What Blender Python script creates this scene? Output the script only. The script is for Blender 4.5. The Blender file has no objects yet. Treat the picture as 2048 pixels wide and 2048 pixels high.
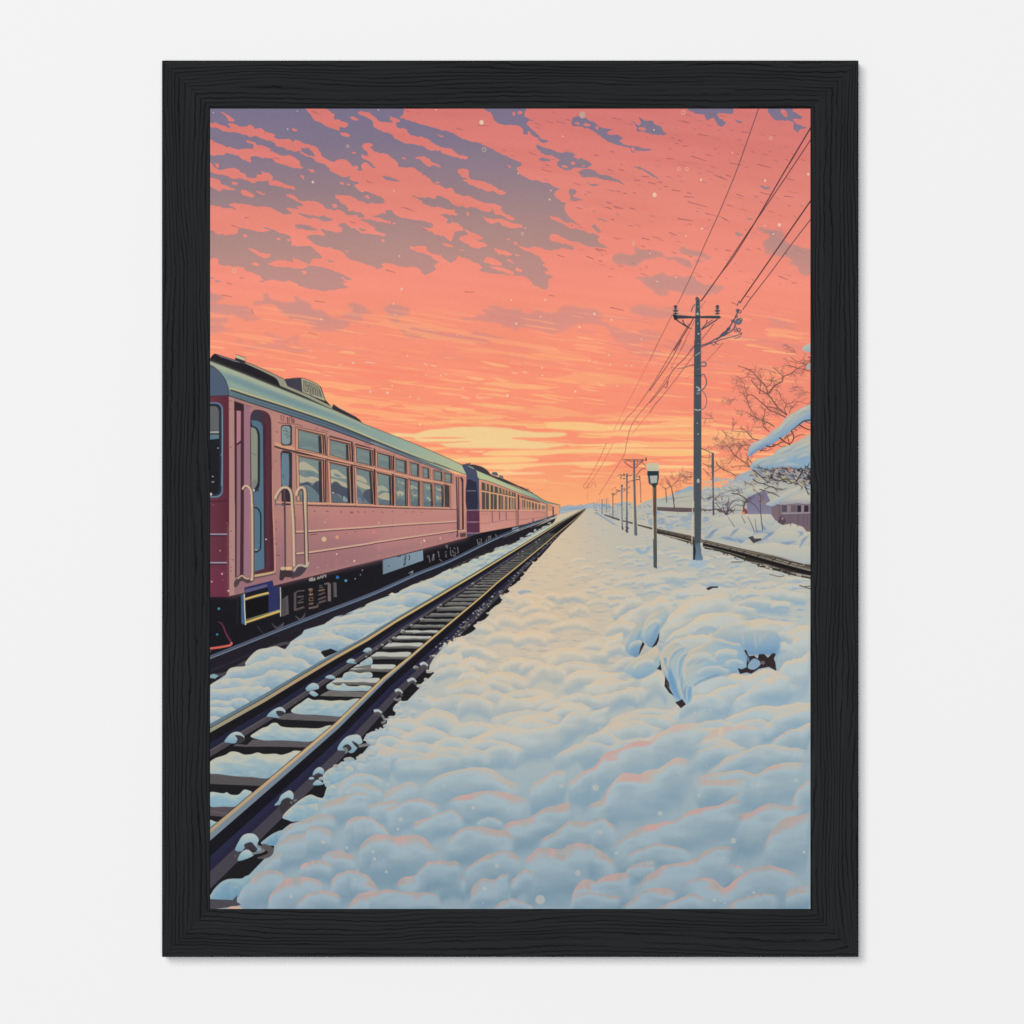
import bpy, bmesh, math
import numpy as np

# ------------------------------------------------------------------ camera, light, exposure
C = bpy.context.scene
PX = 0.00025                       # one picture pixel at the frame's front = 0.25 mm
HZ = 1.50                          # height of the view's centre on the wall
FRONT = 0.016                      # how far the frame stands out from the wall
CAM_D = 3.0

cam_d = bpy.data.cameras.new('camera')
cam = bpy.data.objects.new('camera', cam_d)
C.collection.objects.link(cam)
cam.location = (0, -(FRONT + CAM_D), HZ)
cam.rotation_euler = (math.radians(90), 0, 0)
cam_d.sensor_width = 36.0
cam_d.lens = 36.0 * CAM_D / (2048 * PX)
cam_d.clip_start = 0.05
cam_d.clip_end = 60
C.camera = cam

world = bpy.data.worlds.new('World')
C.world = world
world.use_nodes = True
world.node_tree.nodes['Background'].inputs[0].default_value = (1, 1, 1, 1)
world.node_tree.nodes['Background'].inputs[1].default_value = 0.04


def softbox(name, loc, size, power, col=(1, 1, 1)):
    """a round studio soft box aimed at the picture"""
    d = bpy.data.lights.new(name, 'AREA')
    d.shape = 'DISK'
    d.size = size
    d.energy = power
    d.color = col
    o = bpy.data.objects.new(name, d)
    C.collection.objects.link(o)
    o.location = loc
    v = np.array([0, 0, HZ]) - np.array(loc)
    o.rotation_euler = (math.atan2(math.hypot(v[0], v[1]), -v[2]), 0, math.atan2(-v[0], v[1]))
    return o


softbox('key_softbox', (-1.84, -8.4, HZ + 1.84), 2.8, 375.0)
softbox('front_softbox', (0, -9.0, HZ), 2.4, 409.0)

C.view_settings.view_transform = 'Standard'
C.view_settings.look = 'None'
C.view_settings.exposure = 0
C.view_settings.gamma = 1
C.view_settings.use_curve_mapping = False
C.render.film_transparent = False
C.cycles.max_bounces = 4
C.cycles.use_denoising = False

# ------------------------------------------------------------------ the printed picture
# The print inside the frame is a flat sheet of paper.  Its ink is computed here, shape by
# shape, on a pixel canvas of its own (1201 x 1601), with no file read.
PW, PH = 1201, 1601
cv = np.zeros((PH, PW, 3), np.float32)
rng = np.random.RandomState(7)


def P(t, s):
    a = np.array([float(v) for v in s.replace(',', ' ').split()], np.float64).reshape(-1, 2)
    return a / t[2] + np.array([t[0] - 420.0, t[1] - 217.0])


def spline(p, n=5, closed=True):
    p = np.asarray(p, float)
    if closed:
        q = np.vstack([p[-1:], p, p[:2]])
    else:
        q = np.vstack([2 * p[0] - p[1], p, 2 * p[-1] - p[-2]])
    t = np.linspace(0, 1, n, endpoint=False)[:, None]
    out = []
    for i in range(len(q) - 3):
        a, b, c, d = q[i:i + 4]
        out.append(.5 * (2 * b + (c - a) * t + (2 * a - 5 * b + 4 * c - d) * t * t + (3 * b - a - 3 * c + d) * t ** 3))
    if not closed:
        out.append(p[-1:])
    return np.vstack(out)


def cover(poly, pad=0):
    """exact-ish area coverage of a polygon (non-zero winding), 4 scanlines per pixel"""
    x0 = max(int(math.floor(poly[:, 0].min())) - pad, 0)
    x1 = min(int(math.ceil(poly[:, 0].max())) + pad, PW)
    y0 = max(int(math.floor(poly[:, 1].min())) - pad, 0)
    y1 = min(int(math.ceil(poly[:, 1].max())) + pad, PH)
    if x1 <= x0 or y1 <= y0:
        return None
    S = 4
    Y = ((np.arange((y1 - y0) * S) + .5) / S + y0)[:, None]
    a = poly
    b = np.roll(poly, -1, 0)
    ay, by = a[:, 1][None], b[:, 1][None]
    up = (ay <= Y) & (by > Y)
    dn = (by <= Y) & (ay > Y)
    hit = up | dn
    k = int(hit.sum(1).max()) if hit.size else 0
    w = x1 - x0
    if k == 0:
        return None
    dy = by - ay
    dy = np.where(dy == 0, 1, dy)
    xc = np.where(hit, a[:, 0][None] + (Y - ay) * (b[:, 0] - a[:, 0])[None] / dy, 1e9)
    sg = up.astype(np.int8) - dn.astype(np.int8)
    o = np.argsort(xc, 1)[:, :k]
    xc = np.take_along_axis(xc, o, 1)
    wd = np.cumsum(np.take_along_axis(sg, o, 1), 1) != 0
    tr = wd.astype(np.float32)
    tr[:, 1:] -= wd[:, :-1]
    xc = np.clip(xc - x0, 0, w)
    fl = np.floor(xc).astype(int)
    fr = (xc - fl).astype(np.float32)
    acc = np.zeros((len(Y), w + 2), np.float32)
    rows = np.broadcast_to(np.arange(len(Y))[:, None], fl.shape)
    np.add.at(acc, (rows, fl), tr * (1 - fr))
    np.add.at(acc, (rows, fl + 1), tr * fr)
    m = np.cumsum(acc, 1)[:, :w].reshape(y1 - y0, S, w).mean(1)
    return y0, y1, x0, x1, np.clip(m, 0, 1)


def blur(m, r):
    r = float(r)
    n = max(1, int(round(r)))
    for _ in range(2):
        for ax in (0, 1):
            pw = [(0, 0)] * m.ndim
            pw[ax] = (n + 1, n)
            c = np.cumsum(np.pad(m, pw, mode='edge'), ax)
            L = m.shape[ax]
            hi = [slice(None)] * m.ndim
            lo = [slice(None)] * m.ndim
            hi[ax] = slice(2 * n + 1, 2 * n + 1 + L)
            lo[ax] = slice(0, L)
            m = (c[tuple(hi)] - c[tuple(lo)]) / (2 * n + 1)
    return m


def ink(c, X, Y):
    """colour: a triple, a gradient (p0, c0, p1, c1[, p2...]) given as dict, or a function"""
    if callable(c):
        return c(X, Y) / 255.
    if isinstance(c, dict):
        (ax, ay), (bx, by) = c['a'], c['b']
        d = ((X - ax) * (bx - ax) + (Y - ay) * (by - ay)) / ((bx - ax) ** 2 + (by - ay) ** 2)
        cs = np.array(c['c'], np.float32)
        st = np.array(c.get('s', np.linspace(0, 1, len(cs))))
        d = np.clip(d, 0, 1)
        return np.stack([np.interp(d, st, cs[:, i]) for i in range(3)], -1) / 255.
    return np.array(c, np.float32) / 255.


def G(p0, p1, *cs, s=None):
    g = {'a': tuple(p0), 'b': tuple(p1), 'c': cs}
    if s:
        g['s'] = s
    return g


def lay(box, m, c):
    y0, y1, x0, x1 = box
    Y, X = np.mgrid[y0:y1, x0:x1]
    cc = ink(c, X + .5, Y + .5)
    m = m[..., None]
    cv[y0:y1, x0:x1] = cv[y0:y1, x0:x1] * (1 - m) + cc * m


def fill(p, c, a=1., b=0, sm=0):
    if sm:
        p = spline(p, sm)
    r = cover(p, pad=int(3 * b) + 1 if b else 0)
    if r is None:
        return
    y0, y1, x0, x1, m = r
    if b:
        m = blur(m, b)
    lay((y0, y1, x0, x1), m * a, c)


def ribbon(p, w):
    p = np.asarray(p, float)
    d = np.gradient(p, axis=0)
    L = np.hypot(d[:, 0], d[:, 1])[:, None] + 1e-9
    n = np.stack([-d[:, 1], d[:, 0]], 1) / L
    w = np.interp(np.linspace(0, 1, len(p)), np.linspace(0, 1, len(np.atleast_1d(w))), np.atleast_1d(w))[:, None] / 2
    return np.vstack([p + n * w, (p - n * w)[::-1]])


def line(p, w, c, a=1., sm=4, b=0):
    p = np.asarray(p, float)
    if sm and len(p) > 2:
        p = spline(p, sm, False)
    fill(ribbon(p, w), c, a, b)


def dot(x, y, r, c, a=1., ry=None, rot=0.):
    t = np.linspace(0, 2 * np.pi, 18, endpoint=False)
    ry = r if ry is None else ry
    u, v = np.cos(t) * r, np.sin(t) * ry
    fill(np.stack([x + u * math.cos(rot) - v * math.sin(rot), y + u * math.sin(rot) + v * math.cos(rot)], 1), c, a)


def ring(x, y, r, w, c, a=1., ry=None):
    t = np.linspace(0, 2 * np.pi, 22)
    ry = r if ry is None else ry
    line(np.stack([x + np.cos(t) * r, y + np.sin(t) * ry], 1), w, c, a, sm=0)


def noise(sx, sy, seed, h=PH, w=PW):
    """smooth value noise, cell size sx by sy pixels, range -1..1"""
    r = np.random.RandomState(seed)
    gh, gw = int(h / sy) + 3, int(w / sx) + 3
    g = r.rand(gh, gw).astype(np.float32) * 2 - 1
    yy, xx = np.arange(h) / sy, np.arange(w) / sx
    yi, xi = yy.astype(int), xx.astype(int)
    fy, fx = yy - yi, xx - xi
    fy = (fy * fy * (3 - 2 * fy))[:, None].astype(np.float32)
    fx = (fx * fx * (3 - 2 * fx))[None].astype(np.float32)
    a = g[yi][:, xi] * (1 - fx) + g[yi][:, xi + 1] * fx
    b = g[yi + 1][:, xi] * (1 - fx) + g[yi + 1][:, xi + 1] * fx
    return a * (1 - fy) + b * fy


def skewed(sx, sy, seed, k):
    """noise stretched along a direction of slope k (down to the right)"""
    n = noise(sx, sy, seed, PH + int(abs(k) * PW) + 6, PW)
    Y, X = np.mgrid[0:PH, 0:PW].astype(np.float32)
    q = Y - k * X + abs(k) * PW
    i = np.clip(q.astype(int), 0, n.shape[0] - 2)
    f = (q - i).astype(np.float32)
    xi = X.astype(int)
    return n[i, xi] * (1 - f) + n[i + 1, xi] * f


def sstep(a, b, x):
    t = np.clip((x - a) / (b - a), 0, 1)
    return t * t * (3 - 2 * t)


def ramp(Y, ys, cs):
    cs = np.array(cs, np.float32)
    return np.stack([np.interp(Y, ys, cs[:, i]) for i in range(3)], -1)


# ---- sky ---------------------------------------------------------------------------------
SK = (420, 217, 4)        # tracing grids: x0, y0, scale
S2 = (903, 217, 4)
S3 = (1138, 217, 4)
S4 = (420, 540, 4)
S5 = (903, 620, 4)
YY, XX = np.mgrid[0:PH, 0:PW].astype(np.float32)


def sky_col(X, Y):
    c = ramp(Y + 217, [217, 300, 400, 500, 560, 640, 720, 800, 900, 960, 1010],
             [(212, 120, 116), (218, 125, 117), (226, 134, 121), (238, 141, 124), (243, 145, 126), (244, 147, 122),
              (246, 146, 118), (248, 147, 117), (249, 150, 117), (248, 162, 118), (250, 174, 120)])
    return c


def cloud_col(X, Y):
    return ramp(Y + 217 + X * .02, [217, 290, 380, 450, 520, 580, 650, 700, 800],
                [(121, 113, 138), (130, 117, 137), (150, 126, 133), (168, 134, 132), (182, 140, 133), (192, 142, 135),
                 (210, 143, 133), (220, 143, 130), (230, 145, 126)])


cv[:] = sky_col(XX, YY) / 255.
m = (sstep(700, 1150, XX) * sstep(300, 420, YY) * sstep(760, 600, YY) * .55)[..., None]
cv[:] = cv * (1 - m) + np.array((236, 138, 120), np.float32) / 255. * m
cv += (skewed(160, 14, 3, .12) * .012 * sstep(1.1, .2, (YY / 800)))[..., None] * np.array([1, .9, .7], np.float32)

mask = np.zeros((PH, PW), np.float32)


def mk(t, s, v, dx=0, sm=3):
    p = P(t, s)
    r = cover(spline(p, sm) if sm else p)
    if r is not None:
        y0, y1, x0, x1, m = r
        mask[y0:y1, x0:x1] = mask[y0:y1, x0:x1] * (1 - m) + v * m


mk(SK, '-10,-10 1430,-10 1520,70 1640,105 1790,150 1932,185 2022,245 2130,272 2230,305 2310,350 2400,400 2500,440 2455,480 2500,540 2570,575 2730,610 2800,655 2760,680 2790,725 2850,750 2830,780 2840,830 2890,880 2935,918 2860,910 2930,950 3010,990 3075,1000 3120,1030 3085,1055 3150,1090 3180,1110 3100,1108 3030,1095 2960,1075 2880,1050 2850,1075 2900,1095 2915,1130 2830,1115 2740,1135 2640,1110 2600,1120 2640,1190 2690,1240 2665,1255 2715,1300 2670,1310 2740,1350 2700,1375 2715,1410 2690,1440 2640,1440 2590,1400 2530,1350 2430,1330 2300,1325 2190,1300 2130,1285 2180,1275 2110,1240 2000,1190 1932,1225 1800,1250 1800,1290 1720,1330 1640,1265 1570,1270 1400,1230 1340,1270 1240,1240 1130,1210 1060,1160 1000,1130 860,1095 780,1040 640,930 580,845 470,795 380,790 210,800 140,797 60,778 -10,775', 1)
mk(SK, '-10,965 120,985 200,1010 240,960 330,975 400,985 440,945 500,960 560,1000 650,1020 660,1060 650,1100 740,1105 800,1100 850,1140 890,1200 820,1200 815,1235 780,1255 880,1265 1000,1300 1140,1370 1030,1350 1090,1385 1050,1400 1100,1430 1000,1450 960,1462 900,1460 800,1440 700,1410 640,1380 580,1390 500,1370 440,1375 380,1330 280,1290 270,1275 150,1260 80,1245 50,1200 -10,1190', 1)
for s in ('-10,108 60,115 130,152 158,158 150,120 170,112 220,140 240,152 330,135 360,162 400,158 460,180 530,210 515,225 560,245 630,245 668,270 690,250 760,280 830,300 870,330 910,385 980,415 1060,412 1120,425 1160,470 1220,490 1208,450 1240,438 1300,465 1350,458 1420,485 1480,502 1380,470 1300,440 1240,400 1215,368 1285,365 1212,310 1215,285 1250,273 1292,290 1285,310 1340,350 1430,370 1480,420 1530,468 1620,475 1700,520 1770,560 1790,590 1880,640 1945,668 1945,1045 1880,1020 1830,1020 1780,1000 1690,950 1740,962 1785,940 1730,910 1660,900 1600,890 1480,855 1452,822 1400,825 1390,855 1290,848 1420,892 1410,908 1330,895 1205,880 1230,905 1330,950 1372,945 1310,965 1405,1000 1390,1015 1320,1000 1225,992 1130,960 1100,930 1060,915 1020,935 1050,965 1040,985 980,990 890,965 912,1010 850,1008 780,1030 780,1050 850,1090 885,1112 870,1130 800,1100 740,1105 650,1095 660,1060 650,1030 730,1035 560,1000 530,975 450,945 440,955 490,970 400,985 300,960 240,955 200,980 225,995 180,1010 -10,965 -10,778 140,800 212,797 148,765 190,755 300,770 370,792 450,788 520,820 590,850 660,838 595,800 650,795 700,805 690,780 745,770 650,718 612,690 640,688 700,712 720,730 800,730 900,760 940,802 1060,825 1105,855 1110,830 1100,790 1030,740 1012,690 1140,712 1190,742 1290,752 1350,762 1405,745 1380,710 1290,680 1210,667 1150,620 1190,602 1110,562 1125,540 1060,550 1010,520 960,480 930,440 870,435 810,395 715,358 740,355 830,385 800,330 690,345 580,320 530,305 510,265 420,245 380,215 330,225 260,200 130,187 60,160 -10,142',
          '765,-10 880,-10 980,40 985,75 1080,110 1095,140 1080,155 1040,150 1040,178 960,150 900,120 840,95 810,60', '1040,185 1090,185 1122,210 1100,226 1060,210',
          '1195,20 1240,15 1300,50 1340,90 1430,105 1470,110 1428,65 1510,90 1515,108 1490,115 1500,155 1560,165 1600,208 1660,215 1730,240 1780,285 1850,310 1932,325 1985,365 2050,375 2062,395 2030,400 1970,388 1932,378 1850,357 1840,335 1770,338 1700,310 1630,285 1590,290 1520,265 1475,237 1445,200 1390,185 1310,150 1305,110 1260,70 1210,45',
          '1645,390 1700,388 1740,398 1790,435 1845,462 1840,475 1780,455 1740,455 1700,415',
          '-10,260 60,275 130,297 200,325 330,325 352,315 330,282 290,265 310,257 350,268 368,290 450,310 480,337 570,375 640,377 710,410 718,450 752,482 680,475 600,450 540,435 500,407 430,395 340,380 310,395 332,428 300,420 240,402 200,370 130,355 100,370 -10,360',
          '-10,430 50,475 130,485 180,480 240,500 290,520 300,545 360,550 370,530 430,525 405,503 480,525 485,570 370,575 360,590 300,575 240,555 190,565 130,535 30,515',
          '470,570 530,572 600,605 670,615 680,640 610,640 540,625 475,602', '-10,550 60,565 90,600 140,620 202,650 190,660 100,640 85,655 -10,622',
          '245,668 275,658 350,690 345,717 300,710 255,692', '370,655 400,662 450,685 430,692 390,672', '80,30 110,38 180,70 196,92 160,90 120,58', '785,485 825,492 822,516 800,505', '1120,65 1150,62 1186,98 1170,104 1135,88',
          '1590,1105 1640,1100 1720,1105 1760,1150 1830,1175 1945,1240 1945,1290 1850,1262 1790,1200 1720,1160 1660,1150', '1820,205 1866,215 1850,225', '1850,1075 1910,1085 1940,1110 1890,1105',
          '320,1125 350,1122 400,1148 490,1165 440,1195 390,1180', '460,1238 520,1210 600,1218 660,1240 655,1208 690,1208 780,1245 765,1285 700,1280 610,1272 540,1262 480,1252', '345,1240 370,1232 402,1255 375,1262', '740,1305 780,1312 755,1325'):
    mk(SK, s, 0)
for x, y, a, b in ((735, 547, 15, 10), (682, 168, 22, 12), (1053, 595, 18, 11), (1107, 607, 18, 10), (1003, 780, 22, 16), (1255, 715, 18, 12), (1157, 358, 17, 10), (200, 601, 26, 10), (1385, 1065, 15, 13),
                   (545, 1048, 18, 10), (283, 1016, 18, 8), (630, 1052, 20, 10), (1553, 397, 18, 10), (1818, 588, 18, 9), (1440, 908, 9, 14), (1476, 918, 12, 8), (1092, 1147, 12, 6), (66, 456, 16, 14), (1168, 462, 16, 14)):
    mk(SK, ' '.join('%f,%f' % (x + a * math.cos(t), y + b * math.sin(t + .35)) for t in np.linspace(0, 6.28, 9)[:-1]), 0)
for s in ('-10,670 60,695 150,705 260,750 380,785 400,820 500,870 480,890 400,855 340,845 330,805 300,830 200,800 50,780 -10,745', '245,855 320,880 400,885 550,935 540,957 440,945 380,915 310,918',
          '45,490 90,480 130,495 150,550 220,580 310,610 390,650 450,682 390,680 330,660 280,665 220,635 150,605 85,572 130,570 60,525', '-10,918 50,920 85,972 40,985 -10,975', '100,970 240,1020 245,1050 180,1045 285,1090 270,1110 190,1115 110,1070 60,1030 130,1015',
          '350,1115 460,1150 475,1182 400,1170 350,1140', '50,1180 150,1215 240,1250 240,1282 190,1287 70,1240', '275,1195 340,1195 405,1252 370,1260 280,1230', '530,1098 600,1115 660,1105 760,1125 840,1170 760,1240 690,1180 600,1140',
          '775,855 870,875 890,910 1000,935 990,957 940,950 840,905', '790,1010 850,1010 940,1050 1040,1085 980,1100 900,1075 820,1065', '820,682 880,645 950,690 975,722 1040,745 920,752 860,725',
          '430,1040 470,1042 450,1056', '490,1075 520,1072 525,1090 500,1094', '500,1170 545,1176 520,1186', '440,1205 515,1238 470,1228', '310,1270 360,1265 500,1310 480,1325 380,1300', '515,1275 565,1302 540,1310', '55,1125 105,1138 80,1142', '120,830 145,835 135,858', '10,830 50,838 30,852', '450,450 480,455 470,470'):
    mk(S2, s, 0)
for s in ('730,320 800,328 830,380 862,392 800,382 730,347', '690,925 790,945 870,970 830,978 760,970 700,950', '710,830 800,850 870,865 920,855 975,882 930,902 860,885 780,870 730,852', '1388,537 1460,550 1515,592 1460,580 1400,562',
          '1605,690 1690,712 1740,703 1800,722 1830,700 1945,752 1945,802 1850,790 1780,782 1700,752 1690,730', '1845,850 1945,848 1945,905 1890,922 1900,882', '1115,820 1180,830 1242,857 1210,866 1160,850 1110,850', '1290,850 1390,842 1380,867 1310,862',
          '30,1368 60,1365 95,1382 60,1393', '395,1375 440,1378 420,1390', '930,1212 990,1225 960,1234', '-10,1340 35,1352 -10,1365', '1185,960 1240,968 1215,980', '1320,1275 1345,1250 1380,1268 1340,1290'):
    mk(SK, s, 1)
for s in ('280,-10 570,-10 590,60 655,90 600,105 640,160 690,205 710,240 785,270 720,266 680,235 610,175 602,207 565,195 560,155 500,130 430,132 360,110 330,80 320,45 272,20',
          '970,65 1050,75 1140,110 1190,150 1280,165 1250,185 1260,212 1310,205 1372,238 1345,255 1400,290 1480,305 1595,337 1530,342 1480,335 1462,356 1430,340 1430,320 1330,290 1260,260 1180,210 1110,170 1040,145 962,135',
          '1430,105 1500,125 1510,75 1540,95 1600,95 1620,125 1670,140 1685,185 1722,207 1680,217 1610,205 1540,185 1490,178 1490,145', '670,288 760,320 870,345 930,345 1000,370 1060,400 1122,440 1090,470 1060,482 980,470 915,490 845,440 872,408 800,375 730,367',
          '1025,505 1080,485 1140,488 1180,530 1260,545 1395,607 1300,585 1200,566 1130,545 1070,552 1030,527', '700,400 750,398 792,412 740,426', '1078,588 1130,606 1182,616 1130,624', '940,650 985,638 1002,665 980,690 1010,720 1047,747 990,735 960,700', '1165,875 1242,906 1230,912 1170,886', '1120,940 1150,933 1202,982 1170,987 1140,965',
          '1085,1040 1150,1040 1195,1035 1160,1060 1250,1105 1180,1105 1110,1080'):
    mk(S2, s, 1)
for x, y, a, b in ((1000, 120, 18, 12), (1085, 130, 32, 11), (1163, 155, 15, 15), (1532, 160, 28, 14), (970, 437, 20, 9), (1045, 458, 14, 8), (908, 462, 20, 10), (1012, 388, 30, 12), (1458, 325, 20, 14), (550, 30, 22, 14), (500, 40, 14, 20)):
    mk(S2, ' '.join('%f,%f' % (x + a * math.cos(t), y + b * math.sin(t + .3)) for t in np.linspace(0, 6.28, 9)[:-1]), 0)
for s in ('965,-10 1280,-10 1312,30 1290,47 1190,35 1200,80 1252,110 1210,137 1170,100 1150,70 1110,92 1080,70 1080,50 1000,35', '1600,-10 1800,-10 1790,20 1862,55 1850,80 1800,75 1790,100 1830,130 1910,155 1850,165 1835,187 1800,160 1780,110 1700,95 1650,80',
          '1540,620 1620,638 1570,644', '1420,863 1470,884 1440,887', '1320,90 1385,108 1360,116', '1330,990 1390,1010 1350,1022', '230,872 300,902 285,906', '520,480 560,465 600,490 700,548 690,556 600,505 550,480'):
    mk(S3, s, 1)
mk(S3, '1692,15 1715,5 1755,35 1755,60 1725,55', 0)
mk(S3, '1790,85 1820,75 1845,95 1800,105', 0)
# ragged, wind-drawn edges

dx = noise(9, 9, 11) * 1.6 + noise(26, 14, 12) * 2.5 + noise(4.5, 3.5, 15) * 1.3
dy = noise(8, 7, 13) * 1.3 + noise(24, 12, 14) * 2.0 + noise(5, 3.5, 16) * 1.0
xi = np.clip(XX + dx, 0, PW - 1).astype(int)
yi = np.clip(YY + dy, 0, PH - 1).astype(int)
def warp(ox, oy):
    return mask[np.clip(YY + dy + oy, 0, PH - 1).astype(int), np.clip(XX + dx + ox, 0, PW - 1).astype(int)]


hard = sstep(.2, .8, (warp(.2, .2) + warp(.8, .3) + warp(.3, .8) + warp(.75, .75)) / 4)
mask[:] = 0
for t, s, v in ((SK, '440,1490 560,1540 670,1550 605,1500 640,1488 740,1540 840,1580 950,1630 1040,1660 1150,1620 1085,1560 1160,1550 1240,1590 1250,1640 1200,1680 1290,1740 1200,1730 1060,1700 1100,1750 1140,1800 1060,1800 980,1770 860,1760 780,1710 700,1690 620,1690 560,1650 530,1600 450,1570 335,1560 390,1540 450,1520', .95),
                (SK, '-10,1470 90,1490 180,1505 40,1545 -10,1545', .95), (SK, '-10,1560 150,1575 310,1590 330,1640 385,1682 240,1670 150,1640 -10,1612', .95),
                (SK, '1380,1590 1480,1550 1560,1580 1605,1650 1530,1690 1600,1720 1850,1760 1932,1800 1800,1830 1600,1820 1480,1780 1460,1720 1370,1670', .7), (SK, '-10,1680 150,1690 60,1730 165,1770 90,1790 -10,1810', .8), (SK, '380,1770 600,1810 900,1830 940,1850 800,1870 560,1860', .6),
                (SK, '100,1830 300,1850 700,1900 500,1930 200,1890', .5), (SK, '600,1880 800,1890 700,1990 620,1960', .5),
                (S2, '1255,1190 1290,1160 1370,1165 1400,1185 1480,1165 1460,1110 1390,1080 1500,1110 1600,1140 1690,1118 1640,1135 1700,1165 1800,1190 1945,1200 1945,1272 1830,1240 1720,1200 1620,1195 1530,1205 1500,1235 1472,1267 1380,1240', 1),
                (S2, '1490,1355 1600,1330 1590,1310 1660,1293 1740,1340 1932,1350 2100,1400 2200,1440 2050,1480 1932,1500 1800,1480 1680,1470 1742,1532 1640,1490 1550,1450 1540,1380', .85), (S2, '1440,1590 1520,1550 1620,1590 1800,1600 1900,1690 1700,1690 1560,1710 1460,1640', .7),
                (S2, '250,1590 450,1590 740,1630 960,1610 1140,1600 1200,1700 1000,1720 800,1800 650,1790 500,1775 420,1740 200,1700 0,1665 150,1650 290,1630', .75), (S2, '0,1770 150,1790 400,1840 300,1870 100,1870 0,1850', .7), (S2, '1100,1700 1300,1750 1560,1780 1700,1850 1500,1880 1350,1850', .75),
                (S3, '1090,1085 1110,1055 1160,1040 1225,1085 1180,1070 1140,1085', .95), (S3, '850,1095 930,1100 1050,1145 1110,1185 1195,1202 1080,1205 1000,1175 940,1145', .95), (S3, '1000,1200 1100,1220 1010,1240', .6),
                (S3, '1490,940 1590,950 1680,1000 1760,1060 1945,1120 1945,1315 1850,1322 1800,1260 1740,1200 1620,1140 1540,1100 1560,1060 1530,980', .85), (S3, '1300,955 1420,965 1390,975', .7), (S3, '800,925 860,945 940,945 900,965 850,955', .8), (S3, '1140,1460 1220,1500 1180,1500', .6), (S3, '1540,1640 1800,1660 1950,1700 1950,1780 1700,1740', .5), (S3, '1200,1700 1500,1760 1400,1800', .4)):
    mk(t, s, v)
n = skewed(70, 9, 31, .16) * .5 + skewed(28, 5, 32, .14) * .35
xj = np.clip(xi + noise(34, 10, 17) * 13 + noise(13, 5, 18) * 6, 0, PW - 1).astype(int)
yj = np.clip(yi + noise(30, 12, 19) * 6 + noise(12, 5, 20) * 3, 0, PH - 1).astype(int)
soft = blur(mask[yj, xj], 3)
soft = soft.max() * sstep(.36, .56, soft + n * .55 * sstep(.03, .3, soft)) * (.55 + .45 * blur(mask, 9) / .95)
soft = blur(soft, 1)
m = np.maximum(hard, soft * .92)[..., None]
cv[:] = cv * (1 - m) + cloud_col(XX, YY) / 255. * m

# brush dashes over the rosy part
DK = (150, 92, 96)
for t, s in ((S3, '915,100 965,118|980,380 1100,420|1285,435 1385,452|1510,445 1620,475|1155,530 1215,550 1275,578|1255,530 1295,543|1740,555 1800,575|1265,768 1310,785|950,745 1110,788|1090,835 1140,850|1118,890 1132,893|1200,860 1250,885 1285,912|870,880 985,897|580,1035 645,1050|330,1590 440,1615|310,485 355,500|400,485 445,500|580,540 640,548|635,590 700,605|820,650 895,662|945,670 980,680|920,705 1005,710|300,748 340,760|280,790 320,795 345,810|360,780 435,803|485,795 535,805|335,885 365,893|435,675 465,682|815,230 850,243|870,250 910,265|855,277 875,280|910,298 950,302|780,398 840,404|1340,685 1400,705|1720,700 1795,708|1380,185 1440,192|210,1120 300,1140|140,1180 200,1205|240,1218 265,1223|1250,1130 1300,1140|1410,1500 1455,1510|1530,670 1600,688|1355,245 1375,253|800,990 865,1015|520,570 570,575|715,585 750,592|760,622 795,625|1300,1550 1350,1570|1680,1340 1750,1370|1120,40 1170,48|560,70 585,100|1000,165 1012,170|1030,205 1120,220|330,340 365,350|200,372 238,378'),
             (S2, '35,155 95,172|665,112 720,138|410,330 435,333|475,375 505,382|720,485 805,508|105,1465 185,1470|780,1495 825,1500|845,1170 900,1190|915,85 965,98|800,25 822,32|620,350 680,372|1000,790 1050,805|210,130 290,138|840,100 910,120|1290,75 1370,90'),
             (SK, '1525,790 1580,800 1640,825|1120,905 1165,915|275,873 315,873|1250,578 1298,598|240,1355 270,1358|135,1395 175,1408|840,1540 920,1550|170,930 240,960|90,1490 175,1508|345,1640 330,1600|500,395 560,402|1405,1292 1485,1312|785,1790 860,1808|120,295 150,308|1560,15 1600,25|1655,35 1675,42|430,190 450,200|800,15 840,30 890,52|1700,960 1740,975')):
    for q in s.split('|'):
        p = P(t, q)
        line(p, [.5, 2.0, .5] if len(p) > 2 else [1.6, 1.0], DK, .9 if t is S3 else .7)
for _ in range(230):       # more, fainter
    x, y = rng.uniform(640, 1195), rng.uniform(8, 350)
    if hard[int(y), int(min(x, PW - 1))] > .1 or x < 640 + (y - 100) * .5:
        continue
    L = rng.uniform(4, 20)
    line(np.array([[x, y], [x + L / 2, y + L * .13], [x + L, y + L * .3]]), [.4, 1.6, .4], DK if rng.rand() < .6 else (140, 118, 128), rng.uniform(.3, .75))

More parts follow.
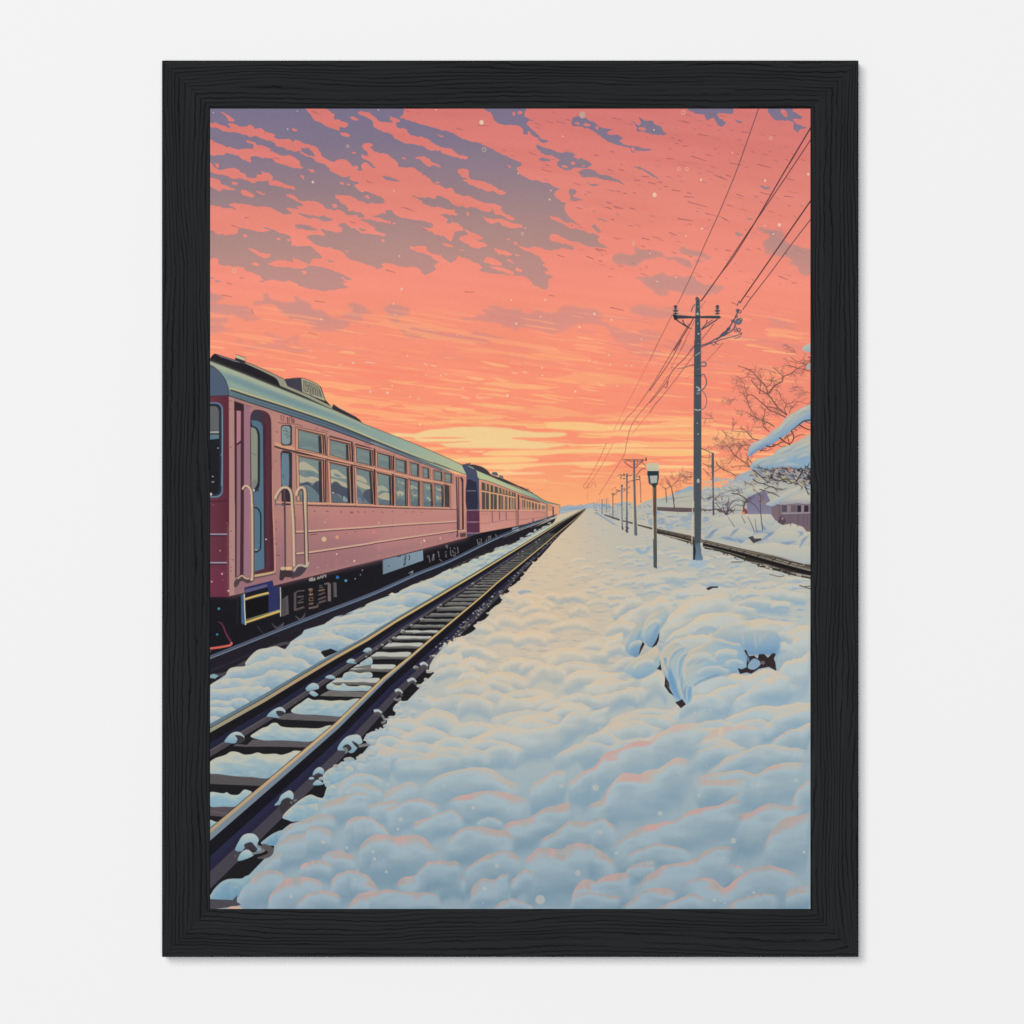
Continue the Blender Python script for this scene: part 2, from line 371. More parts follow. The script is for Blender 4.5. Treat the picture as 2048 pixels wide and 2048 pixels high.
# ---- sunset streaks -----------------------------------------------------------------------
u = (YY - 380) / 400.
for sd, k, y0, y1, c, th, al in ((21, .15, 385, 560, (250, 163, 124), .22, .75), (22, .17, 380, 540, (222, 140, 128), .36, .7), (23, .10, 500, 660, (251, 172, 122), .30, .8), (24, .09, 470, 640, (248, 138, 112), .30, .7),
                                 (25, .02, 590, 770, (251, 190, 130), .28, .8), (26, .0, 590, 770, (249, 146, 112), .30, .8), (27, .13, 430, 620, (250, 178, 126), .50, .8)):
    n = skewed(95, 5.5, sd, k) * .62 + skewed(34, 3.2, sd + 40, k) * .28 + skewed(300, 40, sd + 80, k) * .3
    mm = sstep(th, th + .10, n) * sstep(y0, y0 + 50, YY) * sstep(y1, y1 - 50, YY) * al
    if c[1] < 141 and c[0] < 230:
        mm = mm * (.35 + .65 * sstep(650, 950, XX))
    cv[:] = cv * (1 - mm[..., None]) + np.array(c, np.float32) / 255. * mm[..., None]
for _ in range(150):
    y = rng.uniform(395, 775)
    x = rng.uniform(-60, PW)
    u = (y - 395) / 380.
    L = rng.uniform(30, 140)
    h = rng.uniform(1.0, 4.5)
    k = .16 * (1 - u) ** .7 + rng.uniform(-.02, .02) - (.02 if u > .8 else 0)
    warm = rng.rand() < .35 + .4 * u
    c = (250, 170 + 22 * u, 124) if warm else ((242, 140, 118) if u < .55 else (249, 143, 112))
    if x > 900 and u < .5 and not warm:
        c = (232, 138, 120)
    t = np.linspace(0, 1, 7)
    wob = rng.uniform(-2, 2, 7)
    top = np.stack([x + t * L, y + t * L * k - h * np.sin(np.pi * t) * .5 + wob * .35], 1)
    bot = np.stack([x + t * L, y + t * L * k + h * np.sin(np.pi * t) * .6 + rng.uniform(-1, 1, 7) * .4], 1)
    fill(np.vstack([top, bot[::-1]]), c, rng.uniform(.25, .6), sm=3)
Y1, Y2, Y3 = (241, 209, 150), (248, 203, 138), (250, 186, 126)
for s, c, a in (('-560,1010 -450,985 -300,990 -200,960 -60,948 0,940 200,935 420,945 600,970 860,980 925,1000 860,1015 700,1020 480,1025 560,1037 700,1055 1000,1077 900,1085 770,1105 600,1112 300,1108 0,1100 -100,1070 -260,1050 -320,1020', G((560, 0), (760, 0), Y2, Y1, Y1, Y2, s=(0, .0, .5, 1)), 1),
                ('250,1152 330,1130 600,1120 1000,1113 1300,1108 2060,1118 2060,1150 1500,1150 1200,1145 900,1150 600,1167 300,1167', Y2, .95), ('-120,1195 200,1180 560,1175 705,1195 600,1217 350,1227 0,1217', Y2, .95),
                ('120,1252 500,1230 900,1223 1200,1208 1325,1230 1150,1247 800,1240 600,1262 540,1277 350,1277', (250, 205, 143), .9), ('300,1300 700,1298 712,1308 400,1322', (252, 212, 155), .9), ('760,905 900,898 1150,903 1320,930 1500,925 1800,920 1945,928 1800,940 1300,967 1000,967 785,945', Y2, .9),
                ('1000,990 1200,978 1500,970 1945,960 2060,985 1945,1012 1500,1012 1250,1010', (249, 195, 132), .9), ('1080,1078 1500,1060 1945,1053 2030,1070 1945,1092 1500,1097 1080,1092', Y2, .9), ('0,875 200,890 500,903 800,915 500,922 200,907 0,907', Y3, .9), ('-400,905 -200,900 0,885 0,905 -200,915', Y3, .8),
                ('1660,1255 2160,1262 1660,1272', (250, 196, 134), .9), ('1665,1305 1860,1298 1930,1300 1750,1317', (250, 200, 140), .9), ('980,1285 1250,1298 1310,1310 1000,1297', (251, 192, 135), .8), ('900,1330 1250,1322 1000,1340', (253, 205, 150), .8), ('1690,1195 1945,1190 1945,1215 1700,1205', (249, 190, 130), .7),
                ('130,745 580,776 500,797 300,782', (250, 184, 128), .9), ('450,802 640,785 900,788 1100,840 1310,862 900,852 640,832', (249, 172, 124), .7), ('-40,780 180,793 100,806 -20,803', (250, 190, 132), .9), ('100,850 400,857 380,869 200,863', (250, 194, 134), .9), ('240,590 400,578 700,608 795,630 520,632 380,612', (250, 180, 126), .85),
                ('640,668 760,688 940,740 760,702', (250, 186, 130), .9), ('120,533 270,553 200,563', (251, 190, 134), .85), ('320,538 465,570 400,572', (250, 184, 130), .8), ('235,408 460,450 400,457 300,437', (250, 184, 128), .9), ('480,498 540,510 500,508', (255, 222, 190), .9), ('565,493 617,503 580,503', (255, 222, 190), .9),
                ('800,552 950,520 1000,498 1300,518 1600,600 1400,592 1100,592 1000,570', (249, 168, 122), .7), ('580,370 800,330 1100,380 1050,410 700,395', (249, 166, 122), .6), ('40,330 250,300 440,352 200,345', (249, 162, 122), .6), ('1030,625 1190,648 1100,645', (250, 190, 140), .8), ('1150,575 1250,608 1200,602', (250, 190, 140), .8),
                ('80,695 160,705 100,708', (252, 205, 160), .9), ('210,700 355,697 230,713', (250, 190, 140), .8), ('1140,880 1350,862 1600,870 1940,862 1940,880 1500,890', (250, 184, 128), .8), ('-480,790 -200,770 0,760 -200,800', (250, 176, 126), .7), ('-620,760 -420,750 -560,775', (250, 176, 126), .7),
                ('130,1132 250,1130 240,1140', (253, 224, 180), .9), ('30,1128 110,1128 60,1137', (252, 205, 150), .9), ('-330,1100 -180,1095 0,1100 -150,1125 -300,1122', (250, 190, 130), .9), ('-240,1170 0,1160 160,1172 -60,1185', (250, 190, 130), .9), ('1390,1140 1585,1137 1580,1142', (238, 140, 110), .9), ('1540,1190 1700,1187 1640,1193', (238, 140, 110), .8)):
    p = spline(P(S5, s), 4)
    p[:, 1] += np.interp(p[:, 0], np.arange(PW), noise(24, 24, 5)[0]) * .8 + np.interp(p[:, 0], np.arange(PW), noise(7, 24, 6)[0]) * .5
    fill(p, c, a * .93, b=1)
T10 = (1299, 680, 6)
for s, c, a in (('-200,1060 0,1045 520,1038 800,1060 700,1112 300,1100 0,1090', (248, 172, 124), .8), ('-100,1140 500,1128 900,1160 600,1190 0,1175', (247, 166, 120), .8), ('-100,1232 520,1225 960,1250 600,1277 0,1265', (248, 178, 124), .85),
                ('-200,1330 0,1322 500,1330 860,1352 500,1390 0,1390', (249, 190, 126), .9), ('-100,1500 520,1510 700,1520 500,1532 0,1532', (251, 204, 146), .9), ('60,1605 430,1588 400,1620 200,1622', (250, 196, 138), .9), ('620,1180 900,1175 1200,1230 900,1250 620,1215', (247, 178, 124), .6), ('620,1420 780,1400 1000,1450 1200,1500 800,1520 620,1480', (247, 175, 120), .6)):
    fill(spline(P(T10, s), 4), c, a)
for s in ('-280,1025 -100,1015 120,1022 -60,1030', '-20,1055 160,1048 60,1060', '-350,1062 -120,1052 60,1058 -100,1068', '480,1022 640,1030 900,1036 980,1050 700,1046 560,1036', '770,1105 900,1092 1250,1088 1000,1105'):
    fill(spline(P(S5, s), 4), (250, 160, 118), .9)
# ---- the train ---------------------------------------------------------------------------
T6 = (420, 690, 6)
T7 = (420, 1000, 6)
T8 = (700, 830, 6)
T9 = (900, 900, 6)
INK = (48, 40, 46)


def rbox(t, x0, y0, x1, y1, r, n=7):
    a = np.linspace(0, np.pi / 2, n)
    c = []
    for cx, cy, o in ((x1 - r, y0 + r, -np.pi / 2), (x1 - r, y1 - r, 0), (x0 + r, y1 - r, np.pi / 2), (x0 + r, y0 + r, np.pi)):
        c += ['%f,%f' % (cx + r * math.cos(v + o), cy + r * math.sin(v + o)) for v in a]
    return P(t, ' '.join(c))


def pts(*a):
    """join pieces traced on several grids: (grid, 'x,y x,y'), ..."""
    return np.vstack([P(t, s) for t, s in a])


BLK = (30, 29, 34)
# black under-body band behind everything
fill(pts((T7, '-10,1100 232,1150 760,1020 1932,740'), (T8, '1410,1420'), (T9, '360,990 1150,830 1320,800 1320,812 1160,880'), (T8, '1932,1500 800,1940'), (T7, '1932,1180 1100,1480 -10,1930')), BLK)
# clerestory (black) and its lit lip
fill(pts((T6, '-10,195 -10,180 25,125 50,105 300,185 420,215 700,330 880,412 930,440 1090,395 1330,500 1385,660 1465,745 1480,710 1530,745 1740,855 1800,900 1830,940 1470,775')), (40, 37, 42))
fill(P(T6, '60,105 300,182 420,210 430,225 300,200 120,140'), (122, 112, 124))
fill(P(T6, '430,205 700,320 890,410 930,490 1090,555 1465,738 1465,770 1100,600 840,490 810,420 770,385 640,320 430,225'), (150, 148, 128))
fill(P(T6, '770,385 810,420 840,490 1100,600 1465,770 1480,790 1100,640 800,505 640,420 640,335'), (40, 37, 42))
line(P(T6, '55,103 300,180 430,203 700,318 885,408'), .9, INK)
fill(P(T6, '890,412 1090,394 1105,570 940,490'), (66, 64, 74))
fill(P(T6, '1090,394 1250,450 1320,500 1345,560 1388,672 1250,630 1105,560'), (168, 164, 136))
fill(P(T6, '1120,425 1240,470 1300,510 1325,560 1350,640 1250,600 1125,550'), (140, 138, 118))
line(P(T6, '890,412 1090,394 1250,450 1320,500 1345,560 1388,672'), .9, INK)
line(P(T6, '1090,394 1105,570'), .9, INK)
for s in ('1120,425 1125,548', '1145,440 1148,480 1170,500', '1195,470 1165,560 1130,545', '1165,480 1185,490', '1215,480 1200,580 1235,590 1250,500', '1230,500 1225,570', '1270,515 1262,600', '1290,530 1290,615', '1310,540 1325,620', '1325,560 1345,630', '1120,425 1240,470 1300,510 1325,560'):
    line(P(T6, s), 1.1, (78, 76, 74))
line(P(T6, '930,490 1100,560 1385,680'), 1.2, (70, 66, 66))
fill(P(T6, '310,120 430,160 420,218 370,212 300,178'), (52, 48, 50))
fill(P(T6, '312,115 428,158 422,192 306,150'), (208, 194, 160))
line(P(T6, '312,113 428,156'), .9, INK)
line(P(T6, '308,135 424,178'), .7, (150, 138, 120))
fill(P(T6, '1480,710 1530,745 1520,760 1470,745'), (60, 56, 62))
line(P(T6, '1530,750 1740,858'), 1.6, (120, 110, 120))
# main roof
rl, rr = P(T6, '100,400')[0], P(T8, '1380,680')[0]
roof = pts((T6, '-10,190 420,355 830,520 1470,778 1830,940'), (T8, '150,100 500,240 900,400 1330,595 1375,645 1402,724 1200,665 1000,600 700,490 400,372 250,318'), (T6, '1500,965 900,745 245,545 222,605 215,500 160,380 80,280 -10,225'))
fill(roof, G(rl, rr, (126, 150, 148), (124, 148, 148), (142, 162, 150), (178, 186, 150), s=(0, .35, .7, 1)))
fill(P(T6, '-10,190 420,355 830,520 1470,778 1932,985 1932,1005 1470,815 830,580 420,420 180,330 -10,225'), (186, 184, 146), .75, b=3)
fill(P(T6, '180,330 420,420 830,590 1470,850 1900,1020 1880,1050 1470,900 830,680 420,520 260,470'), (108, 136, 144), .5, b=5)
fill(P(T6, '200,420 500,540 900,690 1500,890 1932,1060 1932,1085 1500,925 900,725 500,590 230,500'), (160, 176, 150), .6, b=3)
line(pts((T6, '1600,1010 1932,1130'), (T8, '300,325 500,412 800,530')), [5, 9, 9, 5], (122, 140, 140), sm=0)
gut = pts((T6, '222,540 250,540 900,745 1500,950 1932,1120'), (T8, '250,330 700,480 1150,655 1290,725 1100,665 700,515 300,350'), (T6, '1932,1187 1400,995 800,800 225,605'))
fill(gut, G(P(T6, '230,600')[0], P(T8, '1200,690')[0], (96, 120, 128), (88, 104, 118), (116, 130, 128)))
line(pts((T6, '260,590 900,790 1500,985 1932,1150'), (T8, '300,325 700,485 1100,650')), [1, 3.4, 1.4], (72, 82, 100), .7)
line(pts((T6, '248,538 500,625 900,748 1500,955 1932,1133'), (T8, '300,312 700,470 1000,580 1200,650')), [3.4, 2.6, 1], (64, 64, 66))
line(pts((T6, '242,518 500,600 900,728 1500,932 1932,1110'), (T8, '300,290 700,450 1000,560 1300,680')), [3.4, 3.0, 1.1], (184, 176, 134))
line(pts((T8, '140,98 500,238 900,398 1330,593 1375,643 1403,720')), 1.1, (88, 84, 70))
line(P(T8, '1403,722 1200,645 1000,565'), 1, (80, 80, 76))
# end cap and front
fill(pts((T6, '-10,235 60,275 130,345 185,425 214,515 222,606 -10,612')), (80, 92, 112))
line(pts((T6, '-10,235 60,275 130,345 185,425 214,515 222,606')), 1.4, (50, 56, 66))
fill(pts((T6, '-10,612 224,606 232,1932'), (T7, '232,1162 -10,1164')), G((0, 0), (38, 0), (104, 54, 68), (90, 46, 58)))
fill(pts((T7, '0,820 210,800 232,1162 -10,1164')), (112, 52, 74), .6, b=4)
line(P(T6, '-10,612 224,606'), 1, INK)
line(pts((T6, '224,606 232,1932')), .8, (70, 42, 50))
fill(rbox(T6, -200, 686, 155, 1832, 85), (96, 122, 146))
fill(rbox(T6, -200, 704, 138, 1812, 72), (48, 54, 62))
fill(rbox(T6, -200, 722, 114, 1790, 60), (36, 37, 40))
fill(P(T6, '-10,733 50,731 80,740 98,762 108,800 108,1030 -10,1030'), G((0, 90), (0, 140), (84, 92, 98), (96, 98, 100)))
fill(P(T6, '-10,1035 108,1033 108,1058 -10,1060'), (158, 160, 156))
fill(P(T6, '-10,1075 108,1072 106,1125 -10,1135'), (92, 118, 134))
line(P(T6, '142,760 148,1100 136,1690'), 1.2, (120, 150, 170))
line(P(T6, '130,1330 138,1300'), 1.2, (110, 140, 170))
for y in (410, 752):
    line(P(T7, '-10,%d 205,%d' % (y, y)), 2.6, (150, 146, 160), sm=0)
    line(P(T7, '-10,%d 205,%d' % (y + 17, y + 17)), 2.2, (58, 44, 56), sm=0)
line(P(T6, '-10,1878 205,1868'), 1.6, (64, 36, 46))
# side
sidep = pts((T6, '225,607 800,793 1400,992 1932,1185'), (T8, '300,360 700,515 1100,665 1400,738 1410,1472 1000,1580 0,1832'), (T7, '1932,742 760,1032 232,1158'))
fill(sidep, lambda X, Y: ramp(np.hypot(0, 1) * (X + 0), [40, 160, 300, 470], [(160, 119, 116), (178, 129, 119), (182, 130, 121), (196, 139, 125)]))
fill(pts((T7, '232,300 1932,90'), (T8, '0,1110 1290,1140 1410,1150 1410,1472 0,1832'), (T7, '1932,742 232,1158')), G((0, 810), (0, 960), (176, 123, 119), (153, 110, 116), (144, 105, 113)), .8, b=6)
fill(pts((T7, '1300,120 1932,90'), (T8, '0,1120 400,1140 300,1500'), (T7, '1500,420')), (196, 128, 122), .4, b=9)
fill(P(T8, '400,1150 1280,1140 1280,1400 700,1540 300,1600'), (202, 140, 128), .35, b=10)
fill(P(T6, '640,800 800,830 1000,1000 1000,1290 760,1200 740,900'), (206, 146, 124), .35, b=8)
fill(pts((T6, '226,610 292,632 296,1932'), (T7, '300,900 290,1140 232,1158')), (172, 134, 126), .9)
line(pts((T6, '225,608 800,795 1400,994 1932,1187'), (T8, '300,362 700,517 1100,668')), [1.8, 1.6, .8], (52, 48, 56))
line(pts((T8, '1400,730 1403,1100 1408,1472')), 1.2, (74, 54, 60))
line(pts((T7, '232,1158 760,1032 1932,742'), (T8, '500,1705 1408,1472')), 1, (70, 48, 56))
for _ in range(120):
    x, y = rng.uniform(42, 510), rng.uniform(770, 930)
    b0 = np.interp(x, [40, 127, 322, 514], [975, 955, 906, 858])
    if y > b0 - 6:
        continue
    h = rng.uniform(4, 26)
    fill(np.array([[x, y], [x + rng.uniform(1, 4), y + 1], [x + rng.uniform(0, 3), min(y + h, b0 - 2)], [x - 1, min(y + h, b0 - 2)]]), [(204, 140, 128), (146, 104, 112), (196, 122, 116)][rng.randint(3)], rng.uniform(.08, .28), b=1)
# vestibule recess
fill(pts((T6, '290,672 405,712 408,1932'), (T7, '408,300 400,920 300,930 300,0'), (T6, '296,1932')), (74, 44, 54))
fill(P(T6, '318,782 370,792 368,1145 318,1185'), (172, 122, 128))
fill(pts((T6, '320,1205 368,1175 366,1932'), (T7, '362,500 358,900 318,930 320,0')), G((0, 200), (0, 460), (178, 132, 130), (144, 108, 116)))
fill(P(T6, '290,672 405,712 405,790 290,785'), (58, 42, 48))
fill(pts((T6, '410,715 480,735 490,1700 480,1932'), (T7, '470,300 475,900 402,910 405,0')), G((0, 110), (0, 460), (190, 130, 134), (150, 110, 128)), .8)
# door
fill(pts((T6, '485,1400 481,900 484,850 496,812 518,786 548,774 600,778 650,790 690,812 715,842 728,880 734,920 740,1400 748,1932'), (T7, '770,840 755,855 522,905 500,0')), (84, 50, 60))
fill(P(T6, '488,880 496,838 515,805 545,786 585,783 625,800 648,840 642,960 560,905 488,905'), (62, 60, 72), .9, b=1)
fill(pts((T6, '488,905 560,905 615,935 640,1000 648,1932'), (T7, '655,822 524,862 515,0'), (T6, '488,1932')), G((0, 150), (0, 440), (106, 130, 150), (96, 124, 140), (84, 112, 130)))
fill(pts((T6, '648,960 700,900 728,1000 745,1932'), (T7, '765,840 660,822')), G((108, 0), (123, 0), (66, 42, 52), (92, 52, 62), (70, 44, 54)), .8)
line(pts((T6, '640,985 648,1932'), (T7, '657,822')), 1.6, (44, 42, 52))
fill(spline(P(T6, '486,968 510,970 545,982 572,1008 590,1050 598,1100 599,1250 599,1500 596,1660 588,1705 570,1740 545,1762 520,1768 488,1768'), 4), (44, 50, 54))
fill(pts((T6, '488,985 515,988 540,1002 558,1030 569,1075 572,1120 571,1640 562,1675 545,1702 495,1705')), G((0, 165), (0, 285), (110, 128, 132), (120, 136, 134), (152, 154, 130), (138, 140, 124)))
line(P(T6, '490,1290 530,1315 565,1310'), 1, (96, 110, 116))
fill(P(T6, '495,1650 550,1600 570,1640 550,1700 520,1740 495,1740'), (128, 124, 118))
dot(*P(T6, '522,1745')[0], 3.0, (190, 188, 180))
for s in ('545,1750', '560,1735', '575,1745'):
    dot(*P(T6, s)[0], 2, (60, 60, 64))
line(P(T7, '520,92 560,95 590,130 608,200 606,540 590,600 545,625 525,605'), 2.6, (36, 40, 46))
line(P(T7, '530,590 548,600 575,598'), 2, (150, 160, 160))
line(pts((T7, '505,0 508,880')), 4.4, (66, 50, 56))
fill(P(T7, '520,898 770,855 780,880 525,925'), (190, 164, 124))
line(P(T7, '522,940 700,905 785,880'), 2.4, (96, 76, 76))
line(pts((T6, '745,1500 752,1932'), (T7, '775,500 780,860')), [1, 2.6, 3], (200, 142, 124))
# name plate lettering over the small window
for s in ('852,842 852,895 860,905', '870,850 888,850 872,915 892,918', '925,865 928,945', '935,868 938,940', '955,862 955,930', '970,865 985,868', '977,866 977,930', '990,880 990,935 1000,938 1003,880 990,878', '1010,890 1010,935', '905,885 907,890', '905,915 907,920', '815,928 880,940 1040,950 1110,975'):
    line(P(T6, s), [1.2, .9], (96, 60, 64), sm=0)
for s in ('430,715 450,735 465,740', '485,725 495,750', '1265,1020 1275,1000 1300,995', '1330,1020 1420,1040', '785,1035 820,1050', '775,1390 790,1395', '232,765 243,775', '240,1215 258,1235', '1850,1185 1932,1200', '225,670 260,672', '240,1810 250,1820'):
    line(P(T6, s), 1.1, (100, 62, 70), .8, sm=0)


CR, DM = (178, 170, 144), (70, 76, 90)
SCENE = {0: ((T6, '1060,1430 1120,1398 1200,1440 1262,1482 1305,1545 1240,1512 1160,1500 1060,1495', CR), (T6, '1060,1560 1150,1590 1230,1575 1340,1622 1340,1668 1200,1650 1130,1650 1060,1640', CR), (T6, '1150,1530 1200,1520 1260,1565 1240,1580 1190,1565', (104, 122, 134)), (T6, '1060,1690 1110,1658 1180,1642 1225,1690 1255,1650 1290,1632 1345,1645 1350,1830 1270,1755 1215,1705 1160,1680', DM), (T6, '1060,1720 1160,1700 1260,1760 1350,1850 1350,1890 1060,1890', (102, 118, 126)), (T6, '1060,1760 1120,1740 1180,1790 1120,1810', (128, 138, 136))),
         1: ((T6, '1435,1505 1520,1498 1600,1560 1670,1605 1600,1602 1510,1590 1435,1560', CR), (T6, '1435,1600 1540,1622 1670,1680 1670,1722 1560,1692 1440,1645', CR), (T6, '1480,1545 1530,1550 1580,1585 1520,1580', (104, 124, 142)), (T6, '1445,1700 1475,1650 1520,1640 1580,1690 1665,1740 1690,1900 1610,1880 1565,1800 1500,1780 1450,1760', DM), (T6, '1440,1760 1500,1780 1560,1830 1600,1900 1440,1900', (88, 98, 108)), (T6, '1600,1810 1650,1850 1655,1880 1600,1872', (138, 152, 156)), (T6, '1460,1770 1480,1762 1490,1775 1475,1785', (170, 172, 168))),
         2: ((T8, '70,722 150,740 200,790 195,815 130,790 70,770', CR), (T8, '70,792 170,820 260,872 280,900 180,890 100,850', CR), (T8, '70,870 120,900 150,960 200,1000 150,1040 70,1060', (92, 102, 118)), (T8, '150,960 190,900 230,890 280,880 285,1070 230,1065 190,1010', (74, 82, 94)), (T8, '80,1000 120,990 140,1040 100,1075', (116, 124, 136))),
         3: ((T8, '330,860 400,850 460,900 440,915 380,905 330,930', (166, 166, 146)), (T8, '335,970 420,930 500,962 490,1022 400,1012 345,990', CR), (T8, '335,1040 420,1020 500,1040 500,1090 335,1090', (96, 110, 120)))}


def glass(q, k, lower):
    q = np.asarray(q, float)
    x0, y0 = q.min(0)
    x1, y1 = q.max(0)
    base = G((0, y0), (0, y1), (110, 126, 128), (122, 134, 128), (104, 116, 120)) if k % 3 else G((0, y0), (0, y1), (122, 138, 132), (102, 120, 124))
    fill(q, base)
    r = np.random.RandomState(50 + k + lower * 20)
    save = cv.copy()
    w, h = x1 - x0, y1 - y0
    if lower and k in SCENE:
        for t_, s_, c_ in SCENE[k]:
            fill(spline(P(t_, s_), 4), c_, .9)
    elif lower:
        for j in range(4):
            yy = y0 + h * (.16 + .17 * j) + r.uniform(-2, 2)
            xx = np.linspace(x0 - 2, x1 + 2, 7)
            xx = np.linspace(x0 + w * r.uniform(-.1, .35), x1 + w * r.uniform(-.35, .1), 7)
            yy += r.uniform(-.05, .05) * h
            t = np.stack([xx, yy + (xx - x0) * .3 + r.uniform(-3, 2, 7)], 1)
            b = np.stack([xx, yy + (xx - x0) * .3 + r.uniform(-1, h * .15, 7) * np.array([.1, .6, 1, 1, 1, .6, .1]) + 1.5], 1)
            fill(spline(np.vstack([t, b[::-1]]), 4), (186, 178, 148) if j % 2 == 0 else (108, 122, 128), .75)
        if k < 4:
            xx = np.linspace(x0 - 2, x1 + 2, 9)
            t = np.stack([xx, y0 + h * .68 + r.uniform(-.09, .09, 9) * h], 1)
            fill(spline(np.vstack([t, [[x1 + 3, y1 + 2], [x0 - 3, y1 + 2]]]), 3), (74, 80, 94), .85)
            fill(np.array([[x0, y1 - h * .22], [x0 + w * .4, y1 - h * .26], [x0 + w * .85, y1], [x0, y1]]), (118, 128, 134), .8)
        else:
            xx = np.linspace(x0 - 2, x1 + 2, 7)
            t = np.stack([xx, y0 + h * .8 + r.uniform(-.06, .06, 7) * h], 1)
            fill(spline(np.vstack([t, [[x1 + 3, y1 + 2], [x0 - 3, y1 + 2]]]), 3), (92, 108, 116), .8)
            for _ in range(4):
                a = np.array([r.uniform(x0, x1), r.uniform(y0 + h * .3, y1)])
                line(np.vstack([a, a + r.uniform(-6, 6, 2), a + r.uniform(-9, 9, 2)]), .9, (84, 92, 98), .7)
    else:
        for j in range(3):
            yy = y0 + h * (.25 + .25 * j)
            line(np.array([[x0, yy], [x0 + w / 2, yy + r.uniform(0, 4)], [x1, yy + w * .22]]), [1, r.uniform(2, 6), 1], (98, 120, 128) if j % 2 else (136, 146, 138), .5)
    # keep the painting inside the pane
    r_ = cover(q)
    if r_:
        a0, a1, b0, b1, mm = r_
        Y0, Y1, X0, X1 = max(a0 - 14, 0), a1 + 14, max(b0 - 14, 0), b1 + 14
        M = np.zeros((PH, PW), np.float32)
        M[a0:a1, b0:b1] = mm
        reg = (slice(Y0, Y1), slice(X0, X1))
        cv[reg] = save[reg] * (1 - M[reg][..., None]) + cv[reg] * M[reg][..., None]
    fill(np.array([q[1] + [-w * .12, 0], q[1], q[2], q[2] + [-w * .12, 0]]), (52, 50, 54), .9)


PCH, SHD = (206, 152, 124), (58, 42, 46)
# belt between window rows
fill(pts((T6, '775,1165 1050,1240 1400,1330 1932,1462'), (T8, '255,620 720,735 1100,805 1220,820 1220,845 1100,825 720,765 250,660 0,590'), (T6, '1932,1485 1400,1372 1050,1275 870,1238 775,1212')), PCH)
line(pts((T6, '772,1215 870,1245 1050,1285 1400,1372 1932,1490'), (T8, '255,668 700,775 1000,815')), [3.2, 2.8, 1.8, 1], (66, 52, 54))
line(pts((T6, '870,1262 1050,1300 1390,1385')), 1.4, (110, 78, 74))
# small window and slot by the door
fill(rbox(T6, 850, 958, 984, 1208, 34), (66, 60, 66))
fill(rbox(T6, 858, 970, 962, 1192, 34), G((0, 130), (0, 165), (122, 152, 156), (130, 146, 146)))
for s in ('870,1020 900,1030 950,1050', '880,1080 920,1060 960,1110', '915,1075 940,1130', '900,990 930,1040'):
    line(P(T6, s), 1.1, (74, 84, 90), .8)
fill(pts((T6, '845,1300 865,1268 950,1275 985,1300 985,1932'), (T7, '965,60 890,60'), (T6, '860,1932')), (58, 50, 56))
fill(spline(P(T6, '858,1320 885,1298 930,1305 945,1340 945,1690 870,1700 856,1600'), 3), G((0, 215), (0, 280), (170, 160, 130), (112, 134, 146), (100, 124, 140), s=(0, .3, 1)))
line(P(T6, '870,1555 885,1590'), 1, (70, 74, 84))
U = ['1060,1022 1330,1090 1342,1302 1060,1235', '1440,1142 1655,1196 1662,1382 1440,1315', ('75,390 252,436 258,606 80,565'), '330,460 482,500 486,655 330,615', '550,530 665,560 668,702 550,670', '728,575 815,596 816,738 735,715', '878,632 938,650 942,760 880,745', '1008,668 1100,690 1102,792 1010,770', '1138,698 1216,716 1216,816 1142,800']
Lw = ['1065,1342 1335,1395 1345,1885 1080,1878', '1440,1418 1665,1470 1682,1896 1462,1890', '80,642 252,686 278,1070 98,1062 82,1010', '330,698 485,736 496,1082 350,1076 336,1040', '550,742 672,776 676,1092 552,1085', '722,782 826,806 826,1094 734,1090', '884,812 975,832 986,1104 886,1096', '1018,828 1106,850 1112,1106 1020,1102', '1138,843 1180,856 1186,1106 1142,1104']
for i, s in enumerate(U):
    t = T6 if i < 2 else T8
    q = P(t, s)
    g = max(1., 2.6 - .25 * i)
    o = q + np.array([[-g, -g * 1.3], [g * 2.0, -g * .9], [g * 2.0, g * .6], [-g, g * .2]])
    fr = q + np.array([[-g * 2.2, -g * 2.6], [g * 4.2, -g * 2.0], [g * 4.2, g * 1.6], [-g * 2.2, g * 1.4]])
    line(np.vstack([fr, fr[:1]]), max(1.1, g * .6), (70, 48, 50), .9, sm=0)
    fill(fr, (200, 148, 122), .6)
    fill(o, SHD if i < 7 else (110, 78, 74))
    fill(o + np.array([[-.6, 1.2], [-g * 1.0, 1.0], [-g * 1.0, -.4], [-.6, -.4]]), PCH)
    fill(q + np.array([[-.8, -.9], [.8, -.9], [.8, .6], [-.8, .6]]), SHD)
    glass(q, i, 0)
for i, s in enumerate(Lw):
    t = T6 if i < 2 else T8
    q = P(t, s)
    g = max(1., 2.6 - .25 * i)
    o = q[[0, 1, 2, 3]] + np.array([[-g, -g * 1.4], [g * 2.0, -g * .9], [g * 2.0, g * .9], [-g, g * .7]])
    fr = q[[0, 1, 2, 3]] + np.array([[-g * 2.2, -g * 2.6], [g * 4.2, -g * 2.0], [g * 4.2, g * 2.4], [-g * 2.2, g * 2.2]])
    line(np.vstack([fr, fr[:1]]), max(1.1, g * .6), (70, 48, 50), .9, sm=0)
    fill(fr, (200, 148, 122), .6)
    fill(o, SHD)
    fill(o + np.array([[-.6, 1.4], [-g * 1.0, 1.2], [-g * 1.0, 0], [-.6, 0]]), PCH)
    fill(q[[0, 1, 2, 3]] + np.array([[-.8, -.9], [.8, -.9], [.8, .6], [-.8, .6]]), SHD)
    if i == 8:
        fill(q, (66, 66, 70))
    else:
        glass(q, i, 1)
for s in ('1030,700 1045,760', '1050,690 1052,770', '1075,700 1080,780', '1145,730 1210,745', '1150,760 1205,775', '1160,720 1170,780'):
    line(P(T8, s), .9, (150, 140, 120) if s < '105' else (160, 150, 130), .8)
